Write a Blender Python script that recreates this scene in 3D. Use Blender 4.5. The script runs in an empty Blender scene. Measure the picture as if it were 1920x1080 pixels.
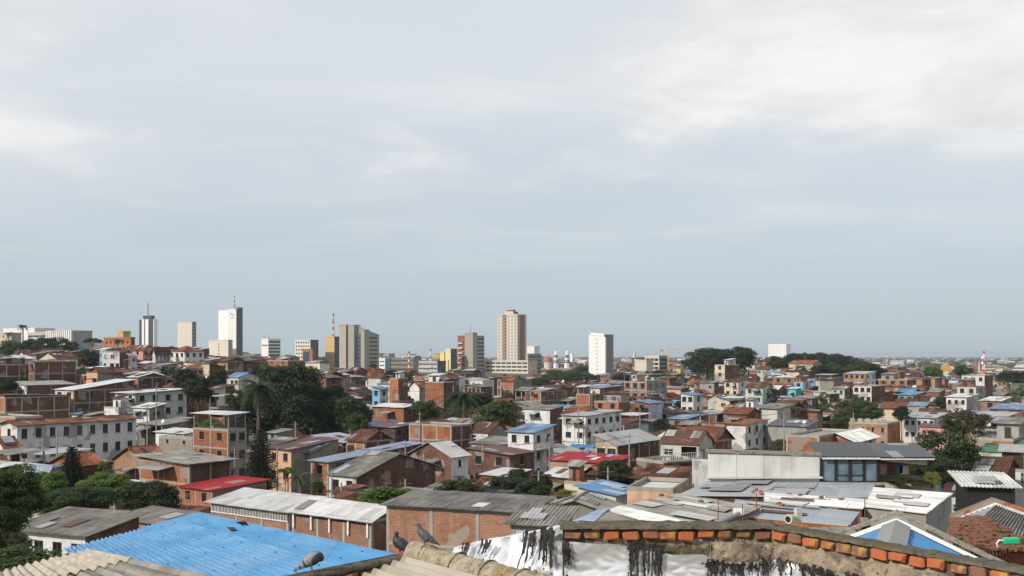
import bpy, bmesh, math, random
import numpy as np
from mathutils import Vector, Matrix, noise as mnoise

# ------------------------------------------------------------------ camera, sky, sun, exposure
scn = bpy.context.scene
COL = scn.collection
F, CX, HY = 1884.0, 960.0, 668.0            # focal length in photo pixels, image centre column, horizon row
cam_d = bpy.data.cameras.new('camera'); cam = bpy.data.objects.new('camera', cam_d); COL.objects.link(cam)
cam.location = (0, 0, 0); cam.rotation_euler = (math.radians(90), 0, 0)
cam_d.sensor_width = 36; cam_d.lens = 36 * F / 1920; cam_d.shift_y = (HY - 540) / 1920
cam_d.clip_start = 0.1; cam_d.clip_end = 90000
scn.camera = cam

SUN_EL, SUN_H = math.radians(32), Vector((-0.78, -0.62, 0)).normalized()
SUNDIR = Vector((SUN_H.x * math.cos(SUN_EL), SUN_H.y * math.cos(SUN_EL), math.sin(SUN_EL)))
sun_d = bpy.data.lights.new('sun', 'SUN'); sun = bpy.data.objects.new('sun', sun_d); COL.objects.link(sun)
sun_d.energy = 4.4; sun_d.angle = math.radians(0.6); sun_d.color = (1.0, 0.92, 0.82)
sun.rotation_euler = SUNDIR.to_track_quat('Z', 'Y').to_euler(); sun.location = (0, 0, 200)

world = bpy.data.worlds.new('World'); scn.world = world; world.use_nodes = True
def build_world():
    nt = world.node_tree; nt.nodes.clear(); N = nt.nodes.new; L = nt.links.new
    def math_(op, a, b=None, clamp=False):
        n = N('ShaderNodeMath'); n.operation = op; n.use_clamp = clamp
        for i, s in enumerate((a, b)):
            if s is None: continue
            if isinstance(s, (int, float)): n.inputs[i].default_value = s
            else: L(s, n.inputs[i])
        return n.outputs[0]
    def mix(f, a, b):
        n = N('ShaderNodeMix'); n.data_type = 'RGBA'
        for i, s in ((0, f), (6, a), (7, b)):
            if isinstance(s, (int, float)): n.inputs[i].default_value = s
            elif isinstance(s, tuple): n.inputs[i].default_value = (*s, 1)
            else: L(s, n.inputs[i])
        return n.outputs[2]
    def ramp(f, lo, hi):
        n = N('ShaderNodeMapRange'); n.interpolation_type = 'SMOOTHSTEP'
        L(f, n.inputs[0]); n.inputs[1].default_value = lo; n.inputs[2].default_value = hi
        return n.outputs[0]
    tc = N('ShaderNodeTexCoord'); sep = N('ShaderNodeSeparateXYZ'); L(tc.outputs['Generated'], sep.inputs[0])
    z = math_('MAXIMUM', sep.outputs[2], 0.0)
    d = math_('ADD', z, 0.10)
    cmb = N('ShaderNodeCombineXYZ')
    L(math_('DIVIDE', sep.outputs[0], d), cmb.inputs[0]); L(math_('DIVIDE', sep.outputs[1], d), cmb.inputs[1])
    def fbm(scale, sx, sy, off, detail, rough, dist=0.0):
        mp = N('ShaderNodeMapping'); L(cmb.outputs[0], mp.inputs[0])
        mp.inputs['Scale'].default_value = (sx, sy, 1); mp.inputs['Location'].default_value = off
        n = N('ShaderNodeTexNoise'); n.inputs['Scale'].default_value = scale; n.inputs['Detail'].default_value = detail
        n.inputs['Roughness'].default_value = rough; n.inputs['Distortion'].default_value = dist
        L(mp.outputs[0], n.inputs['Vector']); return n.outputs['Fac']
    big = fbm(0.75, 0.9, 0.62, CLOUD_OFF, 8, 0.55, 0.0)
    soft = fbm(0.55, 0.75, 0.9, (3.1, 7.7, 0), 6, 0.55, 0.3)
    wisp = fbm(1.25, 0.62, 1.25, WISP_OFF, 8, 0.58, 0.5)
    sky = N('ShaderNodeTexSky'); sky.sky_type = 'NISHITA'; sky.sun_disc = False
    sky.sun_elevation = SUN_EL; sky.sun_rotation = math.atan2(SUNDIR.x, SUNDIR.y)
    sc = N('ShaderNodeVectorMath'); sc.operation = 'SCALE'; L(sky.outputs[0], sc.inputs[0]); sc.inputs['Scale'].default_value = 0.09
    h = ramp(z, -0.02, 0.30)
    veil = mix(h, (0.505, 0.60, 0.67), (0.74, 0.78, 0.84))
    base = mix(0.86, sc.outputs[0], veil)
    up = ramp(z, 0.03, 0.20)
    base = mix(math_('MULTIPLY', math_('MULTIPLY', ramp(soft, 0.36, 0.68), 0.55), up), base, (0.80, 0.83, 0.87))
    base = mix(math_('MULTIPLY', math_('MULTIPLY', ramp(wisp, 0.47, 0.75), 0.45), up), base, (0.87, 0.87, 0.875))
    cum = math_('MULTIPLY', ramp(big, 0.475, 0.585), ramp(z, 0.14, 0.22))
    shade = fbm(1.9, 1, 1, (1.7, 5.2, 0), 8, 0.6, 0.3)
    ccol = mix(ramp(shade, 0.36, 0.66), (0.78, 0.78, 0.785), (0.97, 0.955, 0.93))
    base = mix(math_('MULTIPLY', cum, 0.88), base, ccol)
    gr = ramp(math_('MULTIPLY', sep.outputs[2], -1.0), 0.0, 0.08)
    base = mix(gr, base, (0.16, 0.15, 0.13))
    bg = N('ShaderNodeBackground'); L(base, bg.inputs[0]); bg.inputs[1].default_value = 1.0
    out = N('ShaderNodeOutputWorld'); L(bg.outputs[0], out.inputs[0])
CLOUD_OFF, WISP_OFF = (28.453, 35.3525, 0), (28.565, 41.844, 0)
build_world()
vs = scn.view_settings
vs.view_transform = 'Standard'; vs.look = 'None'; vs.gamma = 1; vs.exposure = 0.0; vs.use_curve_mapping = False
scn.cycles.use_denoising = True; scn.cycles.max_bounces = 5; scn.cycles.diffuse_bounces = 2; scn.cycles.glossy_bounces = 2
scn.cycles.transmission_bounces = 3; scn.cycles.volume_bounces = 0; scn.cycles.transparent_max_bounces = 6

# ------------------------------------------------------------------ helpers
rng = random.Random(7)
def P(px, py, D): return Vector(((px - CX) / F * D, D, (HY - py) / F * D))
def proj(p): return CX + p[0] / p[1] * F, HY - p[2] / p[1] * F
def lerp(a, b, t): return a + (b - a) * t

TU = [-0.6, -0.5, -0.36, -0.25, -0.12, 0.0, 0.12, 0.22, 0.3, 0.38, 0.46, 0.6]
TD = [0, 20, 45, 70, 100, 130, 160, 190, 220, 250, 300, 350, 420, 500, 600, 750, 1000, 1400, 2200, 60000]
TZ = [  # one row for each distance, one column for each bearing
    [-7] * 12, [-8] * 12, [-12.5] * 7 + [-12] * 5, [-16, -16, -16, -15.5, -15, -15, -15, -15, -15, -15, -15, -15],
    [-20, -20, -20, -20, -19, -18, -18, -18, -18, -18, -18, -18],
    [-22, -22, -22, -22, -22, -21, -20.5, -20.5, -20.5, -20, -20, -20],
    [-20, -20, -20.5, -22, -23, -23, -22, -22, -22, -21.5, -21.5, -21.5],
    [-17, -17, -18, -20, -22, -22.5, -22.5, -22.5, -22.5, -22, -22, -22],
    [-13, -13, -14.5, -18, -20.5, -21.5, -22.5, -22.5, -22.5, -22.5, -22.5, -22.5],
    [-9.5, -9.5, -11, -16, -19, -20.5, -22, -22.5, -22.5, -22.5, -22.5, -22.5],
    [-5.5, -5.5, -7, -13, -17.5, -19.5, -21.5, -22, -22, -22, -22, -22],
    [-2, -2, -4, -11, -16.5, -18.5, -20, -20, -18, -19.5, -22, -22],
    [0, 0, -3, -10, -16, -18, -19.5, -17, -14, -17.5, -22, -22],
    [2, 2, -2, -9, -15, -17.5, -19, -14, -10, -15, -22, -22],
    [3, 3, -2, -9, -13.5, -16.5, -18, -14, -8, -14, -22, -22],
    [3, 3, -2.5, -9, -12, -15, -17, -15, -12, -16, -22, -22],
    [1, 1, -3, -8, -11, -13.5, -15.5, -17, -17, -20, -22, -22],
    [-2, -2, -6, -10, -14, -16, -18, -19, -20, -21, -22, -22],
    [-18, -18, -18, -18, -20, -20, -21, -22, -22, -22, -22, -22], [-22] * 12]
def terrain(x, y):
    d = max(0.0, y); u = max(-0.6, min(0.6, x / max(y, 25.0)))
    i = 0
    while i < len(TD) - 2 and TD[i + 1] < d: i += 1
    t = min(1, (d - TD[i]) / (TD[i + 1] - TD[i]))
    j = 0
    while j < len(TU) - 2 and TU[j + 1] < u: j += 1
    s = min(1, max(0, (u - TU[j]) / (TU[j + 1] - TU[j]))); s = s * s * (3 - 2 * s)
    a = lerp(TZ[i][j], TZ[i][j + 1], s); b = lerp(TZ[i + 1][j], TZ[i + 1][j + 1], s)
    return lerp(a, b, t)

WL = {}                                      # world place of each object's origin
def link(o, parent=None):
    COL.objects.link(o)
    if parent is not None: o.parent = parent
    return o
def tag(o, label=None, cat=None, group=None, kind=None):
    if label: o['label'] = label
    if cat: o['category'] = cat; o['kind'] = 'thing'
    if group: o['group'] = group
    if kind: o['kind'] = kind
    return o
def empty(name, loc, label=None, cat=None, group=None):
    o = link(bpy.data.objects.new(name, None)); o.location = loc; o.empty_display_size = 0.5; WL[o.name] = Vector(loc)
    return tag(o, label, cat, group)

class MB:
    """collects faces in world coordinates and links them as one mesh object"""
    def __init__(s): s.v, s.f, s.m, s.uv = [], [], [], []
    def poly(s, pts, m=0, uv=None):
        i = len(s.v); s.v.extend(Vector(p) for p in pts); s.f.append(tuple(range(i, i + len(pts)))); s.m.append(m)
        s.uv.append(uv if uv else [(0, 0)] * len(pts))
    def box(s, c, ax, ay, az, m=0):           # centre and three half-axis vectors
        c, ax, ay, az = Vector(c), Vector(ax), Vector(ay), Vector(az)
        for n, p, q in ((ax, ay, az), (ay, az, ax), (az, ax, ay)):
            for sg in (1, -1):
                o = c + n * sg; a, b = (p, q) if sg > 0 else (q, p)
                la, lb = a.length * 2, b.length * 2
                s.poly([o - a - b, o + a - b, o + a + b, o - a + b], m, [(0, 0), (la, 0), (la, lb), (0, lb)])
    def bar(s, p, q, r, m=0, n=4, r2=None):
        p, q = Vector(p), Vector(q); d = (q - p).normalized()
        u = d.cross(Vector((0, 0, 1)) if abs(d.z) < .9 else Vector((1, 0, 0))).normalized(); w = d.cross(u)
        r2 = r if r2 is None else r2; H = (q - p).length
        A = [p + (u * math.cos(6.2832 * k / n + .785) + w * math.sin(6.2832 * k / n + .785)) * r for k in range(n)]
        B = [q + (u * math.cos(6.2832 * k / n + .785) + w * math.sin(6.2832 * k / n + .785)) * r2 for k in range(n)]
        for k in range(n):
            l = (k + 1) % n; s.poly([A[k], A[l], B[l], B[k]], m, [(k / n, 0), ((k + 1) / n, 0), ((k + 1) / n, H), (k / n, H)])
        s.poly(A[::-1], m); s.poly(B, m)
    def tube(s, pts, rads, n=8, m=0):
        for i in range(len(pts) - 1): s.bar(pts[i], pts[i + 1], rads[i], m, n, rads[i + 1])
    def sheet(s, p00, p10, p11, p01, pitch=0.18, amp=0.03, th=0.012, m=0, seg=4, trap=False, rows=1, jit=0):
        """corrugated sheet; the waves repeat from p00 to p10 and run from p00 to p01"""
        p00, p10, p11, p01 = map(Vector, (p00, p10, p11, p01))
        n = (p10 - p00).cross(p01 - p00).normalized()
        if n.z < 0: n = -n
        W = max((p10 - p00).length, (p11 - p01).length); H = (p01 - p00).length
        nu = max(1, int(W / pitch * seg)) if amp > 0 else (max(1, int(W / 1.3)) if jit else 1)
        if nu > 900: nu = 900
        top = []
        for j in range(rows + 1):
            row = []
            for i in range(nu + 1):
                u = i / nu; v = j / rows
                b = (p00 * (1 - u) + p10 * u) * (1 - v) + (p01 * (1 - u) + p11 * u) * v
                ph = math.sin(u * W / pitch * 6.2832)
                if trap: ph = max(-1, min(1, ph * 1.8))
                dz = amp * ph + (jit * mnoise.noise((b.x * .9, b.y * .9, j * 3.1)) if jit else 0)
                row.append((b + n * dz, (u * W, v * H)))
            top.append(row)
        flip = ((p10 - p00).cross(p01 - p00)).z < 0
        def q(a, b, c, d):
            ps = [a, b, c, d]
            if flip: ps = ps[::-1]
            s.poly([x[0] for x in ps], m, [x[1] for x in ps])
        dn = lambda x: (x[0] - n * th, x[1])
        for j in range(rows):
            for i in range(nu):
                a, b, c, d = top[j][i], top[j][i + 1], top[j + 1][i + 1], top[j + 1][i]
                q(a, b, c, d); q(dn(d), dn(c), dn(b), dn(a))
        for i in range(nu):
            q(dn(top[0][i]), dn(top[0][i + 1]), top[0][i + 1], top[0][i])
            q(top[-1][i], top[-1][i + 1], dn(top[-1][i + 1]), dn(top[-1][i]))
        for j in range(rows):
            q(top[j][0], top[j + 1][0], dn(top[j + 1][0]), dn(top[j][0]))
            q(dn(top[j][-1]), dn(top[j + 1][-1]), top[j + 1][-1], top[j][-1])
    def build(s, name, mats, parent=None, loc=None, smooth=False, weld=False):
        off = WL[parent.name] if parent is not None else Vector(loc if loc is not None else (0, 0, 0))
        me = bpy.data.meshes.new(name)
        me.from_pydata([tuple(v - off) for v in s.v], [], s.f)
        if not isinstance(mats, (list, tuple)): mats = [mats]
        for mm in mats: me.materials.append(M[mm] if isinstance(mm, str) else mm)
        if len(mats) > 1: me.polygons.foreach_set('material_index', s.m)
        ul = me.uv_layers.new(name='UVMap'); ul.data.foreach_set('uv', [c for f in s.uv for p in f for c in p])
        if smooth: me.polygons.foreach_set('use_smooth', [True] * len(me.polygons))
        if weld:
            bm = bmesh.new(); bm.from_mesh(me); bmesh.ops.remove_doubles(bm, verts=bm.verts, dist=1e-4); bm.to_mesh(me); bm.free()
        me.update()
        o = link(bpy.data.objects.new(name, me), parent)
        if parent is None: o.location = off
        WL[o.name] = off.copy()
        return o

# ------------------------------------------------------------------ materials
M = {}
def mat(key, fn, rough=0.85, spec=0.25, metal=0.0):
    m = bpy.data.materials.new(key); m.use_nodes = True; nt = m.node_tree
    b = nt.nodes['Principled BSDF']; b.inputs['Roughness'].default_value = rough
    b.inputs['Specular IOR Level'].default_value = spec; b.inputs['Metallic'].default_value = metal
    fn(NT(nt, b)); M[key] = m; return m
class NT:
    def __init__(s, nt, b): s.nt, s.b = nt, b
    def n(s, t, **kw):
        x = s.nt.nodes.new(t)
        for k, v in kw.items(): setattr(x, k, v)
        return x
    def put(s, inp, v):
        if isinstance(v, (int, float)): inp.default_value = v
        elif isinstance(v, tuple): inp.default_value = (*v, 1) if len(v) == 3 and inp.type == 'RGBA' else v
        else: s.nt.links.new(v, inp)
    def mix(s, f, a, b, mode='MIX'):
        x = s.n('ShaderNodeMix', data_type='RGBA', blend_type=mode); s.put(x.inputs[0], f); s.put(x.inputs[6], a); s.put(x.inputs[7], b); return x.outputs[2]
    def math(s, op, a, b=0.0, clamp=False):
        x = s.n('ShaderNodeMath', operation=op, use_clamp=clamp); s.put(x.inputs[0], a); s.put(x.inputs[1], b); return x.outputs[0]
    def obj(s): return s.n('ShaderNodeTexCoord').outputs['Object']
    def uv(s): return s.n('ShaderNodeUVMap').outputs[0]
    def map(s, v, scale=(1, 1, 1), loc=(0, 0, 0)):
        x = s.n('ShaderNodeMapping'); s.put(x.inputs[0], v); x.inputs['Scale'].default_value = scale; x.inputs['Location'].default_value = loc; return x.outputs[0]
    def noise(s, v, scale, detail=4, rough=.55, out='Fac'):
        x = s.n('ShaderNodeTexNoise'); s.put(x.inputs['Vector'], v); x.inputs['Scale'].default_value = scale
        x.inputs['Detail'].default_value = detail; x.inputs['Roughness'].default_value = rough; return x.outputs[out]
    def ramp(s, f, lo, hi, a=0.0, b=1.0):
        x = s.n('ShaderNodeMapRange'); s.put(x.inputs[0], f)
        for i, v in enumerate((lo, hi, a, b)): x.inputs[i + 1].default_value = v
        return x.outputs[0]
    def patch(s, v, scale, thr):             # scattered patches with ragged edges, each of one tone
        d = s.n('ShaderNodeVectorMath', operation='ADD'); s.put(d.inputs[0], v); nz = s.n('ShaderNodeTexNoise'); s.put(nz.inputs['Vector'], v); nz.inputs['Scale'].default_value = 1.4; s.put(d.inputs[1], nz.outputs['Color'])
        x = s.n('ShaderNodeTexVoronoi'); s.put(x.inputs['Vector'], d.outputs[0]); x.inputs['Scale'].default_value = scale
        sp = s.n('ShaderNodeSeparateXYZ'); s.put(sp.inputs[0], x.outputs['Color']); return s.math('MULTIPLY', s.math('GREATER_THAN', sp.outputs[0], thr), .75)
    def rand(s): return s.n('ShaderNodeObjectInfo').outputs['Random']
    def vary(s, c, lo=.8, hi=1.15):          # every object its own brightness
        g = s.n('ShaderNodeHueSaturation'); s.put(g.inputs['Color'], c); s.put(g.inputs['Value'], s.ramp(s.rand(), 0, 1, lo * .84, hi * .84)); return g.outputs[0]
    def base(s, c): s.put(s.b.inputs['Base Color'], c)
    def bump(s, h, st=.3, dist=.05):
        x = s.n('ShaderNodeBump'); s.put(x.inputs['Height'], h); x.inputs['Strength'].default_value = st; x.inputs['Distance'].default_value = dist
        s.put(s.b.inputs['Normal'], x.outputs[0])

def plaster(key, c, dirt=0.45, lo=.88, hi=1.06):
    def fn(t):
        o = t.obj(); k = tuple(x * .42 for x in c)
        big = t.noise(o, .35, 5, .65); st = t.noise(t.map(o, (1.3, 1.3, .16)), 1.5, 4, .6)
        f = t.math('MULTIPLY', t.ramp(t.math('ADD', big, t.math('MULTIPLY', st, .8)), .88, 1.25), dirt, True); col = t.mix(f, c, (k[0] * 1.05, k[1], k[2] * .93))
        if dirt > .5: col = t.mix(t.patch(o, .42, .86), col, (.27, .25, .22)); col = t.mix(t.patch(t.map(o, (1, 1, 1), (9, 4, 2)), .7, .9), col, tuple(x * .72 for x in c))
        t.base(t.vary(col, lo, hi)); t.bump(t.noise(o, 9, 3), .25, .02)
    mat(key, fn, .9, .2)
def brick(key, c1, c2, mortar, w=.33, h=.22, dirt=.5):
    def fn(t):
        x = t.n('ShaderNodeTexBrick'); t.put(x.inputs['Vector'], t.uv())
        t.put(x.inputs['Color1'], c1); t.put(x.inputs['Color2'], c2); t.put(x.inputs['Mortar'], mortar)
        for k, v in (('Scale', 1.0), ('Brick Width', w), ('Row Height', h), ('Mortar Size', .014), ('Mortar Smooth', .2), ('Bias', -.1)): x.inputs[k].default_value = v
        o = t.obj(); big = t.noise(o, .45, 6, .68); st = t.noise(t.map(o, (1.1, 1.1, .2)), 1.2, 4, .6)
        f = t.math('MULTIPLY', t.ramp(t.math('ADD', big, t.math('MULTIPLY', st, .7)), .78, 1.2), dirt, True)
        c = t.mix(f, x.outputs['Color'], tuple(v * .38 for v in c2))
        c = t.mix(t.ramp(t.noise(o, .17, 3), .45, .8, 0, .35), c, mortar); c = t.mix(t.ramp(t.noise(t.map(o, (1, 1, 1), (31, 7, 3)), .6, 5, .7), .60, .72, 0, .5), c, (.40, .36, .31))
        c = t.mix(t.patch(o, .45, .80), c, tuple(v * .62 for v in c1)); c = t.mix(t.patch(t.map(o, (1, 1, 1), (5, 8, 1)), .55, .88), c, (.30, .27, .235))
        t.base(t.vary(c, .78, 1.14)); t.bump(x.outputs['Fac'], -.5, .02)
    mat(key, fn, .92, .15)
brick('brick_orange', (.43, .148, .064), (.29, .09, .042), (.33, .25, .19))
brick('brick_red', (.245, .090, .056), (.165, .058, .038), (.23, .18, .15))
brick('brick_brown', (.175, .080, .058), (.115, .055, .042), (.175, .145, .125), dirt=.65)  # brown brick; also puts shade into the colour of orange houses' right walls
brick('brick_tan', (.43, .24, .135), (.35, .175, .095), (.36, .29, .22), dirt=.45)
brick('brick_near', (.37, .165, .098), (.25, .10, .062), (.34, .27, .21), .30, .11, dirt=.62)
for k, c in {'white': (.68, .685, .68), 'offwhite': (.57, .56, .52), 'cream': (.66, .57, .41), 'grey': (.36, .355, .34), 'peach': (.62, .40, .27),
             'mint': (.46, .60, .52), 'skyblue': (.20, .42, .62), 'pink': (.62, .33, .30), 'yellow': (.58, .43, .17), 'lilac': (.50, .52, .66),
             'orange': (.40, .165, .075), 'turquoise': (.10, .42, .44)}.items():
    plaster(k, c, .62)
plaster('oldwall', (.27, .25, .215), .85); plaster('wall_white', (.66, .66, .65), .48)
plaster('stained_white', (.60, .60, .58), .75)
plaster('concrete', (.33, .315, .29), .6, .85, 1.1)
plaster('frame_conc', (.40, .37, .33), .5, .8, 1.1)
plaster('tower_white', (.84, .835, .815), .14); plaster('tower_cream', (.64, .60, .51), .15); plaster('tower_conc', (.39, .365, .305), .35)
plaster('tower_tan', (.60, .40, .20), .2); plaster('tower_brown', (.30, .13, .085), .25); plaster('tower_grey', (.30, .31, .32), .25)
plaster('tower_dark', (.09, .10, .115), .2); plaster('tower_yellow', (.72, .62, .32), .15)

def tile(key, c, c2, wave=True):
    def fn(t):
        uv = t.uv(); o = t.obj()
        sp = t.n('ShaderNodeSeparateXYZ'); t.put(sp.inputs[0], uv)
        cu = t.math('SINE', t.math('MULTIPLY', sp.outputs[0], 6.2832 / .24)); rv = t.math('FRACT', t.math('MULTIPLY', sp.outputs[1], 1 / .36))
        cell = t.n('ShaderNodeTexWhiteNoise'); cell.noise_dimensions = '2D'
        fl = t.n('ShaderNodeVectorMath', operation='FLOOR'); t.put(fl.inputs[0], t.map(uv, (1 / .24, 1 / .36, 1))); t.put(cell.inputs['Vector'], fl.outputs[0])
        col = t.mix(cell.outputs['Value'], c, c2)
        col = t.mix(t.patch(o, .5, .72), col, tuple(v * .5 for v in c2)); col = t.mix(t.patch(t.map(o, (1, 1, 1), (3, 6, 9)), .6, .84), col, tuple(min(1, v * 1.6) for v in c))
        col = t.mix(t.ramp(t.noise(o, .5, 6, .7), .45, .72, 0, .8), col, (.07, .058, .05))
        col = t.mix(t.ramp(t.noise(o, 1.9, 4, .6), .6, .75, 0, .5), col, tuple(min(1, v * 1.7) for v in c))
        t.base(t.vary(col, .7, 1.2))
        if wave: t.bump(t.math('ADD', t.math('MULTIPLY', cu, .6), t.math('MULTIPLY', rv, -.35)), .9, .06)
    mat(key, fn, .9, .15)
tile('tile_brown', (.145, .070, .050), (.085, .045, .035)); tile('tile_red', (.22, .086, .053), (.135, .055, .038)); tile('tile_orange', (.33, .118, .058), (.22, .075, .043))
tile('tile_near', (.21, .095, .058), (.12, .06, .042), False)
def sheetmat(key, c, dirt_c=(.14, .12, .10), dirt=.5, rough=.45, spec=.4, metal=0., wave=True, lo=.9, hi=1.06, sc=1.0, groove=0, gs=.5, pv=.38, fade=None):
    def fn(t):
        uv = t.uv(); o = t.obj(); sp = t.n('ShaderNodeSeparateXYZ'); t.put(sp.inputs[0], uv)
        a = t.noise(t.map(uv, (1.6, .22, 1)), 1.1 * sc, 6, .65); b = t.noise(o, .22 * sc, 5, .6)
        f = t.math('MULTIPLY', t.ramp(t.math('ADD', a, b), .92, 1.28), dirt, True)
        pan = t.n('ShaderNodeTexWhiteNoise'); pan.noise_dimensions = '2D'
        fl = t.n('ShaderNodeVectorMath', operation='FLOOR'); t.put(fl.inputs[0], t.map(uv, (1 / .9, 1 / 2.4, 1))); t.put(pan.inputs['Vector'], fl.outputs[0])
        col = t.mix(t.math('MULTIPLY', pan.outputs['Value'], pv), c, tuple(v * .5 for v in c)); col = t.mix(t.math('MULTIPLY', t.math('GREATER_THAN', pan.outputs['Value'], .9), pv * 1.6), col, (.45, .44, .42))
        fr = t.n('ShaderNodeVectorMath', operation='FRACTION'); t.put(fr.inputs[0], t.map(uv, (1 / .9, 1 / 2.4, 1))); f2 = t.n('ShaderNodeSeparateXYZ'); t.put(f2.inputs[0], fr.outputs[0]); col = t.mix(t.math('MULTIPLY', t.math('LESS_THAN', f2.outputs[1], .035), .45), col, dirt_c)
        col = t.mix(f, col, dirt_c)
        if fade: col = t.mix(t.ramp(t.noise(t.map(uv, (1.0, .35, 1), (7, 3, 0)), 1.3, 6, .7), .48, .68, 0, .55), col, fade); col = t.mix(t.ramp(t.noise(t.map(uv, (2.2, .5, 1), (1, 9, 0)), 2.1, 5, .7), .62, .70, 0, .6), col, (.10, .10, .105))
        if groove:                            # rib shade painted into the valleys, mottled like the roof's own stains
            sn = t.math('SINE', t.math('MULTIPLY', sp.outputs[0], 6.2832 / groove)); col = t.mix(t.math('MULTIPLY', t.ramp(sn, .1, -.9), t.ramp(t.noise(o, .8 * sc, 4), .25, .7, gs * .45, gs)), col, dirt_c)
        t.base(t.vary(col, lo, hi))
        if wave: t.bump(t.math('SINE', t.math('MULTIPLY', sp.outputs[0], 6.2832 / .25)), .55, .05)
    mat(key, fn, rough, spec, metal)
sheetmat('r_white', (.79, .80, .81), (.30, .29, .28), .5); sheetmat('r_zinc', (.44, .45, .455), (.16, .15, .14), .6); sheetmat('r_blue', (.085, .235, .46), (.11, .14, .18), .6)
sheetmat('r_red', (.56, .025, .035), (.25, .02, .02), .3); sheetmat('r_asb', (.28, .27, .25), (.085, .08, .075), .8, .9, .15); sheetmat('r_dark', (.075, .078, .085), (.03, .03, .03), .4)
sheetmat('r_lilac', (.44, .53, .70), (.24, .22, .22), .5); sheetmat('r_green', (.07, .26, .15), (.05, .1, .06), .4); sheetmat('r_rust', (.13, .048, .042), (.06, .035, .03), .7)
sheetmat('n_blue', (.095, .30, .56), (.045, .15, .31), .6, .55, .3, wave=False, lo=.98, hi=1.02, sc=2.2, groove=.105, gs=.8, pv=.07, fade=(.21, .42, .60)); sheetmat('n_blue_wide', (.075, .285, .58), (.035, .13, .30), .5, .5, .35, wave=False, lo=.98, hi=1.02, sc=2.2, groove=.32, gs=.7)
sheetmat('n_beige', (.52, .475, .395), (.19, .165, .13), .65, .9, .2, wave=False, sc=3, lo=.97, hi=1.03)
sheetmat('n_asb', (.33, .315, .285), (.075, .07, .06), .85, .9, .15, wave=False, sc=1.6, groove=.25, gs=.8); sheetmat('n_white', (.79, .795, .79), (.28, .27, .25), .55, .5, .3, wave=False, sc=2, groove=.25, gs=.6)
sheetmat('n_membrane', (.40, .43, .45), (.17, .17, .17), .6, .5, .4, wave=False, sc=.8); sheetmat('n_bluegrey', (.33, .40, .46), (.2, .2, .2), .35, .5, .4, wave=False)
def plain(key, c, rough=.6, spec=.3, metal=0., var=0.):
    def fn(t):
        n = t.noise(t.obj(), 3.0, 4); t.base(t.mix(t.ramp(n, .3, .75), c, tuple(v * (.72 - var) for v in c)))
    mat(key, fn, rough, spec, metal)
def glassy(key, c, rough=.12):
    def fn(t):
        n = t.noise(t.obj(), .6, 3); t.base(t.mix(t.ramp(n, .35, .7), c, tuple(v * .4 for v in c)))
        b = t.noise(t.obj(), 1.5, 2); t.bump(b, .06, .05)
    mat(key, fn, rough, .6)
glassy('glass', (.030, .035, .042)); glassy('glass_blue', (.05, .075, .10)); glassy('glass_terrace', (.17, .24, .29), .04); glassy('glass_turq', (.05, .38, .42), .3)
plain('win_dark', (.035, .026, .022)); plain('win_white', (.72, .72, .72)); plain('win_wood', (.16, .06, .035)); plain('steel', (.30, .31, .32), .45, .5, .4); plain('black', (.02, .02, .02))
plain('steel_red', (.55, .07, .05)); plain('steel_white', (.75, .75, .75)); plain('crane_yellow', (.75, .42, .12)); plain('white_paint', (.78, .78, .77)); plain('tank_black', (.03, .03, .032), .4)
plain('tank_blue', (.04, .14, .36), .4); plain('wood', (.17, .11, .07), .9); plain('pole', (.30, .28, .25), .9); plain('cloth_cream', (.62, .55, .42), .95); plain('cloth_blue', (.10, .14, .24), .95)
plain('cloth_red', (.55, .04, .03), .95); plain('sign_yellow', (.80, .55, .04)); plain('gold_sign', (.62, .36, .04)); plain('dome_red', (.38, .13, .12)); plain('green_box', (.02, .42, .20), .35); plain('slate', (.085, .088, .092), .7)
plain('ivory', (.55, .54, .46), .6); plain('door_blue', (.05, .14, .30)); plain('rubber', (.03, .03, .03), .8); plain('red_rubble', (.19, .085, .052), .95)

def leafmat(key, c, c2, tl=.25):
    def fn(t):
        g = t.n('ShaderNodeNewGeometry'); r = g.outputs['Random Per Island']
        col = t.mix(r, c, c2); t.base(t.vary(col, .85, 1.2))
        t.b.inputs['Transmission Weight'].default_value = 0
        tr = t.n('ShaderNodeBsdfTranslucent'); t.put(tr.inputs[0], t.mix(.5, col, (c2[0] * 1.6, c2[1] * 1.6, c2[2])))
        ms = t.n('ShaderNodeMixShader'); ms.inputs[0].default_value = tl
        t.nt.links.new(t.b.outputs[0], ms.inputs[1]); t.nt.links.new(tr.outputs[0], ms.inputs[2])
        t.nt.links.new(ms.outputs[0], t.nt.nodes['Material Output'].inputs[0])
    mat(key, fn, .6, .25)
leafmat('leaf_dark', (.010, .020, .009), (.050, .074, .026)); leafmat('leaf_mid', (.020, .040, .011), (.085, .125, .033)); leafmat('leaf_bright', (.05, .11, .015), (.13, .21, .035))
leafmat('leaf_palm', (.035, .055, .022), (.09, .115, .045)); leafmat('leaf_pine', (.012, .024, .014), (.030, .045, .022)); leafmat('leaf_olive', (.05, .055, .025), (.09, .095, .04))
leafmat('leaf_yellow', (.12, .14, .03), (.26, .26, .07))
plain('bark', (.10, .08, .06), .95); plain('bark_pale', (.26, .23, .19), .95)

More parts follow.
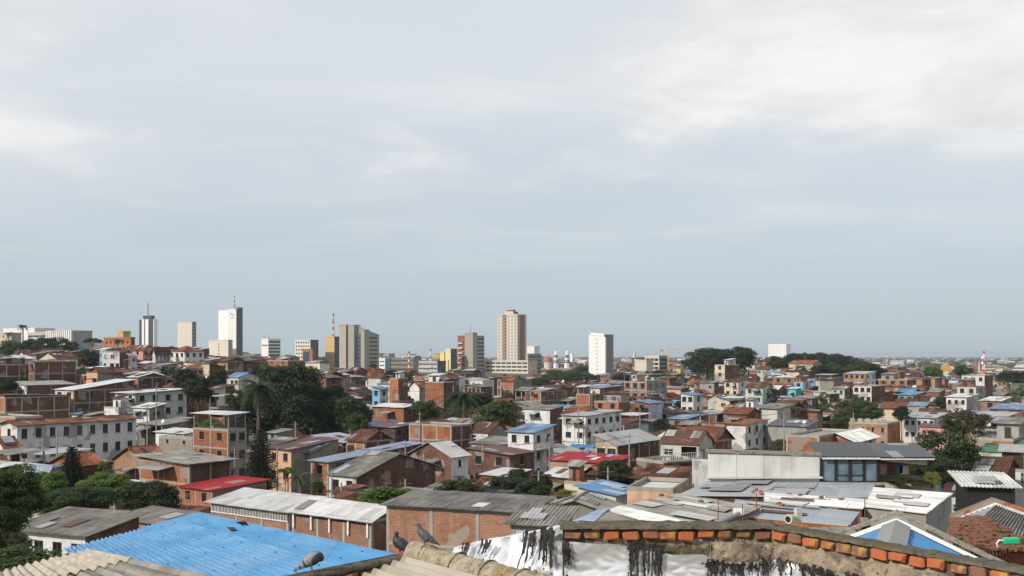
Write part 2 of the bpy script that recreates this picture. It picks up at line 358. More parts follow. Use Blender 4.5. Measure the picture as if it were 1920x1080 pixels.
# ------------------------------------------------------------------ ground
def ground_fn(t):
    g = t.n('ShaderNodeNewGeometry').outputs['Position']
    c = t.mix(t.ramp(t.noise(g, .05, 5), .4, .65), (.12, .105, .085), (.055, .075, .03))
    c = t.mix(t.ramp(t.noise(g, .011, 4), .45, .6), c, (.17, .14, .12)); t.base(c); t.bump(t.noise(g, .8, 4), .4, .2)
mat('ground', ground_fn, .95, .1)
def build_ground():
    xs = sorted({s * v for v in [0, 8, 16, 25, 40, 60, 85, 110, 140, 175, 210, 250, 300, 360, 430, 520, 650, 850, 1200, 2000, 4000, 9000, 20000, 45000] for s in (1, -1)})
    ys = [-45000, -9000, -900, -200, -60, -20, 0, 10, 20, 32, 45, 58, 70, 85, 100, 115, 130, 145, 160, 175, 190, 205, 220, 235, 250, 275, 300, 325, 350, 385, 420, 460, 500, 550, 600, 675, 750, 870, 1000, 1200, 1400, 1800, 2200, 3500, 6000, 10000, 20000, 45000]
    v = [(x, y, terrain(x, y)) for y in ys for x in xs]; n = len(xs)
    f = [(j * n + i, j * n + i + 1, (j + 1) * n + i + 1, (j + 1) * n + i) for j in range(len(ys) - 1) for i in range(n - 1)]
    me = bpy.data.meshes.new('ground'); me.from_pydata(v, [], f); me.materials.append(M['ground'])
    tag(link(bpy.data.objects.new('ground', me)), 'sloping ground under the town running out to a flat plain', None, None, 'structure')
build_ground()

# ------------------------------------------------------------------ facades, windows, houses
def facade(mb, p, du, W, zb, zt, ops, m, mr, depth=.16, u0=0.0):
    """wall with recessed rectangular openings; p is the foot at the left seen from outside"""
    p = Vector((p[0], p[1], 0)); du = Vector((du[0], du[1], 0)); n = Vector((du.y, -du.x, 0)); inn = -n * depth; Z = Vector((0, 0, 1))
    H = zt - zb
    xs = sorted({0.0, W} | {round(v, 4) for o in ops for v in o[:2]}); zs = sorted({0.0, H} | {round(v, 4) for o in ops for v in o[2:]})
    at = lambda u, v: p + du * u + Z * (zb + v)
    for j in range(len(zs) - 1):
        zc = (zs[j] + zs[j + 1]) / 2; row = [o for o in ops if o[2] < zc < o[3]]; start = None
        for i in range(len(xs) - 1):
            hole = any(o[0] < (xs[i] + xs[i + 1]) / 2 < o[1] for o in row)
            if not hole and start is None: start = xs[i]
            if start is not None and (hole or i == len(xs) - 2):
                e = xs[i] if hole else xs[i + 1]
                mb.poly([at(start, zs[j]), at(e, zs[j]), at(e, zs[j + 1]), at(start, zs[j + 1])], m, [(u0 + start, zs[j]), (u0 + e, zs[j]), (u0 + e, zs[j + 1]), (u0 + start, zs[j + 1])])
                start = None
    for a, b, c, d in ops:
        q = [at(a, c), at(b, c), at(b, d), at(a, d)]
        for k in range(4):
            l = (k + 1) % 4; mb.poly([q[k], q[l], q[l] + inn, q[k] + inn], mr)
WINC = {}
def window_mesh(w, h, style):
    w = round(w, 1); h = round(h, 1); k = (w, h, style)
    if k in WINC: return WINC[k]
    mb = MB(); X, Y, Z = Vector((1, 0, 0)), Vector((0, 1, 0)), Vector((0, 0, 1)); t = .035; d = .03
    mb.poly([(-w / 2, .05, 0), (w / 2, .05, 0), (w / 2, .05, h), (-w / 2, .05, h)], 0)
    fr = []
    fr += [((0, 0, t), X * w / 2, Z * t), ((0, 0, h - t), X * w / 2, Z * t), ((-w / 2 + t, 0, h / 2), X * t, Z * (h / 2 - 2 * t)), ((w / 2 - t, 0, h / 2), X * t, Z * (h / 2 - 2 * t))]
    nm = 1 if w < 1.7 else 3
    for i in range(nm): fr.append((((i + 1) / (nm + 1) * w - w / 2, 0, h / 2), X * .022, Z * (h / 2 - 2 * t)))
    if style in ('white', 'grille'): fr.append(((0, -.012, h * .62), X * (w / 2 - 2 * t), Z * .018))
    for c, a, b in fr: mb.box(c, a, Y * d, b, 1)
    mb.box((0, -.14, -.04), X * (w / 2 + .08), Y * .12, Z * .04, 2)
    me = bpy.data.meshes.new('window'); me.from_pydata([tuple(v) for v in mb.v], [], mb.f)
    fm = {'dark': 'win_dark', 'white': 'win_white', 'wood': 'win_wood', 'grille': 'win_white', 'turq': 'win_white', 'blue': 'win_white'}[style]
    for x in ({'turq': 'glass_turq', 'blue': 'glass_blue'}.get(style, 'glass'), fm, 'frame_conc'): me.materials.append(M[x])
    me.polygons.foreach_set('material_index', mb.m); me.update(); WINC[k] = me
    return me
def window(parent, pos, n, w, h, style='dark', name='window'):
    if WL[parent.name].y < 175:                # near enough to tell pane, frame and sill apart
        k = (round(w, 1), round(h, 1), style, 'split')
        if k not in WINC:
            src = window_mesh(w, h, style); out = []
            for mi, nm in ((0, 'window'), (1, 'frame'), (2, 'sill')):
                f = [p for p in src.polygons if p.material_index == mi]; vi = sorted({v for p in f for v in p.vertices}); rm = {v: i for i, v in enumerate(vi)}
                me = bpy.data.meshes.new(nm); me.from_pydata([tuple(src.vertices[v].co) for v in vi], [], [[rm[v] for v in p.vertices] for p in f]); me.materials.append(src.materials[mi]); out.append(me)
            WINC[k] = out
        g, f, s = WINC[k]; o = link(bpy.data.objects.new(name, g), parent); o.location = Vector(pos) - WL[parent.name]; o.rotation_euler = (0, 0, math.atan2(n.x, -n.y)); WL[o.name] = Vector(pos)
        link(bpy.data.objects.new('frame', f), o); link(bpy.data.objects.new('sill', s), o); return o
    o = link(bpy.data.objects.new(name, window_mesh(w, h, style)), parent)
    o.location = Vector(pos) - WL[parent.name]; o.rotation_euler = (0, 0, math.atan2(n.x, -n.y)); WL[o.name] = Vector(pos); return o

TH = 35.0
HERO = []       # x0, x1, ytop, yb, D: picture boxes that nearer filler must leave free
FOOT = []       # x, y, radius of what already stands
MARK = []       # landmark phrase, px, py
def solve(xl, xc, xr, D, th, w1=None, w2=None):
    t = math.radians(th); a = Vector((-math.cos(t), math.sin(t), 0)); b = Vector((math.sin(t), math.cos(t), 0))
    g2 = w2 is not None
    ul, uc, ur = [(x - CX) / F for x in (xl, xc, xr)]; C = Vector((uc * D, D, 0))
    if w1 is None: w1 = (C.x - ul * D) / max(.12, math.cos(t) + ul * math.sin(t))
    if w2 is None: w2 = (ur * D - C.x) / max(.12, math.sin(t) - ur * math.cos(t))
    return C, a, b, max(w1, 1.0), max(1.0, w2 if g2 else min(w2, 24.0 if ur < .1 else 15.0))
RM = {'white': 'r_white', 'zinc': 'r_zinc', 'blue': 'r_blue', 'red': 'r_red', 'asb': 'r_asb', 'dark': 'r_dark', 'lilac': 'r_lilac', 'green': 'r_green', 'rust': 'r_rust'}

def house_geo(name, label, C, a, b, w1, w2, zt, zb, roof=('flat',), wl='brick_orange', wr=None, nl=0, nr=0, fl=2, frame=False, win=('dark', 1.2, 1.3, .95),
              group=None, over=.45, cat='house', fh=2.75, wave=False, det=True, terr=None, rng=rng, loose=0.0, patches=True):
    wr = wr or wl; wb = wr if wr.startswith('brick') else wl
    A = C + a * w1; B = C + b * w2; Dd = A + b * w2; ctr = (C + Dd) / 2
    root = empty(name, (ctr.x, ctr.y, zb), label, cat, group)
    kind = roof[0]; key = roof[1] if len(roof) > 1 else 'concrete'; rise = roof[2] if len(roof) > 2 else .6; low = roof[3] if len(roof) > 3 else 'L'
    def hz(s, t):
        s = min(max(s, 0), w1) / w1; t = min(max(t, 0), w2) / w2
        if kind == 'mono': return rise * {'L': t, 'R': s, 'BL': 1 - t, 'BR': 1 - s}[low]
        if kind == 'gable': return rise * (1 - abs(2 * t - 1)) if low == 'a' else rise * (1 - abs(2 * s - 1))
        return 0.0
    mb = MB(); H = zt - zb; wins = []
    mats = [wl, wr, wb, 'concrete']
    faces = [(A, -a, w1, nl, 0, [(w1, 0), (0, 0)]), (C, b, w2, nr, 1, [(0, 0), (0, w2)]), (B, a, w1, 0, 2, [(0, w2), (w1, w2)]), (Dd, -b, w2, 0, 2, [(w1, w2), (w1, 0)])]
    for p, du, W, n, m, (e0, e1) in faces:
        ops = []; nrm = Vector((du.y, -du.x, 0)); nb = max(1, round(W / 3.4))
        if n:
            ww, wh, sill = win[1], win[2], win[3]
            if W / n < ww + .35: n = max(1, int(W / (ww + .5)))
            for k in range(min(fl, max(1, int((H + .4) / fh)))):
                v0 = H - (k + 1) * fh + sill
                if v0 < .25: continue
                for i in range(n):
                    c = (i + .5) / n * W
                    if loose:
                        if rng.random() < loose: continue
                        if rng.random() < .3 and W / n > 2.6 and k == 0:   # an open gallery instead of a window
                            hw = min(W / n / 2 - .3, 1.7); ops.append((c - hw, c + hw, v0 - .15, v0 + 1.45)); continue
                        c += rng.uniform(-.5, .5) * max(0, W / n - ww - .3) * .6
                    ops.append((c - ww / 2, c + ww / 2, v0, v0 + wh)); wins.append((p + du * c, nrm, v0))
            nb = n if W / n < 5 else 2 * n if (W / (2 * n)) > 2.2 else n
        facade(mb, p, du, W, zb, zt, ops, m, 3)
        t0, t1 = hz(*e0), hz(*e1); tm = hz((e0[0] + e1[0]) / 2, (e0[1] + e1[1]) / 2)
        if max(t0, t1, tm) > .01:
            q = p + du * W; z = lambda v, hh: Vector((v.x, v.y, zt + hh)); mid = p + du * W / 2
            mb.poly([z(p, 0), z(q, 0), z(q, t1), z(mid, tm), z(p, t0)], m, [(0, H), (W, H), (W, H + t1), (W / 2, H + tm), (0, H + t0)])
        if frame and m in (0, 1):
            fm = MB(); cw = .13
            cols = [j / nb * W for j in range(nb + 1)]
            for c in cols:
                c = min(max(c, cw), W - cw); g = p + du * c
                fm.box((g.x + nrm.x * .0, g.y + nrm.y * .0, zb + H / 2), du * cw, nrm * .035, Vector((0, 0, H / 2)))
            for k in range(0, min(fl + 1, int(H / fh) + 1)):
                z = zt - k * fh - .14
                if z - .14 > zb: fm.box((p.x + du.x * W / 2, p.y + du.y * W / 2, z), du * (W / 2), nrm * .045, Vector((0, 0, .13)))
            fm.build('concrete_frame', 'frame_conc', root)
    mb.build('wall', mats, root)
    for g, nrm, v0 in wins:
        window(root, Vector((g.x, g.y, zb + v0)) - nrm * .12, nrm, win[1], win[2], win[0])
    # roof
    o = over; G = lambda s, t, z: C + a * s + b * t + Vector((0, 0, zt + z))
    rb = MB(); nx = 0.05
    if kind in ('mono', 'gable'):
        mk = RM.get(key, key); amp = (.05 if key.startswith('tile') else .03) if wave else 0
        pit = .25
        if wave: mk = {'r_asb': 'n_asb', 'tile_brown': 'tile_near', 'r_white': 'n_white'}.get(mk, mk)
        def pl(s0, s1, t0, t1, h00, h10, h11, h01, across):
            p = [G(s0, t0, h00 + nx), G(s1, t0, h10 + nx), G(s1, t1, h11 + nx), G(s0, t1, h01 + nx)]
            if across == 's': rb.sheet(p[0], p[1], p[2], p[3], pit, amp, .05, rows=3, jit=.05)
            else: rb.sheet(p[0], p[3], p[2], p[1], pit, amp, .05, rows=3, jit=.05)
        if kind == 'mono':
            k = rise / (w2 if low in ('L', 'BL') else w1) * o
            e = {'L': (-k, -k, rise + k, rise + k), 'BL': (rise + k, rise + k, -k, -k), 'R': (-k, rise + k, rise + k, -k), 'BR': (rise + k, -k, -k, rise + k)}[low]
            pl(-o, w1 + o, -o, w2 + o, *e, 's' if low in ('L', 'BL') else 't')
        elif low == 'a':
            k = 2 * rise / w2 * o; h = w2 / 2
            pl(-o, w1 + o, -o, h, -k, -k, rise, rise, 's'); pl(-o, w1 + o, h, w2 + o, rise, rise, -k, -k, 's')
            rb.bar(G(-o, h, rise + .07), G(w1 + o, h, rise + .07), .11, 0, 6)
        else:
            k = 2 * rise / w1 * o; h = w1 / 2
            pl(-o, h, -o, w2 + o, -k, rise, rise, -k, 't'); pl(h, w1 + o, -o, w2 + o, rise, -k, -k, rise, 't')
            rb.bar(G(h, -o, rise + .07), G(h, w2 + o, rise + .07), .11, 0, 6)
        rb.build('roof', mk, root)
        for k in range(rng.choice((0, 1, 1, 2, 3)) if patches else 0):     # later sheets laid over leaks
            ss, tt = rng.uniform(.7, 1.8), rng.uniform(1.2, 2.8)
            if low in ('R', 'BR', 'b'): ss, tt = tt, ss
            s0, t0 = rng.uniform(0, max(.1, w1 - ss)), rng.uniform(0, max(.1, w2 - tt)); s1, t1 = min(w1, s0 + ss), min(w2, t0 + tt)
            if kind == 'gable':
                if low == 'a': t0, t1 = (t0 * .5, min(w2 / 2, t0 * .5 + tt)) if rng.random() < .7 else (max(w2 / 2, t0), t1)
                else: s0, s1 = (s0 * .5, min(w1 / 2, s0 * .5 + ss)) if rng.random() < .6 else (max(w1 / 2, s0), s1)
            if s1 - s0 < .3 or t1 - t0 < .3: continue
            pb = MB(); z = .13 + .02 * k; pb.sheet(G(s0, t0, hz(s0, t0) + z), G(s1, t0, hz(s1, t0) + z), G(s1, t1, hz(s1, t1) + z), G(s0, t1, hz(s0, t1) + z), .25, 0, .03); pb.build('roof_patch', rng.choice(['r_asb', 'r_zinc', 'r_zinc', 'r_rust', 'r_white', 'tile_brown', 'r_asb', 'r_lilac']), root)
    elif kind == 'hip':
        mk = RM.get(key, key); i = min(w1, w2) / 2 + o
        c4 = [G(-o, -o, nx), G(w1 + o, -o, nx), G(w1 + o, w2 + o, nx), G(-o, w2 + o, nx)]
        if w1 >= w2: r0, r1 = G(i - o, w2 / 2, rise), G(w1 + o - i, w2 / 2, rise); sides = [(c4[0], c4[1], r1, r0), (c4[2], c4[3], r0, r1), (c4[1], c4[2], r1), (c4[3], c4[0], r0)]
        else: r0, r1 = G(w1 / 2, i - o, rise), G(w1 / 2, w2 + o - i, rise); sides = [(c4[0], c4[1], r0), (c4[1], c4[2], r1, r0), (c4[2], c4[3], r1), (c4[3], c4[0], r0, r1)]
        for s in sides:
            L = (s[1] - s[0]).length; hgt = (s[2] - s[1]).length
            uv = [(0, 0), (L, 0), (L - i, hgt), (i, hgt)] if len(s) == 4 else [(0, 0), (L, 0), (L / 2, hgt)]
            rb.poly(s, 0, uv)
        rb.poly(c4[::-1], 0); rb.build('roof', mk, root)
    else:
        rb.poly([G(0, 0, -.35), G(0, w2, -.35), G(w1, w2, -.35), G(w1, 0, -.35)][::-1], 0, [(0, 0), (w2, 0), (w2, w1), (0, w1)])
        rb.build('roof', key if key in M else 'concrete', root)
        pm = MB(); q = .10
        for p0, p1 in ((G(0, 0, 0), G(w1, 0, 0)), (G(w1, 0, 0), G(w1, w2, 0)), (G(w1, w2, 0), G(0, w2, 0)), (G(0, w2, 0), G(0, 0, 0))):
            d = (p1 - p0); L = d.length; d.normalize(); nn = Vector((-d.y, d.x, 0)); c = (p0 + p1) / 2
            cc = c + (nn if (nn.dot(Vector((ctr.x, ctr.y, 0)) - Vector((c.x, c.y, 0))) > 0) else -nn) * .08
            pm.box((cc.x, cc.y, zt - .12), d * (L / 2), nn * .09, Vector((0, 0, .17)))
        pm.build('parapet', 'frame_conc', root)
        if kind == 'open':          # a light roof on posts above the terrace
            hh = 2.3; st = 2.0; n1 = max(2, int(w1 / 3) + 1); n2 = max(2, int(w2 / 3.5) + 1)
            for i in range(n1):
                for j in range(n2):
                    if 0 < i < n1 - 1 and 0 < j < n2 - 1: continue
                    g = G(.12 + (w1 - .24) * i / (n1 - 1), .12 + (w2 - .24) * j / (n2 - 1), 0); pr = MB(); pr.bar(g, g + Vector((0, 0, hh)), .09); pr.build('terrace_post', 'frame_conc', root)
            rb2 = MB(); rb2.sheet(G(-o, -o, hh), G(w1 + o, -o, hh), G(w1 + o, w2 + o, hh + rise), G(-o, w2 + o, hh + rise), .25, 0, .06)
            rb2.build('terrace_roof', RM.get(roof[4] if len(roof) > 4 else 'zinc', 'r_zinc'), root)
    if det: roof_bits(root, G, w1, w2, kind, hz, rng)
    if terr: terr(root, G, w1, w2)
    return root
def tank_on(root, p, m='tank_black', r=.55, h=1.1):
    mb = MB(); mb.bar(p, p + Vector((0, 0, h * .85)), r, 0, 12, r * .92); mb.bar(p + Vector((0, 0, h * .85)), p + Vector((0, 0, h)), r * .92, 0, 12, r * .35)
    mb.build('water_tank', m, root)
def mast_on(root, p, h=2.2):
    mb = MB(); mb.bar(p, p + Vector((0, 0, h)), .025, 0, 4)
    for k in range(4): mb.bar(p + Vector((-.45 + .08 * k, 0, h - .12 * k)), p + Vector((.45 - .08 * k, 0, h - .12 * k)), .012)
    mb.build('television_aerial', 'steel', root)
def dish_on(root, p):
    mb = MB(); mb.bar(p, p + Vector((0, 0, .6)), .03); c = p + Vector((0, 0, .75)); ax = Vector((-.5, -.75, .45)).normalized()
    u = ax.cross(Vector((0, 0, 1))).normalized(); w = ax.cross(u); r = .38; n = 10
    ring = [c + ax * .12 + (u * math.cos(6.2832 * k / n) + w * math.sin(6.2832 * k / n)) * r for k in range(n)]
    for k in range(n): mb.poly([c, ring[k], ring[(k + 1) % n]]); mb.poly([c - ax * .02, ring[(k + 1) % n] - ax * .02, ring[k] - ax * .02])
    mb.bar(c, c + ax * .4, .015); mb.build('satellite_dish', 'steel_white', root)
def roof_bits(root, G, w1, w2, kind, hz, rng):
    q = rng.random(); au, bu = G(1, 0, 0) - G(0, 0, 0), G(0, 1, 0) - G(0, 0, 0); Z = Vector((0, 0, 1))
    if kind == 'flat' and q < .7:             # a room built on part of the flat roof, under its own sheet
        f = rng.uniform(.4, .65); s0 = rng.choice((0.1, w1 * (1 - f) - .1)); t0 = w2 * rng.uniform(.15, .4); hh = rng.uniform(1.7, 2.3); ww, dd = w1 * f, w2 * .5; mb = MB(); mb.box(G(s0 + ww / 2, t0 + dd / 2, hh / 2 - .3), au * ww / 2, bu * dd / 2, Z * (hh / 2 + .05)); mb.build('roof_room', rng.choice(['brick_orange', 'brick_red', 'oldwall', 'white', 'brick_brown', 'concrete']), root)
        mb = MB(); mb.sheet(G(s0 - .4, t0 - .6, hh - .3), G(s0 + ww + .4, t0 - .6, hh - .3), G(s0 + ww + .4, t0 + dd + .3, hh + .25), G(s0 - .4, t0 + dd + .3, hh + .25), .25, 0, .05); mb.build('roof_sheet', rng.choice(['r_zinc', 'r_white', 'r_asb', 'r_asb', 'r_blue', 'tile_red', 'r_rust']), root)
        mb = MB(); mb.poly([G(s0 + ww * .35, t0 - .01, -.3), G(s0 + ww * .65, t0 - .01, -.3), G(s0 + ww * .65, t0 - .01, 1.3), G(s0 + ww * .35, t0 - .01, 1.3)]); mb.build('door', 'win_dark', root)
    elif kind in ('mono', 'gable') and q < .5:  # a lean-to sheet or patch on the roof
        f = rng.uniform(.25, .5); s0 = w1 * rng.uniform(0, 1 - f); ww = w1 * f; dd = rng.uniform(1.6, 3.0); z = -rng.uniform(.5, 1.1); mb = MB(); mb.sheet(G(s0, -dd, z - .35), G(s0 + ww, -dd, z - .35), G(s0 + ww, .02, z), G(s0, .02, z), .25, 0, .05); mb.build('lean_to_roof', rng.choice(['r_zinc', 'r_white', 'r_asb', 'r_asb', 'tile_brown', 'r_rust', 'tile_red']), root)
        for s in (s0 + .1, s0 + ww - .1): mb = MB(); mb.bar(G(s, -dd + .1, z - 3.2), G(s, -dd + .1, z - .35), .06); mb.build('lean_to_post', 'wood', root)
    if kind == 'flat' and rng.random() < .4:  # starter bars left for the next storey
        for s, t in ((.15, .15), (w1 - .15, .15), (w1 / 2, .15), (.15, w2 - .15)):
            mb = MB(); h_ = rng.uniform(.5, 1.2)
            for dx, dy in ((.06, .06), (-.06, .06), (.06, -.06)): mb.bar(G(s + dx, t + dy, -.1), G(s + dx, t + dy, h_), .015, 0, 3)
            mb.box(G(s, t, .15), au * .1, bu * .1, Z * .2); mb.build('starter_bars', 'win_wood', root)
    if kind in ('flat', 'none') and rng.random() < .55: tank_on(root, G(w1 * rng.uniform(.3, .8), w2 * rng.uniform(.3, .8), -.34), rng.choice(['tank_black', 'tank_blue', 'steel_white', 'tank_black']))
    if rng.random() < .3:
        s, t = w1 * rng.uniform(.1, .9), w2 * rng.uniform(.1, .9); mast_on(root, G(s, t, hz(s, t) - .3), rng.uniform(1.6, 2.8))
    if rng.random() < .06:
        s, t = w1 * rng.uniform(.1, .5), w2 * rng.uniform(.1, .5); dish_on(root, G(s, t, hz(s, t) - .3))

def base_z(C, a, b, w1, w2):
    pts = (C, C + a * w1, C + b * w2, C + a * w1 + b * w2); return min(terrain(p.x, p.y) for p in pts) - .6
def house(label, xl, xc, xr, yt, D, roof=('flat',), wl='brick_orange', wr=None, nl=0, nr=0, yb=None, th=TH, w1=None, w2=None, name=None, mark=None, **kw):
    C, a, b, w1, w2 = solve(xl, xc, xr, D, th, w1, w2)
    zt = (HY - yt) / F * D; zb = base_z(C, a, b, w1, w2)
    if zt - zb < 2.4: zb = zt - 2.4
    if D < 150: kw.setdefault('wave', True)
    name = name or ('brick_house' if wl.startswith('brick') else 'plaster_house')
    r = house_geo(name, label, C, a, b, w1, w2, zt, zb, roof, wl, wr, nl, nr, **kw)
    rs = roof[2] if len(roof) > 2 and roof[0] in ('mono', 'gable', 'hip') else (2.6 if roof[0] == 'open' else .3)
    HERO.append((min(xl, xc), max(xr, xc), yt - rs / D * F, yb if yb else yt + 2.6 / D * F, D))
    for s in (.2, .5, .8):
        for t in (.2, .5, .8):
            p = C + a * w1 * s + b * w2 * t; FOOT.append((p.x, p.y, max(w1, w2) * .24))
    if mark: MARK.append((mark, (xl + xr) / 2, yt))
    return r

# ------------------------------------------------------------------ towers of the centre
def grid(W, H, cols, rh, ww, wh, m=.6, off=.9, top=1.2):
    ops = []; n = int((H - top) / rh); st = (W - 2 * m) / cols; ww = min(ww, st * .85)
    for k in range(n):
        v = H - top - k * rh - wh
        if v < .3: break
        for i in range(cols): c = m + (i + .5) * st; ops.append((c - ww / 2, c + ww / 2, v, v + wh))
    return ops
def bands(W, H, rh, bh, m=.5, top=1.5, n=1, gap=.4):
    ops = []; k = 0; st = (W - 2 * m) / n
    while H - top - k * rh - bh > .5:
        v = H - top - k * rh - bh
        for i in range(n): ops.append((m + i * st + (gap / 2 if n > 1 else 0), m + (i + 1) * st - (gap / 2 if n > 1 else 0), v, v + bh))
        k += 1
    return ops
def block(root, C, a, b, w1, w2, zt, zb, wl, wr=None, L=None, R=None, gl='glass_blue', roofm='tower_grey', name='wall', par=True):
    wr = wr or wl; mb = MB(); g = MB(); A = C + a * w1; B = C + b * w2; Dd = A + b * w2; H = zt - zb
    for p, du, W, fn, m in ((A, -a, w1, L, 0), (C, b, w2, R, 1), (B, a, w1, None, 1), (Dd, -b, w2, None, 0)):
        ops = fn(W, H) if fn else []
        facade(mb, p, du, W, zb, zt, ops, m, m, .45)
        if ops:
            n = Vector((du.y, -du.x, 0)); z0, z1 = zb + min(o[2] for o in ops), zb + max(o[3] for o in ops); u0, u1 = min(o[0] for o in ops), max(o[1] for o in ops)
            q = p - n * .42; g.poly([(q + du * u0).xy[:] + (z0,), (q + du * u1).xy[:] + (z0,), (q + du * u1).xy[:] + (z1,), (q + du * u0).xy[:] + (z1,)])
    Z = Vector((0, 0, 1)); T = lambda p, z: Vector((p.x, p.y, z))
    mb.poly([T(C, zt - .5), T(B, zt - .5), T(Dd, zt - .5), T(A, zt - .5)], 2)
    if par:
        for p, q in ((C, A), (C, B), (B, Dd), (A, Dd)):
            d = (q - p); l = d.length; d.normalize(); n = Vector((-d.y, d.x, 0)); c = T((p + q) / 2, zt + .1); mb.box(c, d * (l / 2 + .1), n * .2, Z * .45, 0 if p is C and q is A else 1)
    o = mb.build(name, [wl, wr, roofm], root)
    if g.v: g.build('glazing', gl, o)
    return o
def tower(name, label, cat, xl, xc, xr, yt, D, wl, wr=None, L=None, R=None, th=TH, w1=None, w2=None, gl='glass_blue', mark=None, group='towers of the city centre', yb=None, zb=None):
    C, a, b, w1, w2 = solve(xl, xc, xr, D, th, w1, w2); zt = (HY - yt) / F * D; zb = base_z(C, a, b, w1, w2) if zb is None else zb
    ctr = C + a * w1 / 2 + b * w2 / 2; root = empty(name, (ctr.x, ctr.y, zb), label, cat, group)
    block(root, C, a, b, w1, w2, zt, zb, wl, wr, L, R, gl)
    HERO.append((xl, xr, yt, yb or yt + 60, D)); FOOT.append((ctr.x, ctr.y, max(w1, w2) * .8))
    if mark: MARK.append((mark, (xl + xr) / 2, HY + 5))
    return root, C, a, b, w1, w2, zt, zb
def G2(C, a, b, zt): return lambda s, t, z: C + a * s + b * t + Vector((0, 0, zt + z))
def lattice(name, label, cat, base, h, r0, r1, mats=('steel',), parent=None, group=None, arms=0):
    """three-sided lattice mast, painted in bands when two materials are given"""
    base = Vector(base)
    if parent is None: root = empty(name, base, label, cat, group)
    else: root = parent
    nb = 7; out = []
    for k in range(nb):
        mb = MB(); z0, z1 = h * k / nb, h * (k + 1) / nb; q0, q1 = lerp(r0, r1, k / nb), lerp(r0, r1, (k + 1) / nb)
        A = [base + Vector((q0 * math.cos(2.0944 * i + .5), q0 * math.sin(2.0944 * i + .5), z0)) for i in range(3)]; B = [base + Vector((q1 * math.cos(2.0944 * i + .5), q1 * math.sin(2.0944 * i + .5), z1)) for i in range(3)]
        w = max(.05, r0 * .16)
        for i in range(3):
            j = (i + 1) % 3; mb.bar(A[i], B[i], w, 0, 4); mb.bar(A[i], B[j], w * .7, 0, 3); mb.bar(A[j], B[i], w * .7, 0, 3); mb.bar(B[i], B[j], w * .7, 0, 3)
        mb.build('mast_section' if parent is None else 'mast', mats[k % len(mats)], root)
    for k in range(arms):
        z = h * (.45 + .5 * k / max(1, arms)); mb = MB(); q = lerp(r0, r1, z / h)
        mb.bar(base + Vector((-q - .1, -.2, z)), base + Vector((-q - .6, -.5, z)), .7, 0, 10, .75); mb.build('dish_antenna', 'steel_white', root)
    return root

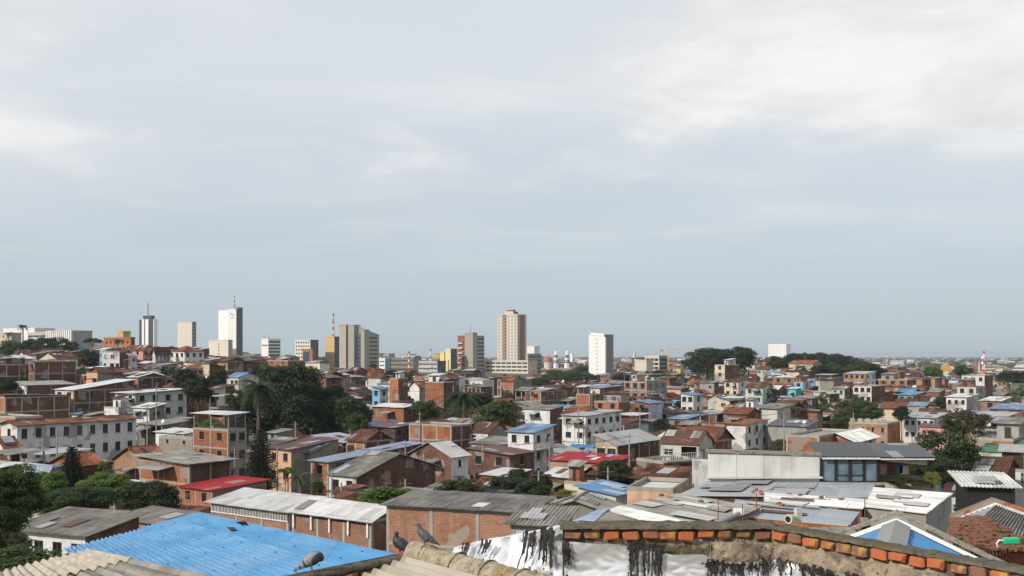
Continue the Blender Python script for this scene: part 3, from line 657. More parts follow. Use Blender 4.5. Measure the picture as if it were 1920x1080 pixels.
# ------------------------------------------------------------------ skyline, left to right
Zv = Vector((0, 0, 1))
def skyline():
    pl = None
    g = lambda c, rh=3.1, ww=1.6, wh=1.5, **k: (lambda W, H: grid(W, H, c, rh, ww, wh, **k))
    bd = lambda rh=3.2, bh=1.5, **k: (lambda W, H: bands(W, H, rh, bh, **k))
    tower('apartment_block', 'beige low apartment block behind trees at the far left edge', 'building', -20, 22, 40, 625, 640, 'cream', 'grey', g(4), None, yb=648)
    tower('apartment_block', 'white windowless slab block behind the palm on the left hill', 'building', 6, 65, 70, 616, 660, 'tower_white', 'tower_white', None, None, yb=645, mark='white slab block on the left hill', w2=14)
    r = tower('apartment_block', 'lower white and cream block right of the tall hill palm', 'building', 52, 87, 92, 624, 640, 'offwhite', 'grey', bd(3.4, 1.1, n=3), None, yb=645, w2=12)
    r, C, a, b, w1, w2, zt, zb = tower('ribbed_block', 'white office block with vertical ribs on the left hill', 'building', 87, 136, 173, 621, 600, 'tower_grey', 'grey', None, None, yb=652, mark='white ribbed block')
    for k in range(13):
        mb = MB(); s = w1 * (k + .5) / 13; c = C + a * s - b * .35; mb.box((c.x, c.y, (zt + zb) / 2 + .2), a * (w1 / 48), b * .35, Zv * ((zt - zb) / 2 + .4)); mb.build('rib', 'tower_white', r)
    mb = MB(); c = C + b * (w2 * .28) - a * -.02; mb.poly([C + b * .4 - a * -.0 + Zv * (zb) + Vector((.06, -.05, 0)), C + b * (w2 * .55) + Zv * zb + Vector((.06, -.05, 0)), C + b * (w2 * .55) + Zv * (zt - 7) + Vector((.06, -.05, 0)), C + b * .4 + Zv * (zt - 7) + Vector((.06, -.05, 0))]); mb.build('glass_panel', 'glass_turq', r)
    r, C, a, b, w1, w2, zt, zb = tower('orange_building', 'orange hotel with yellow rooftop block on the left hill', 'building', 195, 245, 253, 634, 470, 'orange', 'tower_brown', g(6, 3, 1.2, 1.2), g(2), yb=650, mark='orange hotel')
    block(r, C + a * w1 * .35 + b * 1, a, b, 4.2, 4, zt + 3, zt - .5, 'yellow', 'yellow', name='roof_block')
    mast_on(r, C + a * w1 * .2 + b * 2 + Zv * zt, 4); mast_on(r, C + a * w1 * .6 + b * 2 + Zv * (zt + 2.5), 4.5)
    # dark and white striped tower
    r, C, a, b, w1, w2, zt, zb = tower('striped_tower', 'slim dark tower with white vertical stripes and rooftop mast', 'tower', 261, 285, 295, 600, 900, 'tower_dark', 'tower_grey', bd(3.2, 1.9, m=.3), bd(3.2, 1.9, m=.3), yb=650, mark='striped tower')
    for f0, f1, m in ((.30, .46, 'tower_white'), (.56, .80, 'tower_white')):
        mb = MB(); c = C + a * (w1 * (1 - (f0 + f1) / 2)) - b * .6; mb.box((c.x, c.y, (zt + zb) / 2 + .3), a * (w1 * (f1 - f0) / 2), b * .6, Zv * ((zt - zb) / 2 + .5)); mb.build('facade_strip', m, r)
    mb = MB(); c = C + b * (w2 * .5) - a * .6; mb.box((c.x, c.y, (zt + zb) / 2 + .3), b * (w2 * .3), a * .6, Zv * ((zt - zb) / 2 + .5)); mb.build('facade_strip', 'tower_white', r)
    block(r, C + a * w1 * .2 + b * 1.5, a, b, w1 * .6, w2 * .7, zt + 3.6, zt - .5, 'tower_dark', name='roof_block')
    p = C + a * w1 * .62 + b * 4 + Zv * (zt + 3.2); lattice('', '', '', p, 12.5, .9, .3, ('steel',), r)
    mast_on(r, C + a * w1 * .3 + b * 3 + Zv * (zt + 3), 5)
    tower('cream_tower', 'plain cream tower with blank front left of the tallest white tower', 'tower', 333, 360, 368, 604, 950, 'tower_cream', 'tower_grey', None, g(3, 3.1, 1.5, 1.3), yb=650, mark='cream tower')
    # tall white tower with mast
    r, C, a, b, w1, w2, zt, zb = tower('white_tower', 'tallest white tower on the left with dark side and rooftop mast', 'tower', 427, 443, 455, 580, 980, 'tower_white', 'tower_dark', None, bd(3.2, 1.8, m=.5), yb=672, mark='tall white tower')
    block(r, C + a * w1 + b * 1.6 + a * 1.6, a, b, 14.5, 12, zt - .8, zb, 'tower_white', 'tower_dark', name='wing')
    mb = MB(); p0 = C + a * w1 * .72 - b * .08; u = -a
    for k in range(9):                       # small looped emblem high on the front
        t0, t1 = k / 9, (k + 1) / 9; f = lambda t: p0 + u * (w1 * .52 * t) + Zv * (zt - 5 + 1.5 * math.sin(t * 7.5) * (1 - t * .4)); mb.bar(f(t0), f(t1), .30, 0, 4)
    mb.box(p0 + u * (w1 * .28) + Zv * (zt - 8.2), u * (w1 * .22), b * .06, Zv * .35); mb.build('emblem', 'tower_grey', r)
    lattice('', '', '', C + a * (w1 + 1) + b * 9 + Zv * (zt - 1), 15, 1.0, .35, ('steel_red', 'steel_white'), r)
    block(r, C + a * w1 * .1 + b * 3, a, b, w1 * .5, 6, zt + 1.8, zt - .5, 'tower_grey', name='roof_block')
    tower('cream_annex', 'low cream building at the foot of the tall white tower', 'building', 391, 428, 436, 638, 900, 'tower_cream', 'grey', lambda W, H: [(W * .5, W * .5 + 1.5, H - 4 - 3 * k, H - 2.6 - 3 * k) for k in range(5)], None, yb=668)
    tower('small_office_block', 'white and blue banded office block with rooftop antennas', 'building', 490, 503, 526, 636, 900, 'tower_white', 'tower_white', lambda W, H: [(W * .1, W * .95, H - 6, H - 5)], bd(3.0, 1.6), yb=668, mark='blue banded office block')
    for q in (497, 504): lattice('antenna_mast', {497: 'left thin antenna on the blue banded office block', 504: 'right thin antenna on the blue banded office block'}[q], 'antenna', P(q, 637, 905), 4.5, .35, .1, ('steel',), None, 'thin rooftop antennas')
    tower('gridded_office_block', 'white office block with square windows behind a red brick block', 'building', 553, 582, 597, 638, 880, 'tower_cream', 'tower_dark', g(6, 3.2, 1.7, 1.6), bd(3.2, 1.7), yb=660)
    tower('red_brick_block', 'red block with dark glass in front of the square-windowed office', 'building', 567, 586, 591, 655, 850, 'orange', 'tower_brown', lambda W, H: [(1, W * .7, 1, H - 2)], None, yb=676)
    # orange slab and big concrete tower
    tower('tan_slab', 'tan blank slab with dark banded flank beside the concrete tower', 'tower', 610, 627, 642, 632, 900, 'tower_tan', 'tower_dark', None, bd(3.3, 1.7), yb=690)
    r, C, a, b, w1, w2, zt, zb = tower('concrete_tower', 'broad concrete office tower with sloping roof and tall pylons', 'tower', 640, 682, 711, 628, 820, 'tower_dark', 'tower_conc', bd(3.3, 1.9), bd(3.3, 1.7, m=2.5), yb=692, mark='concrete tower')
    for f0, f1, dz, pr in ((.70, 1.0, 8.3, 2.4), (.34, .60, 8.0, 2.4), (-.06, .10, 4.0, .8)):
        block(r, C + a * w1 * f0 - b * pr, a, b, w1 * (f1 - f0), pr + 5, zt + dz, zb, 'tower_conc', 'tower_conc', name='pylon')
    mb = MB(); T = lambda s, t, z: C + a * s + b * t + Zv * (zt + z)
    k = [(w1 * 1.0, 2, 8.2), (w1 * .34, 2, 8.0), (w1 * .1, 2, 3.8), (-.3, w2, 0.4)]
    pts = [T(w1, 1.5, 8.0), T(w1 * .3, 1.5, 7.8), T(-.2, w2 * .35, 3.4), T(-.2, w2, .4), T(w1 * .5, w2, .4), T(w1, w2 * .7, 4)]
    cc = T(w1 * .5, w2 * .4, 4.4)
    for i in range(len(pts)): mb.poly([cc, pts[i], pts[(i + 1) % len(pts)]])
    for i in range(len(pts)):
        p, q = pts[i], pts[(i + 1) % len(pts)]; mb.poly([Vector((p.x, p.y, zt - .4)), Vector((q.x, q.y, zt - .4)), q, p])
    mb.build('sloping_roof', 'tower_grey', r)
    lattice('lattice_mast', 'red and white lattice mast beside the concrete tower', 'mast', P(625, 633, 905), 22, 1.1, .5, ('steel_red', 'steel_white'), None, None, 3)
    tower('low_white_block', 'small white and blue block right of the concrete tower', 'building', 711, 722, 731, 673, 800, 'tower_white', 'skyblue', bd(3.2, 1.2, n=2), None, yb=690)
    tower('market_hall', 'brown windowed hall behind the short red and white mast', 'building', 731, 775, 790, 672, 820, 'oldwall', 'tower_grey', bd(3.4, 1.0, n=6), None, yb=694)
    lattice('lattice_mast', 'short red and white mast in front of the brown hall', 'mast', P(767, 695, 700), 13.5, 1.0, .6, ('steel_red', 'steel_white'))
    lattice('lattice_mast', 'red and white mast rising behind the grey block', 'mast', P(807, 682, 830), 14.5, 1.0, .5, ('steel_white', 'steel_white', 'steel_red'))
    tower('grey_block', 'grey and white block with a dark right side', 'building', 785, 820, 836, 678, 780, 'offwhite', 'tower_dark', bd(3.4, 1.2, n=5), bd(3.4, 1.2), yb=703)
    tower('yellow_building', 'narrow yellow building with dark glass side', 'building', 835, 845, 857, 655, 840, 'tower_yellow', 'tower_dark', None, bd(3.2, 1.6), yb=695, mark='yellow building')
    tower('yellow_annex', 'small yellow block left of the narrow yellow building', 'building', 825, 833, 836, 661, 850, 'tower_yellow', 'tower_yellow', None, None, yb=690, w2=8)
    # brick and concrete tower
    r, C, a, b, w1, w2, zt, zb = tower('brick_tower', 'brick and concrete tower with banded glass side and thin mast', 'tower', 858, 887, 908, 630, 850, 'tower_brown', 'tower_conc', g(4, 3.2, 1.3, 1.2), bd(3.2, 1.9, m=.4), yb=692, mark='brick and concrete tower')
    block(r, C - b * 1.2 - a * .8, a, b, w1 * .52, 6, zt + 2.4, zb, 'tower_conc', 'tower_conc', name='pylon')
    for k in range(6):
        mb = MB(); c = C + a * w1 * .78 - b * .7; mb.box((c.x, c.y, zt - 6 - 4.2 * k), a * 2.2, b * .7, Zv * .55); mb.build('balcony', 'tower_cream', r)
    lattice('', '', '', C + a * w1 * .3 + b * 3 + Zv * (zt + 1), 11, .3, .1, ('steel',), r)
    # tall apartment tower
    r, C, a, b, w1, w2, zt, zb = tower('apartment_tower', 'tall cream apartment tower with red stripe and many small windows', 'tower', 932, 970, 987, 590, 900, 'tower_cream', 'tower_cream', g(6, 2.9, .95, 1.15, m=.4), g(3, 2.9, 1.6, 1.3), yb=675, mark='tall apartment tower')
    for s, m in ((.62, 'tower_brown'),):
        mb = MB(); c = C + a * w1 * s - b * .35; mb.box((c.x, c.y, (zt + zb) / 2), a * (w1 * .075), b * .35, Zv * ((zt - zb) / 2 + .3)); mb.build('facade_strip', m, r)
        for k in range(17):
            mb = MB(); c2 = C + a * w1 * s - b * .75; mb.box((c2.x, c2.y, zt - 2 - 2.9 * k), a * (w1 * .07), b * .07, Zv * .55); mb.build('balcony_panel', 'tower_conc', r)
    mb = MB(); c = C + b * w2 * .5 - a * .3; mb.box((c.x, c.y, (zt + zb) / 2), b * (w2 * .2), a * .3, Zv * ((zt - zb) / 2)); mb.build('facade_strip', 'tower_brown', r)
    block(r, C + a * w1 * .22 + b * 1, a, b, w1 * .45, 7, zt + 2.6, zt - .5, 'tower_cream', 'tower_brown', name='roof_block'); block(r, C + a * w1 * .3 + b * 1.6, a, b, w1 * .26, 5, zt + 4.2, zt + 2, 'tower_brown', name='roof_block')
    tower('parking_deck', 'long beige banded parking deck under the tall apartment tower', 'building', 909, 990, 993, 677, 840, 'tower_cream', 'cream', bd(3.1, 1.5, m=.5, top=1.1, n=8, gap=.7), None, yb=706, mark='banded parking deck', w2=14)
    tower('grey_office', 'grey banded office right of the parking deck', 'building', 986, 990, 1015, 664, 850, 'tower_conc', 'tower_grey', None, bd(3.2, 1.6, m=.3), yb=702)
    tower('white_cube', 'plain white block above the grey banded office', 'building', 988, 1002, 1006, 650, 960, 'tower_white', 'tower_white', None, None, yb=664, w2=9)
    # church
    D = 900; mpp = D / F
    gz = terrain(60 * D / F, D)
    c = P(1027, 700, D); root = empty('church', (c.x, c.y, gz), 'church with red dome and two pale bell towers', 'church'); MARK.append(('church', 1045, 690)); HERO.append((1015, 1072, 655, 694, D)); FOOT.append((c.x + 8, c.y, 22))
    def rings(name, px, prof, m, n=16):
        mb = MB(); q = P(px, 668, D)
        pts = [(Vector((q.x, q.y, (HY - y) * mpp)), r * mpp) for y, r in prof]; mb.tube([p for p, _ in pts], [r for _, r in pts], n); return mb.build(name, m, root)
    o = rings('drum', 1027, [(700, 7.2), (681, 7.2), (680, 7.7), (679, 7.7)], 'tower_cream'); rings('dome', 1027, [(679, 7.3), (675, 6.9), (671, 5.6), (668, 3.2), (667, 1.5)], 'dome_red'); rings('lantern', 1027, [(667, 1.4), (663, 1.3), (661, .2)], 'tower_cream', 8)
    for px, top in ((1042, 656), (1063, 655)):
        rings('bell_tower', px, [(702, 5.2), (684, 5.2), (683.6, 5.8), (682.8, 5.8), (682.6, 4.4), (673, 4.4), (672.6, 5), (671.8, 5), (671.6, 3.4), (665, 3.3), (664.6, 3.8), (664, 3.8), (663, 2.6), (660, 2.2), (top + 2, .6), (top, .15)], 'tower_white', 8)
        for k in range(8):
            an = 6.2832 * k / 8 + .39; q = P(px, 668, D)
            for y0, y1, r in ((681, 675, 4.15), (670.5, 666, 3.15)):
                mb = MB(); d = Vector((math.cos(an), math.sin(an), 0)); e = Vector((-d.y, d.x, 0)); mb.box(Vector((q.x, q.y, (HY - (y0 + y1) / 2) * mpp)) + d * (r * mpp), e * .42, d * .12, Zv * ((y0 - y1) / 2 * mpp)); mb.build('bell_opening', 'black', root)
    mb = MB(); q = P(1040, 690, D); mb.box((q.x, q.y + 6, (gz + q.z) / 2 - 1), Vector((14, 0, 0)), Vector((0, 9, 0)), Zv * ((q.z - gz) / 2 + 1)); mb.build('nave', 'tower_conc', root)
    # white tower on the right
    r, C, a, b, w1, w2, zt, zb = tower('white_tower', 'plain white slab tower with stepped top right of the church', 'tower', 1104, 1133, 1152, 628, 800, 'tower_white', 'tower_grey', lambda W, H: [(W * .5, W * .5 + .8, H - 4 - 3 * k, H - 3 - 3 * k) for k in range(int(H / 3) - 1)], g(5, 1.9, 1.3, .9, m=2.2), yb=700, mark='white slab tower')
    mb = MB(); c = C - b * .1
    pts = [C + a * w1 * .86 + Zv * zt, C + Zv * zt, C + Zv * (zt + .8), C + a * w1 * .86 + Zv * (zt + 2.2)]; back = [p + b * 1.2 for p in pts]
    mb.poly(pts); mb.poly(back[::-1])
    for i in range(4): mb.poly([pts[i], back[i], back[(i + 1) % 4], pts[(i + 1) % 4]])
    mb.build('sloping_parapet', 'tower_white', r)
    mb = MB(); c = C + b * 1.0 - a * .4; mb.box((c.x, c.y, (zt + zb) / 2 - 1), b * 1.0, a * .4, Zv * ((zt - zb) / 2 - .8)); mb.build('corner_fin', 'tower_white', r)
    # construction site with crane
    tower('beige_block', 'low beige blank block left of the unfinished concrete frame', 'building', 1190, 1212, 1215, 676, 700, 'tower_cream', 'tower_cream', None, None, yb=697, w2=10)
    r, C, a, b, w1, w2, zt, zb = tower('unfinished_block', 'unfinished concrete frame block with open floors and red scaffold', 'building', 1209, 1236, 1251, 668, 720, 'tower_cream', 'tower_grey', bd(3.0, 2.0, m=.5, n=3), bd(3.0, 2.0, m=.4), yb=698, gl='black', mark='unfinished concrete block')
    for k in range(7):
        mb = MB(); p = C + a * w1 * k / 6 + b * .5 + Zv * zt; mb.bar(p, p + Zv * rng.uniform(1.2, 3), .12); mb.bar(p + Zv * 1, p + Zv * 1 + a * -1.6, .08); mb.build('scaffold_pole', 'steel_red', r)
    base = P(1252, 690, 760); bz = terrain(base.x, base.y)
    cr = empty('tower_crane', (base.x, base.y, bz), 'yellow tower crane with long jib beside the unfinished block', 'crane'); zt = (HY - 656) / F * 760
    mb = MB()
    for dx, dy in ((-.7, -.7), (.7, -.7), (.7, .7), (-.7, .7)): mb.bar((base.x + dx, base.y + dy, bz), (base.x + dx, base.y + dy, zt), .16)
    k = bz
    while k < zt - 2: mb.bar((base.x - .7, base.y - .7, k), (base.x + .7, base.y - .7, k + 1.6), .09); mb.bar((base.x + .7, base.y - .7, k), (base.x + .7, base.y + .7, k + 1.6), .09); k += 1.6
    mb.build('mast', 'crane_yellow', cr)
    mb = MB()
    for dy in (-.5, .5): mb.bar((base.x - 5.5, base.y + dy, zt), (base.x + 23, base.y + dy, zt + .6), .13)
    mb.bar((base.x - 1, base.y, zt + 1.3), (base.x + 22.5, base.y, zt + 1.1), .11)
    for k in range(15): mb.bar((base.x + k * 1.55, base.y - .5, zt), (base.x + k * 1.55 + .77, base.y, zt + 1.2), .06); mb.bar((base.x + k * 1.55 + .77, base.y, zt + 1.2), (base.x + k * 1.55 + 1.55, base.y + .5, zt), .06)
    mb.build('jib', 'crane_yellow', cr)
    mb = MB(); mb.bar((base.x, base.y, zt), (base.x, base.y, zt + 4), .4, 0, 4, .1); mb.bar((base.x, base.y, zt + 3.9), (base.x + 14, base.y, zt + 1.2), .05); mb.bar((base.x, base.y, zt + 3.9), (base.x - 5, base.y, zt + .2), .05); mb.build('apex', 'crane_yellow', cr)
    mb = MB(); mb.box((base.x - 4.6, base.y, zt - .5), Vector((.9, 0, 0)), Vector((0, .6, 0)), Zv * .7); mb.build('counterweight', 'concrete', cr)
    # white block on the right ridge
    tower('hilltop_block', 'white apartment block on the wooded ridge at right', 'building', 1441, 1474, 1492, 646, 1150, 'tower_white', 'tower_white', g(7, 3.0, 1.2, 1.2), g(3, 3, 1.2, 1.2), yb=672, mark='white block on the ridge', zb=-4)
    tower('hilltop_block', 'far white tower half hidden right of the church', 'building', 1069, 1073, 1075, 664, 1300, 'tower_white', 'tower_white', None, None, yb=690)
    lattice('lattice_mast', 'thin lattice mast on the far plain right of the ridge', 'mast', P(1663, 690, 1100), 16, 1.2, .5, ('steel', 'steel_white'))
    lattice('lattice_mast', 'red and white mast near the right edge', 'mast', P(1845, 700, 560), 12.5, .9, .45, ('steel_red', 'steel_white', 'steel_white'), None, None, 2)
    lattice('lattice_mast', 'small white mast beside the red and white one', 'mast', P(1836, 697, 640), 6.5, .5, .2, ('steel_white',))
    b0 = P(1774, 690, 520); bz = terrain(b0.x, b0.y)
    bb = empty('billboard', (b0.x, b0.y, bz), 'plain yellow billboard on posts among far rooftops', 'billboard'); MARK.append(('yellow billboard', 1774, 690)); HERO.append((1763, 1785, 684, 697, 520))
    mb = MB(); mb.box(b0, Vector((2.5, 0, 0)), Vector((0, .15, 0)), Zv * 1.45); mb.build('board', 'gold_sign', bb)
    for dx in (-1.6, 1.6): mb = MB(); mb.bar((b0.x + dx, b0.y + .3, bz), (b0.x + dx, b0.y + .3, b0.z), .12); mb.build('post', 'steel', bb)
    for q, y0, y1, D in ((1191, 676, 659, 760), (1089, 690, 676, 1000)): lattice('lattice_mast', {1191: 'white dish mast left of the unfinished block', 1089: 'thin mast between church and white slab tower'}[q], 'mast', P(q, y0, D), (y0 - y1) / F * D, .8, .4, ('steel_white', 'steel'), None, None, 2 if q == 1191 else 0)
skyline()

# ------------------------------------------------------------------ houses one can tell apart
BO, BR, BB, BT = 'brick_orange', 'brick_red', 'brick_brown', 'brick_tan'
def houses():
    h = house
    # left hill, far
    h('white two-storey house with a turquoise window on the left hill', 191, 224, 240, 659, 320, ('flat',), 'white', BB, 0, 0, yb=690, th=18, terr=lambda r, G, w1, w2: [window(r, G(s, -.0, z) + Vector((-.0, -.06, 0)), Vector((-math.sin(math.radians(18)), -math.cos(math.radians(18)), 0)), w, hh, st) for s, z, w, hh, st in ((w1 * .82, -2.1, 1.0, 1.2, 'turq'), (w1 * .4, -2.1, 1.6, 1.2, 'grille'), (w1 * .82, -4.8, .8, 1.0, 'dark'), (w1 * .42, -5, 1.5, 1.2, 'dark'), (w1 * .12, -5, 1.2, 1.2, 'dark'))], mark='white house with the turquoise window', det=False)
    h('narrow white house beside a brown brick wall on the left hill', 240, 244, 257, 667, 312, ('mono', 'zinc', .5, 'R'), BB, 'white', 0, 1, yb=692, win=('dark', .8, .9, 1.0))
    h('pink house under an orange tile roof on the left hill', 248, 268, 290, 656, 352, ('gable', 'tile_orange', 1.6, 'a'), 'pink', 'pink', 1, 2, yb=676, mark='pink house on the hill')
    h('white house with blue balcony and dark tile roof', 286, 291, 320, 661, 330, ('gable', 'tile_brown', 1.3, 'b'), 'white', 'white', 0, 4, yb=680, win=('blue', .9, 1.9, .3), terr=lambda r, G, w1, w2: rail(r, G(-.7, .2, -2.6), G(-.7, w2 - .2, -2.6), 1.0, 'skyblue', 14), mark='house with the blue balcony')
    h('white hilltop house under a broad red tile hip roof', 318, 346, 382, 659, 335, ('hip', 'tile_red', 2.0), 'white', 'white', 3, 3, yb=676, mark='white hip-roofed hilltop house')
    h('small white pavilion with salmon roof below the hilltop house', 339, 352, 381, 690, 288, ('gable', 'tile_orange', .7, 'b'), 'white', 'white', 0, 3, yb=705, win=('dark', 1.3, 1.4, .6))
    h('long brown brick house with concrete grid on the left hill slope', 54, 64, 143, 678, 240, ('mono', 'rust', .3, 'R'), BR, BB, 0, 0, yb=738, frame=True, fl=3, mark='gridded brick house on the slope')
    h('brown brick house at the far left edge of the hill slope', -25, -12, 60, 683, 236, ('flat',), BR, BB, 0, 0, yb=730, frame=True, fl=3)
    h('low house with cream gable and brown tile roof on the slope', 74, 106, 146, 672, 292, ('gable', 'tile_brown', 1.7, 'b'), 'cream', 'white', 0, 1, yb=676)
    h('shed with arched white metal roof on the left slope', 8, 38, 62, 672, 275, ('gable', 'white', .8, 'b'), 'grey', 'grey', 0, 0, yb=682)
    h('brick house with thin white roof edge and white porch at left', 26, 50, 140, 722, 230, ('mono', 'zinc', .7, 'R'), 'white', BB, 1, 1, yb=742, frame=True, win=('dark', 1.6, 1.5, .6))
    h('long brick house with a rising white roof edge in mid slope', 103, 138, 252, 731, 216, ('mono', 'white', 1.9, 'L'), 'cream', BB, 2, 2, yb=772, frame=True, mark='long brick house with rising roof', win=('dark', 1.6, 1.4, .8))
    h('brick house with a pale curved metal roof on the slope', 240, 258, 312, 707, 240, ('gable', 'white', .9, 'a'), BO, BB, 0, 2, yb=730, frame=True)
    h('white house under a long silver roof on the left slope', 216, 254, 350, 737, 206, ('mono', 'white', .5, 'L'), 'white', 'stained_white', 2, 4, yb=758, over=.8, mark='long silver roof')
    h('white terrace house with small silver roof and dark side', 250, 280, 308, 765, 196, ('mono', 'white', .7, 'L'), 'white', 'oldwall', 2, 2, yb=790, win=('dark', 1.5, .8, 1.2))
    h('low white annex with railing beside the silver-roofed terrace', 195, 222, 252, 764, 199, ('flat',), 'white', 'white', 0, 3, yb=790, win=('white', .7, 1.0, .9))
    h('big brick house with three concrete bays at the left edge', -14, 9, 131, 745, 202, ('mono', 'rust', .5, 'BL'), BO, BB, 1, 0, yb=795, frame=True, fl=2, fh=2.9, mark='big three-bay brick house', det=False)
    h('orange brick corner block at the left edge beside the white facade', -35, 29, 33, 782, 176, ('flat',), BO, BO, 0, 0, yb=832, w2=5, det=False)
    h('long white two-storey facade with rows of tall dark windows', 24, 32, 255, 797, 166, ('gable', 'tile_brown', .5, 'b'), 'white', 'white', 1, 9, w1=5.0, yb=866, fl=3, fh=3.3, win=('wood', 1.0, 1.6, 1.0), mark='long white facade', name='colonial_house', over=.6, det=False, wave=True)
    h('little white house with red tile roof at the left edge', -20, 18, 40, 846, 150, ('gable', 'tile_red', 1.9, 'b'), 'white', 'white', 2, 1, yb=868, over=.6)
    h('brick gable house with sagging brown tile roof', 214, 272, 318, 866, 146, ('gable', 'tile_brown', 1.9, 'b'), BT, BB, 0, 0, yb=884, mark='sagging tile-roofed brick house')
    h('orange brick house with overhanging grey sheet roof', 262, 355, 366, 869, 136, ('mono', 'asb', .5, 'R'), BO, BB, 1, 0, yb=895, frame=True, over=.9, w2=7, mark='orange brick house with overhanging roof', win=('dark', .7, .6, 1.4))
    h('small orange tiled house beside the dark pine', 98, 150, 192, 872, 140, ('gable', 'tile_orange', 1.3, 'b'), BO, BB, 0, 0, yb=886)
    h('house with pale blue metal roof among the trees at left', 45, 85, 108, 893, 128, ('gable', 'lilac', 1.2, 'a'), 'offwhite', 'offwhite', 0, 0, yb=905)
    h('grey plastered blank house with two tiny windows', 298, 361, 376, 822, 158, ('flat',), 'oldwall', 'oldwall', 2, 0, yb=860, win=('dark', .6, .6, 1.7), mark='grey plastered house', det=False)
    h('three-storey orange brick house with white pergola on top', 362, 428, 462, 806, 152, ('open', 'concrete', .25, 'L', 'white'), BO, 'concrete', 2, 2, yb=905, frame=True, fl=4, mark='three-storey brick house with pergola', win=('dark', 1.1, 1.2, 1.0), det=False)
    h('white low house with red railing behind the grey plastered house', 292, 345, 378, 813, 172, ('mono', 'white', .4, 'L'), 'white', 'white', 0, 0, yb=822)
    h('weathered concrete house below the white terrace house', 258, 304, 352, 797, 187, ('mono', 'asb', .5, 'L'), 'oldwall', 'oldwall', 2, 2, yb=815, loose=.3)
    # left foreground
    h('brick workshop under a bright red metal roof', 337, 398, 492, 919, 122, ('mono', 'red', .4, 'L'), BO, 'brick_near', 2, 0, yb=962, patches=False, w2=8.5, frame=True, mark='red-roofed workshop', win=('dark', .9, 1.1, 1.2), det=False)
    h('long brick warehouse with white roof and white louvre strip', 397, 541, 600, 958, 96, ('mono', 'white', .7, 'L'), 'brick_near', 'brick_near', 0, 0, yb=1010, frame=True, mark='white-roofed warehouse', det=False, over=.6, terr=louvres)
    h('brick warehouse end with patched white roof and dark gap', 548, 696, 727, 975, 84, ('mono', 'white', .7, 'L'), 'brick_near', 'brick_near', 0, 0, yb=1030, frame=True, det=False, over=.5, terr=gap_band)
    h('weathered brick wall building with patched grey sheet roof', 725, 985, 1000, 960, 72, ('mono', 'asb', .3, 'L'), 'brick_near', 'brick_near', 0, 0, yb=1035, frame=True, w2=5.5, mark='patched grey-roofed brick building', det=False, th=20)
    h('white cottage with grey hip roof above the near trees', 22, 160, 236, 1003, 78, ('mono', 'asb', .75, 'L'), 'white', BB, 4, 0, yb=1035, w2=5.8, win=('dark', .95, 1.25, .75), mark='grey-roofed white cottage', th=22, det=False, over=.55)
    h('low shed with dark corrugated sheets behind the blue roof', 215, 318, 362, 985, 90, ('mono', 'asb', .4, 'L'), 'oldwall', 'oldwall', 0, 0, yb=990, det=False, w2=4)
    h('house with dark flat sheet roof behind dark shrubs', 812, 955, 972, 940, 104, ('mono', 'dark', .5, 'L'), 'oldwall', 'concrete', 3, 0, yb=958, over=.8, w2=6, th=18, det=False, mark='dark flat-roofed house')
    h('old stained gable house with one small barred window', 1000, 1160, 1178, 968, 76, ('gable', 'asb', 1.1, 'b'), 'oldwall', 'oldwall', 1, 0, yb=990, w2=4.5, th=15, win=('white', 1.0, .6, 1.4), mark='stained gable house', det=False)
    h('lean-to shed with white wall panels below the stained gable', 958, 1046, 1054, 985, 58, ('mono', 'asb', .4, 'L'), 'lilac', 'oldwall', 0, 0, yb=1000, frame=True, w2=4, det=False, th=15)
    # centre left
    h('peach house with wood windows beside the dark pine', 503, 546, 560, 843, 152, ('mono', 'rust', 1.0, 'L'), 'peach', 'oldwall', 2, 0, yb=895, win=('wood', 1.0, 1.2, .9), mark='peach house', w2=10, det=False)
    h('grey plaster house joined to the peach house', 546, 582, 612, 848, 154, ('mono', 'dark', 1.0, 'L'), 'oldwall', 'oldwall', 1, 0, yb=880)
    h('long brick house under a lilac metal roof', 583, 616, 790, 866, 140, ('mono', 'lilac', 1.2, 'L'), BO, BB, 1, 0, yb=905, frame=True, mark='lilac-roofed house', win=('dark', 1.1, 1.2, 1.0))
    h('white-fronted house with dark sagging roof and brick flank', 617, 668, 816, 893, 126, ('gable', 'asb', 2.2, 'a'), 'white', BB, 2, 0, yb=930, frame=False, win=('dark', 1.1, 1.3, .8), mark='white-fronted house with brick flank')
    h('brick house with orange gable wall and white sheet roof', 766, 846, 878, 856, 148, ('gable', 'zinc', 1.9, 'b'), BB, 'white', 0, 1, yb=896, win=('dark', .7, 1.0, 1.1), mark='white sheet-roofed gable house')
    h('tall brick block with orange front and dark side', 767, 846, 884, 798, 186, ('flat',), BO, BB, 0, 0, yb=836, frame=True, mark='tall brick block', det=False)
    h('grey concrete house left of the blue-roofed white house', 884, 945, 986, 834, 172, ('mono', 'asb', .7, 'L'), 'grey', 'oldwall', 2, 1, yb=880, fl=2)
    h('three-storey white house with blue roof and balcony', 952, 1000, 1038, 811, 166, ('mono', 'blue', .9, 'L'), 'white', 'white', 2, 2, yb=882, fl=3, win=('dark', 1.0, 1.2, 1.0), mark='blue-roofed white house', terr=lambda r, G, w1, w2: rail(r, G(-.8, .2, -2.7), G(-.8, w2 - .2, -2.7), .9, 'win_white', 12))
    h('brown brick house below the grey concrete house', 878, 955, 1002, 853, 158, ('mono', 'rust', .6, 'R'), BB, BB, 2, 1, yb=900)
    h('small white shed roof between brick walls near the dark shrubs', 905, 952, 990, 893, 140, ('mono', 'white', .4, 'L'), BO, BO, 0, 0, yb=905)
    h('tan brick house with patched bright red roof', 1031, 1145, 1190, 869, 138, ('mono', 'red', .6, 'L'), BT, BB, 0, 1, yb=885, w2=5, mark='patched red roof')
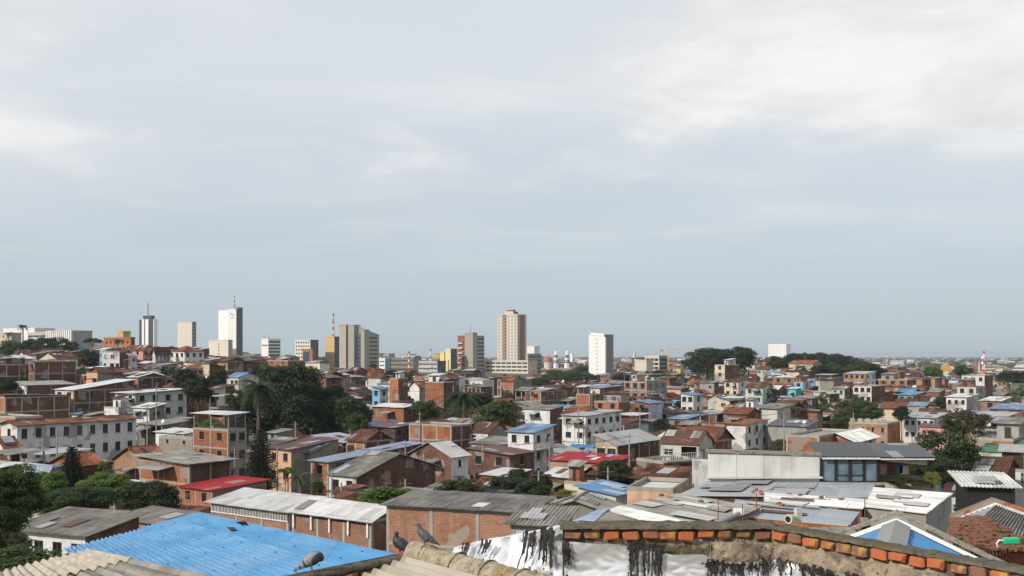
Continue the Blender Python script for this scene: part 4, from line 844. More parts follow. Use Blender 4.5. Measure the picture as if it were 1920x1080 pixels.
    h('brick house with pale sheet roof and cream front', 1117, 1157, 1236, 834, 158, ('mono', 'zinc', 1.3, 'R'), 'cream', BB, 2, 0, yb=880, frame=True, win=('dark', 1.5, 1.3, .8), mark='cream-fronted brick house')
    h('dark brick house with white windows under a planted terrace', 1236, 1244, 1334, 866, 118, ('flat', 'concrete'), BB, BB, 0, 4, yb=892, th=58, w2=6.2, w1=5, win=('white', 1.0, 1.0, 1.0), mark='planted terrace', terr=planters, det=False)
    h('house with open white canopy roof below the red roof', 1020, 1068, 1092, 895, 122, ('mono', 'white', .6, 'L'), BB, BB, 0, 0, yb=905)
    h('house with cream wall behind the dark shrubs', 1058, 1108, 1126, 906, 112, ('flat',), 'cream', 'cream', 0, 0, yb=925)
    h('house with a bright blue roof peeking above the stained gable', 1085, 1155, 1178, 928, 96, ('mono', 'blue', .5, 'R'), 'offwhite', 'offwhite', 0, 0, yb=934, w2=5)
    h('blank pale pink house left of the grey flat roof', 1176, 1262, 1290, 917, 80, ('flat', 'n_white'), 'peach', 'peach', 0, 0, yb=945, th=20, w2=7, det=False)
    h('low house with brown tile roof left of the white wall', 1190, 1262, 1300, 900, 98, ('mono', 'tile_red', .7, 'L'), 'oldwall', 'oldwall', 0, 0, yb=910, det=False, w2=4)
    # centre
    h('white two-storey house with long row of upper windows', 1055, 1098, 1168, 780, 205, ('mono', 'zinc', .5, 'L'), 'white', 'white', 2, 5, yb=836, fl=2, win=('dark', 1.3, 1.1, 1.0), mark='white house with the long window row')
    h('orange tile roofed white house behind the long window row', 1054, 1090, 1128, 777, 214, ('gable', 'tile_orange', 1.4, 'a'), 'white', 'white', 1, 0, yb=780)
    h('white house with brown brick flank left of the long window row', 984, 1031, 1056, 768, 218, ('mono', 'asb', .6, 'L'), 'white', BB, 1, 0, yb=800)
    h('bright orange brick cube left of the rooftop balustrade', 1080, 1106, 1125, 739, 262, ('flat',), BO, BB, 0, 0, yb=764, frame=True, mark='orange brick cube')
    h('orange brick house with white rooftop balustrade', 1114, 1160, 1181, 753, 242, ('flat',), BO, BB, 2, 0, yb=775, frame=False, terr=lambda r, G, w1, w2: rail(r, G(w1 * .1, .3, 0), G(w1 * .6, .3, 0), 1.3, 'white_paint', 7), mark='house with white rooftop balustrade')
    h('unfinished orange block with open concrete storey on top', 1170, 1212, 1256, 716, 335, ('open', 'concrete', .2, 'L', 'asb'), BO, 'concrete', 3, 3, yb=745, frame=True, fl=3, win=('dark', 1.3, 1.6, .6), mark='unfinished orange block')
    h('house under a long blue roof left of the unfinished orange block', 1083, 1125, 1185, 728, 298, ('mono', 'blue', .5, 'L'), 'cream', BB, 1, 1, yb=740, mark='long blue roof')
    h('house under a blue roof left of the orange cube', 1008, 1060, 1092, 766, 236, ('mono', 'blue', .4, 'L'), 'stained_white', BB, 0, 0, yb=772)
    h('white house with blue roof patch right of the brick flats', 1277, 1300, 1318, 741, 272, ('mono', 'blue', .5, 'R'), 'white', 'white', 2, 1, yb=765, mark='white house with blue roof patch')
    h('brick house with lilac side wall below the unfinished block', 1190, 1216, 1242, 756, 250, ('mono', 'blue', .5, 'R'), BR, 'lilac', 1, 0, yb=785)
    h('brick house under a bright blue canopy right of centre', 1255, 1285, 1312, 786, 226, ('mono', 'blue', .6, 'L'), BO, BB, 1, 0, yb=806, mark='bright blue canopy')
    h('tall brick house with cream front by the big ceiba trees', 1340, 1359, 1402, 684, 405, ('flat',), 'cream', BR, 1, 0, yb=712, fl=2, mark='tall brick house by the ceibas')
    h('cream house with two upper windows below the ceiba trees', 1358, 1384, 1400, 716, 352, ('mono', 'tile_red', .8, 'L'), 'cream', 'white', 2, 1, yb=738)
    h('mint green house under a red tile roof', 1398, 1430, 1450, 727, 322, ('gable', 'tile_red', 1.3, 'a'), 'mint', 'mint', 2, 1, yb=756, mark='mint green house')
    h('house with wide orange tile roof right of centre', 1356, 1400, 1425, 776, 240, ('gable', 'tile_orange', 1.2, 'a'), BR, BR, 0, 1, yb=785)
    h('white-railed house with orange eaves right of centre', 1362, 1398, 1440, 797, 214, ('mono', 'tile_orange', .5, 'L'), 'white', 'white', 0, 3, yb=810)
    h('orange brick house with white pale roof beside open canopy left of centre', 698, 757, 782, 764, 222, ('mono', 'white', .5, 'L'), BO, BB, 0, 1, yb=790, mark='orange brick house with pale roof')
    h('house with dark red awning in front of the big dark tree', 692, 740, 775, 802, 192, ('mono', 'rust', .5, 'L'), BB, BB, 2, 2, yb=812)
    h('orange and brown brick house left of the date palm', 797, 832, 852, 716, 262, ('flat',), BO, BB, 0, 0, yb=748, mark='brick house left of the date palm')
    h('brick cube with orange left side above the blue canopy', 730, 747, 765, 709, 282, ('flat',), BO, BB, 0, 0, yb=735)
    h('open house with bright blue canopy in the middle distance', 698, 712, 728, 729, 262, ('mono', 'blue', .5, 'R'), 'skyblue', 'offwhite', 1, 1, yb=745, mark='blue canopy in mid distance')
    h('long brown brick terrace right of the big dark tree', 586, 612, 640, 708, 262, ('mono', 'rust', .8, 'R'), BR, BB, 0, 1, yb=735)
    h('white castle-like building with yellow sign and crenellations', 573, 600, 618, 682, 560, ('flat',), 'white', 'white', 0, 0, yb=697, mark='crenellated white building', terr=crenels, det=False)
    h('brick house with low orange parapet behind the dark tree', 500, 540, 566, 676, 520, ('flat',), BO, BR, 2, 1, yb=690)
    # right
    h('cream house with orange tile roof on the right ridge', 1479, 1524, 1556, 682, 470, ('gable', 'tile_orange', 1.6, 'a'), 'cream', 'grey', 0, 3, yb=692, mark='orange-roofed ridge house')
    h('house with white roof and grey upper room below the ridge', 1449, 1490, 1514, 708, 372, ('mono', 'white', .5, 'L'), BT, 'grey', 2, 2, yb=722)
    h('bright blue painted house below the ridge', 1488, 1506, 1520, 716, 350, ('flat',), 'skyblue', 'lilac', 1, 1, yb=732, mark='bright blue house')
    h('turquoise walled terrace house left of the blue house', 1477, 1492, 1502, 729, 330, ('mono', 'white', .4, 'L'), 'turquoise', 'turquoise', 0, 0, yb=742)
    h('brick house with arched windows under a long pale roof', 1582, 1622, 1662, 701, 400, ('mono', 'zinc', .8, 'L'), BT, 'white', 4, 2, yb=720, mark='long pale roof with brick arches')
    h('brick and white two-storey house with red upper band', 1600, 1634, 1660, 724, 302, ('flat',), 'white', BB, 3, 0, yb=756, frame=False, fl=2)
    h('orange brick row with concrete grid near the right', 1648, 1700, 1735, 712, 380, ('flat',), BO, BR, 3, 1, yb=726, frame=True)
    h('house with blue roof and turquoise railing on the right', 1684, 1712, 1732, 741, 296, ('mono', 'blue', .6, 'L'), 'turquoise', BO, 3, 1, yb=750, mark='blue-roofed turquoise house')
    h('white three-storey house with brick flank near the right edge', 1803, 1846, 1866, 704, 332, ('flat',), 'white', BR, 3, 0, yb=726, fl=2, win=('dark', 1.1, 1.2, .9), mark='white three-storey house at right')
    h('white house with grey porch below the three-storey house', 1795, 1830, 1850, 726, 300, ('flat',), 'stained_white', 'grey', 2, 1, yb=738)
    h('house with wide white roof and orange band near the right edge', 1774, 1812, 1836, 745, 262, ('mono', 'white', .4, 'L'), 'white', 'offwhite', 5, 2, yb=770, win=('dark', .8, 1.1, .9), mark='wide white roof at right')
    h('orange brick house with pale roof right of the wide white roof', 1838, 1875, 1898, 752, 252, ('mono', 'white', .5, 'L'), BO, 'grey', 1, 1, yb=768)
    h('long house with bright blue roof at the right edge', 1856, 1915, 1990, 768, 232, ('mono', 'blue', .6, 'L'), BR, 'lilac', 0, 3, yb=785, mark='bright blue roof at the right edge')
    h('white windowed long house with zinc roof near the sparse tree', 1695, 1752, 1775, 784, 236, ('mono', 'zinc', .6, 'L'), 'white', 'white', 7, 0, yb=792, win=('dark', .8, 1.0, 1.0), mark='white long house with many windows')
    h('orange brick wall house with stepped crenellated top', 1591, 1664, 1688, 794, 208, ('flat',), BT, BO, 4, 0, yb=808, terr=crenels, win=('dark', .5, 1.0, .8), mark='crenellated orange brick house')
    h('wide dark flat roof warehouse right of centre', 1440, 1512, 1532, 800, 216, ('mono', 'dark', 1.0, 'L'), 'grey', 'grey', 0, 0, yb=808, mark='dark-roofed warehouse')
    h('orange brick building with bare concrete columns behind the white wall', 1474, 1536, 1600, 818, 138, ('flat', 'concrete'), BO, BO, 0, 0, yb=845, frame=True, mark='orange brick building behind the white wall', det=False)
    h('white hip-roofed canopy house beside the orange brick building', 1536, 1600, 1642, 826, 142, ('gable', 'white', 1.0, 'b'), BO, 'offwhite', 0, 2, yb=838, over=.7)
    h('orange brick house with one dark window at the right edge', 1814, 1900, 1960, 824, 138, ('flat', 'concrete'), BO, BR, 1, 1, yb=852, win=('dark', 1.2, 1.0, 1.1), mark='orange brick house at right edge')
    h('low green-walled yard house at the right edge', 1830, 1915, 1975, 850, 130, ('mono', 'green', .6, 'L'), 'mint', 'grey', 0, 0, yb=862, over=.2)
    h('house with brown tile roof behind the near sparse tree', 1800, 1880, 1950, 888, 104, ('gable', 'tile_brown', 1.2, 'a'), BB, BB, 0, 0, yb=905, w2=8)
    h('shed with thin white roof and dark open front at right', 1815, 1900, 1990, 913, 66, ('mono', 'white', .3, 'L'), 'black', 'white', 0, 0, yb=935, th=15, over=.5, det=False, w2=5)
def rail(root, p, q, hgt, m, n):
    mb = MB(); d = q - p
    for k in range(n + 1): g = p + d * (k / n); mb.bar(g, g + Zv * hgt, .03)
    mb.bar(p + Zv * hgt, q + Zv * hgt, .045); mb.bar(p + Zv * .08, q + Zv * .08, .04); mb.build('railing', m, root)
    sl = MB(); c = (p + q) / 2; dd = d.normalized(); nn = Vector((-dd.y, dd.x, 0)); sl.box((c.x, c.y, p.z - .06), d / 2, nn * .45, Zv * .06); sl.build('balcony_slab', 'frame_conc', root)
def louvres(root, G, w1, w2):
    n = int(w1 / .22); e = MB(); e.box(G(w1 / 2, -.04, -.55), (G(w1, 0, 0) - G(0, 0, 0)) / 2, (G(0, 1, 0) - G(0, 0, 0)) * .02, Zv * .45); e.build('vent_gap', 'black', root)
    mb = MB()
    for k in range(n): g = G(w1 * (k + .5) / n, -.09, -.55); mb.box(g, (G(1, 0, 0) - G(0, 0, 0)) * .035, (G(0, 1, 0) - G(0, 0, 0)) * .03, Zv * .43)
    for z in (-.08, -1.02): mb.box(G(w1 / 2, -.09, z), (G(w1, 0, 0) - G(0, 0, 0)) / 2, (G(0, 1, 0) - G(0, 0, 0)) * .04, Zv * .05)
    tag(mb.build('louvre_strip', 'win_white', root), None, None, None, 'stuff')
def gap_band(root, G, w1, w2):
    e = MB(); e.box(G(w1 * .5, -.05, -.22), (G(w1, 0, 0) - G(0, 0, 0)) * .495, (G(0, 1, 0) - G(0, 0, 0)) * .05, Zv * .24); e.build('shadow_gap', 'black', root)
    for k in range(5): mb = MB(); g = G(.3 + (w1 - .6) * k / 4, -.13, -.75); mb.box(g, (G(1, 0, 0) - G(0, 0, 0)) * .09, (G(0, 1, 0) - G(0, 0, 0)) * .06, Zv * .75); mb.build('post', 'win_white', root)
def crenels(root, G, w1, w2):
    n = max(5, int(w1 / 1.6))
    for k in range(n): mb = MB(); mb.box(G(w1 * (k + .5) / n, .12, .45), (G(1, 0, 0) - G(0, 0, 0)) * (w1 / n * .3), (G(0, 1, 0) - G(0, 0, 0)) * .12, Zv * .42); mb.build('crenel', root.children[0].data.materials[0].name if root.children else 'white', root)
    if 'yellow sign' in root['label']: mb = MB(); mb.box(G(w1 * .5, -.2, -2.8), (G(1, 0, 0) - G(0, 0, 0)) * (w1 * .33), (G(0, 1, 0) - G(0, 0, 0)) * .1, Zv * 1.3); mb.build('sign_panel', 'gold_sign', root)
def planters(root, G, w1, w2):
    for k in range(9): q = G(.3, w2 * (k + .5) / 9, 0); mb = MB(); mb.bar(q, q + Zv * .35, .18, 0, 8, .24); mb.build('flower_pot', rng.choice(['white_paint', 'tile_orange', 'concrete']), root)
    rail(root, G(.05, .1, .05), G(.05, w2 - .1, .05), .8, 'win_white', 18)
houses()

# ------------------------------------------------------------------ trees
nr = np.random.default_rng(5)
def leaf_mesh(name, pts, nrm, size, m, aspect=.55, trunkless=True):
    n = len(pts); r = nr.normal(size=(n, 3)); u = np.cross(nrm, r); u /= np.linalg.norm(u, axis=1)[:, None] + 1e-9; w = np.cross(nrm, u); w /= np.linalg.norm(w, axis=1)[:, None] + 1e-9
    s = size * nr.uniform(.6, 1.35, (n, 1)); a = u * s; b = w * s * aspect; nn = nrm / (np.linalg.norm(nrm, axis=1)[:, None] + 1e-9)
    v = np.empty((n, 4, 3)); v[:, 0] = pts - a; v[:, 1] = pts - b + nn * s * .18; v[:, 2] = pts + a; v[:, 3] = pts + b + nn * s * .18
    me = bpy.data.meshes.new(name); me.vertices.add(n * 4); me.vertices.foreach_set('co', v.reshape(-1)); me.loops.add(n * 4); me.loops.foreach_set('vertex_index', np.arange(n * 4, dtype=np.int32))
    me.polygons.add(n); me.polygons.foreach_set('loop_start', np.arange(0, n * 4, 4, dtype=np.int32)); me.polygons.foreach_set('loop_total', np.full(n, 4, dtype=np.int32))
    me.materials.append(M[m]); me.update(calc_edges=True); me.validate(); return me
def crown_points(kind, n, clumps, cr, seed):
    g = np.random.default_rng(seed); C = []
    while len(C) < clumps:
        p = g.normal(size=3); p /= np.linalg.norm(p); r = g.uniform(.45, 1.0) ** .6
        if kind == 'dome': p[2] = abs(p[2]) * 1.0 - .15; q = p * r * np.array([.42, .42, .80]) + [0, 0, .16]
        elif kind == 'umbrella': p[2] = abs(p[2]); q = p * r * np.array([.44, .44, .45]) + [0, 0, .45]
        elif kind == 'loose': q = p * r * np.array([.40, .40, .42]) + [0, 0, .52]
        elif kind == 'bush': p[2] = abs(p[2]); q = p * r * np.array([.43, .43, .80]) + [0, 0, .03]
        else: q = p * r * np.array([.40, .40, .43]) + [0, 0, .5]
        C.append(q)
    C = np.array(C); R = g.uniform(.6, 1.35, len(C)) * cr; idx = g.choice(len(C), n, p=R ** 2 / (R ** 2).sum()); d = g.normal(size=(n, 3)); d /= np.linalg.norm(d, axis=1)[:, None]
    low = d[:, 2] < -.3; d[low & (g.random(n) < .6), 2] *= -1
    pts = C[idx] + d * (R[idx] * g.uniform(.55, 1.08, n))[:, None] * np.array([1, 1, .8]); nrm = d + g.normal(size=(n, 3)) * .45 + [0, 0, .25]
    top = np.percentile(pts[:, 2], 99.3); rad = np.percentile(np.hypot(pts[:, 0], pts[:, 1]), 97); k = np.array([.5 / rad, .5 / rad, 1 / top]); pts = pts * k; C = C * k
    pts[:, 2] = np.clip(pts[:, 2], 0.0, 1.05); return pts, nrm, C
PROTO = {}
def proto(key):
    if key in PROTO: return PROTO[key]
    kind, leafm, v = key.split(':'); cfg = {'dome': (36000, 150, .10, .019), 'round': (12000, 60, .135, .026), 'umbrella': (8000, 52, .11, .027), 'loose': (7500, 64, .10, .022), 'bush': (7000, 44, .15, .030), 'near': (30000, 110, .11, .017)}[kind]
    pts, nrm, C = crown_points({'near': 'round'}.get(kind, kind), cfg[0], cfg[1], cfg[2], hash((kind, v)) % 999 if False else sum(map(ord, key)))
    PROTO[key] = (leaf_mesh('crown', pts, nrm, cfg[3], leafm), C); return PROTO[key]
def tree(label, px, ytop, D, wpx, kind='round', leaf='leaf_mid', hpx=None, yb=None, name='tree', group=None, cat='tree', v=None, mark=None, thin=1.0, z=None):
    w = wpx / F * D; top = P(px, ytop, D); gz = terrain(top.x, top.y) if z is None else z; hc = (hpx / F * D) if hpx else w * .8
    if top.z - gz < hc * .9: gz = top.z - hc * 1.02
    root = empty(name, (top.x, top.y, gz), label, cat, group)
    me, C = proto(f'{kind}:{leaf}:{v if v is not None else rng.randint(0, 2)}')
    o = link(bpy.data.objects.new('crown', me), root); o.location = (0, 0, top.z - gz - hc * 1.0); o.scale = (w, w, hc); o.rotation_euler = (0, 0, rng.uniform(0, 6.28)); WL[o.name] = WL[root.name]
    zc = top.z - hc; mb = MB(); r = max(.06, w * .028) * thin; fork = Vector((top.x, top.y, zc + hc * .18))
    b0 = Vector((top.x, top.y, gz - .3)); mid = (b0 + fork) / 2 + Vector((rng.uniform(-.03, .03) * w, 0, 0)); mb.tube([b0, mid, fork], [r * 1.25, r, r * .85], 8)
    for k in range(7):
        c = C[rng.randrange(len(C))]; q = Vector((top.x + c[0] * w * .9, top.y + c[1] * w * .9, zc + c[2] * hc * .9)); m2 = lerp(fork, q, .5) + Vector((0, 0, .04 * hc)); mb.tube([fork, m2, q], [r * .6, r * .4, r * .12], 5)
    mb.build('trunk', 'bark', root)
    HERO.append((px - wpx * .4, px + wpx * .4, ytop, yb if yb else ytop + (hpx or wpx * .8) * .8, D)); FOOT.append((top.x, top.y, w * .25 if kind != 'bush' else w * .4))
    if mark: MARK.append((mark, px, ytop))
    return root
def frond_mesh(seed, L=1.0, droop=.5, m='leaf_palm'):
    g = random.Random(seed); mb = MB(); n = 22; prev = None; pts = []
    for i in range(n + 1):
        t = i / n; pts.append(Vector((t * (1 - .25 * droop * t), 0, .42 * t - (.42 + droop) * t * t)))
    for i in range(n):
        mb.bar(pts[i], pts[i + 1], .012 * (1 - i / n) + .003, 0, 3)
    for i in range(2, n):
        d = (pts[i + 1] - pts[i - 1]).normalized(); ll = .22 * math.sin(math.pi * min(1, i / n * .85 + .15)) + .05
        for sgn in (1, -1):
            e = Vector((0, sgn, 0)) * .8 + d * .55 + Vector((0, 0, -.45 - g.uniform(0, .35))); e.normalize(); q = pts[i] + e * ll * g.uniform(.8, 1.15); wv = d * .030
            mb.poly([pts[i] - wv, pts[i] + wv, q + wv * .5, q - wv * .3])
    me = bpy.data.meshes.new('frond'); me.from_pydata([tuple(p) for p in mb.v], [], mb.f); me.materials.append(M[m]); return me
FR = {}
def palm(label, px, ytop, D, rpx, ycrown, nf=18, m='leaf_palm', tr=.22, droop=.55, yb=None, mark=None, cat='palm', shaft=False):
    R = rpx / F * D; c = P(px, ycrown, D); gz = terrain(c.x, c.y); root = empty('palm_tree', (c.x, c.y, gz), label, cat); mb = MB(); n = 6; lean = rng.uniform(-.3, .3)
    pts = [Vector((c.x + lean * (1 - k / n) ** 2, c.y, lerp(gz - .3, c.z, k / n))) for k in range(n + 1)]; mb.tube(pts, [tr * (1.25 - .35 * k / n) for k in range(n + 1)], 8); mb.build('trunk', 'bark' if shaft else 'bark_pale', root)
    if shaft: mb = MB(); mb.bar(c, c + Zv * (R * .35), tr * .95, 0, 8, tr * .45); mb.build('crownshaft', 'leaf_mid', root)
    for k in range(nf):
        key = (k % 3, droop, m)
        if key not in FR: FR[key] = frond_mesh(k + 11, 1, droop + .15 * (k % 3), m)
        o = link(bpy.data.objects.new('frond', FR[key]), root); s = R * rng.uniform(.85, 1.15); el = rng.uniform(-.35, .95) if k % 3 else rng.uniform(.5, 1.2)
        o.location = c - WL[root.name] + Vector((0, 0, R * .3 if shaft else 0)); o.scale = (s, s, s); o.rotation_euler = (0, -el * .8, 2.39996 * k)
    HERO.append((px - rpx * .6, px + rpx * .6, ytop, yb or ycrown + rpx, D)); FOOT.append((c.x, c.y, 1.2))
    if mark: MARK.append((mark, px, ytop))
def norfolk(label, px, ytop, D, wpx, ybase, mark):
    top = P(px, ytop, D); gz = terrain(top.x, top.y); w = wpx / F * D; zc = (HY - ybase) / F * D; root = empty('pine_tree', (top.x, top.y, gz), label, 'tree'); mb = MB(); mb.bar((top.x, top.y, gz - .3), top, .22, 0, 8, .03); mb.build('trunk', 'bark', root)
    H = top.z - zc; pts = []; nm = []; nt = 24; bm_ = MB()
    for k in range(nt):
        f = k / nt; z = H * f; r = w / 2 * (1 - f) ** .62 + .12; nb = 11
        for j in range(nb):
            an = 6.2832 * j / nb + k * 1.7; d = np.array([math.cos(an), math.sin(an), 0]); L = r * nr.uniform(.75, 1.1); m_ = int(20 + 52 * (1 - f))
            tt = nr.uniform(.08, 1, m_)[:, None]; base = np.array([0, 0, z]) + d * L * tt + np.array([0, 0, 1]) * (.22 * L * tt ** 2 - .08 * L); pts.append(base + nr.normal(size=(m_, 3)) * np.array([.10, .10, .05]) * max(.5, r * .5)); nm.append(nr.normal(size=(m_, 3)) * .5 + [0, 0, .9])
    me = leaf_mesh('crown', np.concatenate(pts), np.concatenate(nm), .16, 'leaf_pine', .35); o = link(bpy.data.objects.new('crown', me), root); o.location = (0, 0, zc - gz)
    HERO.append((px - wpx * .4, px + wpx * .4, ytop, ybase, D)); FOOT.append((top.x, top.y, w * .3)); MARK.append((mark, px, (ytop + ybase) / 2))
def trees():
    t = tree
    # left hill
    for q, y, w, k, lf, D, lab in ((20, 640, 60, 'round', 'leaf_mid', 430, 'bushy green tree at the far left of the hilltop row'), (55, 637, 46, 'round', 'leaf_dark', 440, 'dark round tree second in the hilltop row'), (84, 634, 44, 'round', 'leaf_dark', 430, 'dark tree in front of the white ribbed block'),
                                  (112, 633, 46, 'loose', 'leaf_dark', 430, 'loose dark tree covering the ribs of the white block'), (133, 640, 30, 'loose', 'leaf_dark', 440, 'thin loose tree right of the ribbed block trees'), (6, 648, 44, 'bush', 'leaf_mid', 400, 'green bush under the beige block at left edge')):
        t(lab, q, y, D, w, k, lf, hpx=w * .85, yb=y + 18)
    t('flat umbrella tree between ribbed block and orange hotel', 174, 634, 440, 36, 'umbrella', 'leaf_mid', hpx=17, yb=648)
    palm('tall shaggy palm above the white slab on the left hill', 43, 602, 440, 12, 612, 20, 'leaf_pine', .35, .9, yb=640, mark='shaggy hilltop palm'); palm('shorter palm left of the shaggy hilltop palm', 16, 619, 440, 10, 626, 14, 'leaf_palm', .2, .5, yb=645)
    palm('palm in front of the orange hotel', 222, 636, 400, 13, 640, 16, 'leaf_pine', .2, .6, yb=650)
    t('dark tree beside the white house with the turquoise window', 165, 656, 330, 34, 'round', 'leaf_dark', hpx=34, yb=688); t('dark tree left edge of the slope', 12, 708, 232, 40, 'round', 'leaf_dark', hpx=30, yb=735, v=1)
    t('dark tree behind the long silver roof', 346, 692, 226, 48, 'round', 'leaf_dark', hpx=40, yb=728); t('spreading dark tree right of the long silver roof', 372, 708, 200, 56, 'round', 'leaf_dark', hpx=44, yb=745); t('round tree below the hip-roofed hilltop house', 409, 692, 262, 40, 'round', 'leaf_dark', hpx=34, yb=720)
    t('small tree beside the blue banded office block', 482, 686, 330, 20, 'bush', 'leaf_dark', hpx=16); t('dark tree beside the three-bay house terrace', 442, 730, 200, 42, 'loose', 'leaf_dark', hpx=42, yb=765)
    # the big dark tree
    t('huge dark dome-shaped tree left of centre', 543, 689, 205, 160, 'dome', 'leaf_dark', hpx=135, yb=815, mark='huge dark dome tree', v=0); t('dark tree joined to the right of the huge dome tree', 622, 728, 208, 104, 'dome', 'leaf_dark', hpx=90, yb=805); t('lower dark tree right of the huge dome tree', 660, 746, 204, 76, 'round', 'leaf_dark', hpx=66, yb=805); t('green tree at the foot of the huge dome tree', 668, 776, 192, 48, 'bush', 'leaf_mid', hpx=32)
    palm('royal palm in front of the huge dome tree', 485, 704, 182, 46, 741, 22, 'leaf_dark', .32, .75, yb=800, mark='royal palm', shaft=True)
    palm('date palm with thick crown right of centre-left', 870, 716, 222, 46, 748, 32, 'leaf_dark', .4, .9, yb=780, mark='date palm'); t('dark bush tree right of the date palm', 905, 738, 225, 42, 'round', 'leaf_dark', hpx=30)
    t('round bright tree below the date palm', 932, 752, 200, 92, 'bush', 'leaf_mid', hpx=48, yb=798, mark='round tree below the date palm', v=1); t('round dark green tree left of the date palm', 797, 752, 212, 56, 'round', 'leaf_mid', hpx=38, yb=788)
    # ceibas and right
    t('left of two big dark ceiba trees on the skyline', 1326, 654, 460, 84, 'round', 'leaf_dark', hpx=52, yb=690, mark='big ceiba trees', v=2); t('right of two big dark ceiba trees on the skyline', 1380, 652, 470, 74, 'round', 'leaf_dark', hpx=44, yb=680)
    rr = random.Random(3); hill = []
    for k, (q, y) in enumerate(((1452, 668), (1470, 672), (1490, 663), (1508, 662), (1524, 664), (1540, 662), (1556, 665), (1572, 664), (1588, 668), (1604, 672), (1618, 678), (1632, 682), (1600, 684), (1648, 690), (1530, 688), (1560, 682))):
        w = rr.uniform(28, 42); lb = ('dark' if k % 3 else 'green') + ' tree ' + ['below the left end of the white ridge block', 'under the white block on the ridge', 'right beside the white ridge block', 'first on the ridge crest right of the white block', 'second on the ridge crest', 'third on the ridge crest, above the orange-roofed house', 'fourth on the ridge crest', 'fifth on the ridge crest', 'sixth on the ridge crest', 'where the ridge crest starts to fall', 'low on the falling right end of the ridge', 'last on the right end of the ridge', 'in front of the falling ridge end', 'apart, at the foot of the ridge at right', 'behind the orange-roofed ridge house', 'right of the orange-roofed ridge house'][k]
        t(lb, q, y, 560 + rr.uniform(-30, 30) if y < 680 else 440, w, 'round', ['leaf_mid', 'leaf_dark', 'leaf_dark'][k % 3], hpx=w * .75, group='trees on the wooded ridge')
    t('dark tree in front of the orange-roofed ridge house', 1540, 685, 400, 36, 'round', 'leaf_dark', hpx=28)
    t('pale green tree on the right plain by the billboard', 1748, 688, 500, 34, 'round', 'leaf_bright', hpx=22); t('green tree right of the yellow billboard', 1806, 684, 520, 34, 'round', 'leaf_mid', hpx=22); t('dark hedge-like tree at the right edge of the plain', 1892, 696, 380, 50, 'bush', 'leaf_dark', hpx=22); t('dark clump at the very right edge', 1925, 694, 390, 40, 'bush', 'leaf_dark', hpx=24)
    t('tree with yellowish top amid rooftops at right', 1600, 740, 252, 44, 'loose', 'leaf_olive', hpx=44, yb=775); t('dark round tree amid rooftops at right', 1618, 752, 236, 54, 'round', 'leaf_mid', hpx=36); t('round tree left of the blue-roofed turquoise house', 1637, 760, 228, 42, 'round', 'leaf_mid', hpx=28)
    t('dark tree beside the white long house', 1690, 762, 236, 30, 'round', 'leaf_dark', hpx=30); t('dark tree left of the blue house', 1450, 728, 300, 26, 'loose', 'leaf_dark', hpx=34); t('green tree by the crenellated orange brick house', 1575, 783, 200, 34, 'round', 'leaf_mid', hpx=22); t('dark tree right of the dark-roofed warehouse', 1545, 735, 290, 22, 'loose', 'leaf_olive', hpx=26)
    t('dark tree by the white house with blue roof patch', 1238, 786, 214, 40, 'bush', 'leaf_dark', hpx=20); t('tree below the blue roof near the right edge', 1770, 742, 270, 34, 'round', 'leaf_mid', hpx=22); t('tree in the centre rooftops left of the unfinished block', 1165, 700, 450, 50, 'bush', 'leaf_dark', hpx=18); t('tree right of the white slab tower foot', 1232, 694, 480, 34, 'bush', 'leaf_mid', hpx=14)
    for k, (q, y, w, D) in enumerate(((1040, 694, 46, 600), (1075, 700, 40, 560), (1012, 708, 40, 480), (1110, 702, 34, 520), (1095, 686, 60, 820), (735, 694, 26, 520), (760, 700, 34, 500), (700, 682, 16, 700))): t(['tree before the church dome', 'tree before the church bell towers', 'tree below the grey office right of the parking deck', 'tree left of the white slab tower foot', 'wide dark tree between church and white slab tower', 'tree below the brown hall', 'tree below the short red and white mast', 'small tree before the concrete tower foot'][k], q, y, D, w, 'round', 'leaf_dark' if k % 2 else 'leaf_mid', hpx=w * .55, group='trees before the city centre')
    # near ones
    t('large sparse dark tree behind the glass terrace', 1768, 806, 108, 128, 'loose', 'leaf_dark', hpx=110, yb=900, mark='large sparse tree', v=0); t('feathery tree above the large sparse tree', 1806, 768, 150, 92, 'loose', 'leaf_olive', hpx=55, v=1); t('dark tree right behind the glass terrace roof', 1752, 852, 92, 84, 'loose', 'leaf_dark', hpx=66, v=0)
    t('dark tree beside the patched red roof', 1152, 864, 118, 70, 'round', 'leaf_dark', hpx=52, yb=910, mark='dark tree by the red roof'); t('dark leafy shrub left of the cream wall', 1000, 902, 108, 84, 'bush', 'leaf_dark', hpx=38); t('dark flowering shrub behind the dark flat roof', 860, 896, 110, 96, 'bush', 'leaf_olive', hpx=30, yb=916); t('dark shrub right of the flowering shrub', 955, 894, 112, 110, 'bush', 'leaf_dark', hpx=32); t('yellow-green shrub left of the blue roof patch', 1062, 918, 100, 44, 'bush', 'leaf_yellow', hpx=16); t('small dark tree in front of the brown brick house', 972, 880, 125, 40, 'round', 'leaf_dark', hpx=40); t('tree right of the dark shrubs by the cream wall', 1015, 885, 115, 44, 'round', 'leaf_dark', hpx=44)
    t('bright green rounded hedge tree behind the brick wall', 726, 911, 96, 110, 'bush', 'leaf_bright', hpx=36, yb=944, mark='bright green hedge tree', v=1); t('right lobe of the bright green hedge trees', 765, 918, 102, 60, 'bush', 'leaf_bright', hpx=28)
    palm('ragged young palm beside the peach house', 562, 875, 128, 28, 895, 14, 'leaf_palm', .15, .8, yb=935); t('small green tree beside the peach house', 540, 877, 132, 44, 'umbrella', 'leaf_bright', hpx=16); t('small dark bush by the lilac-roofed house', 595, 901, 124, 26, 'bush', 'leaf_mid', hpx=16)
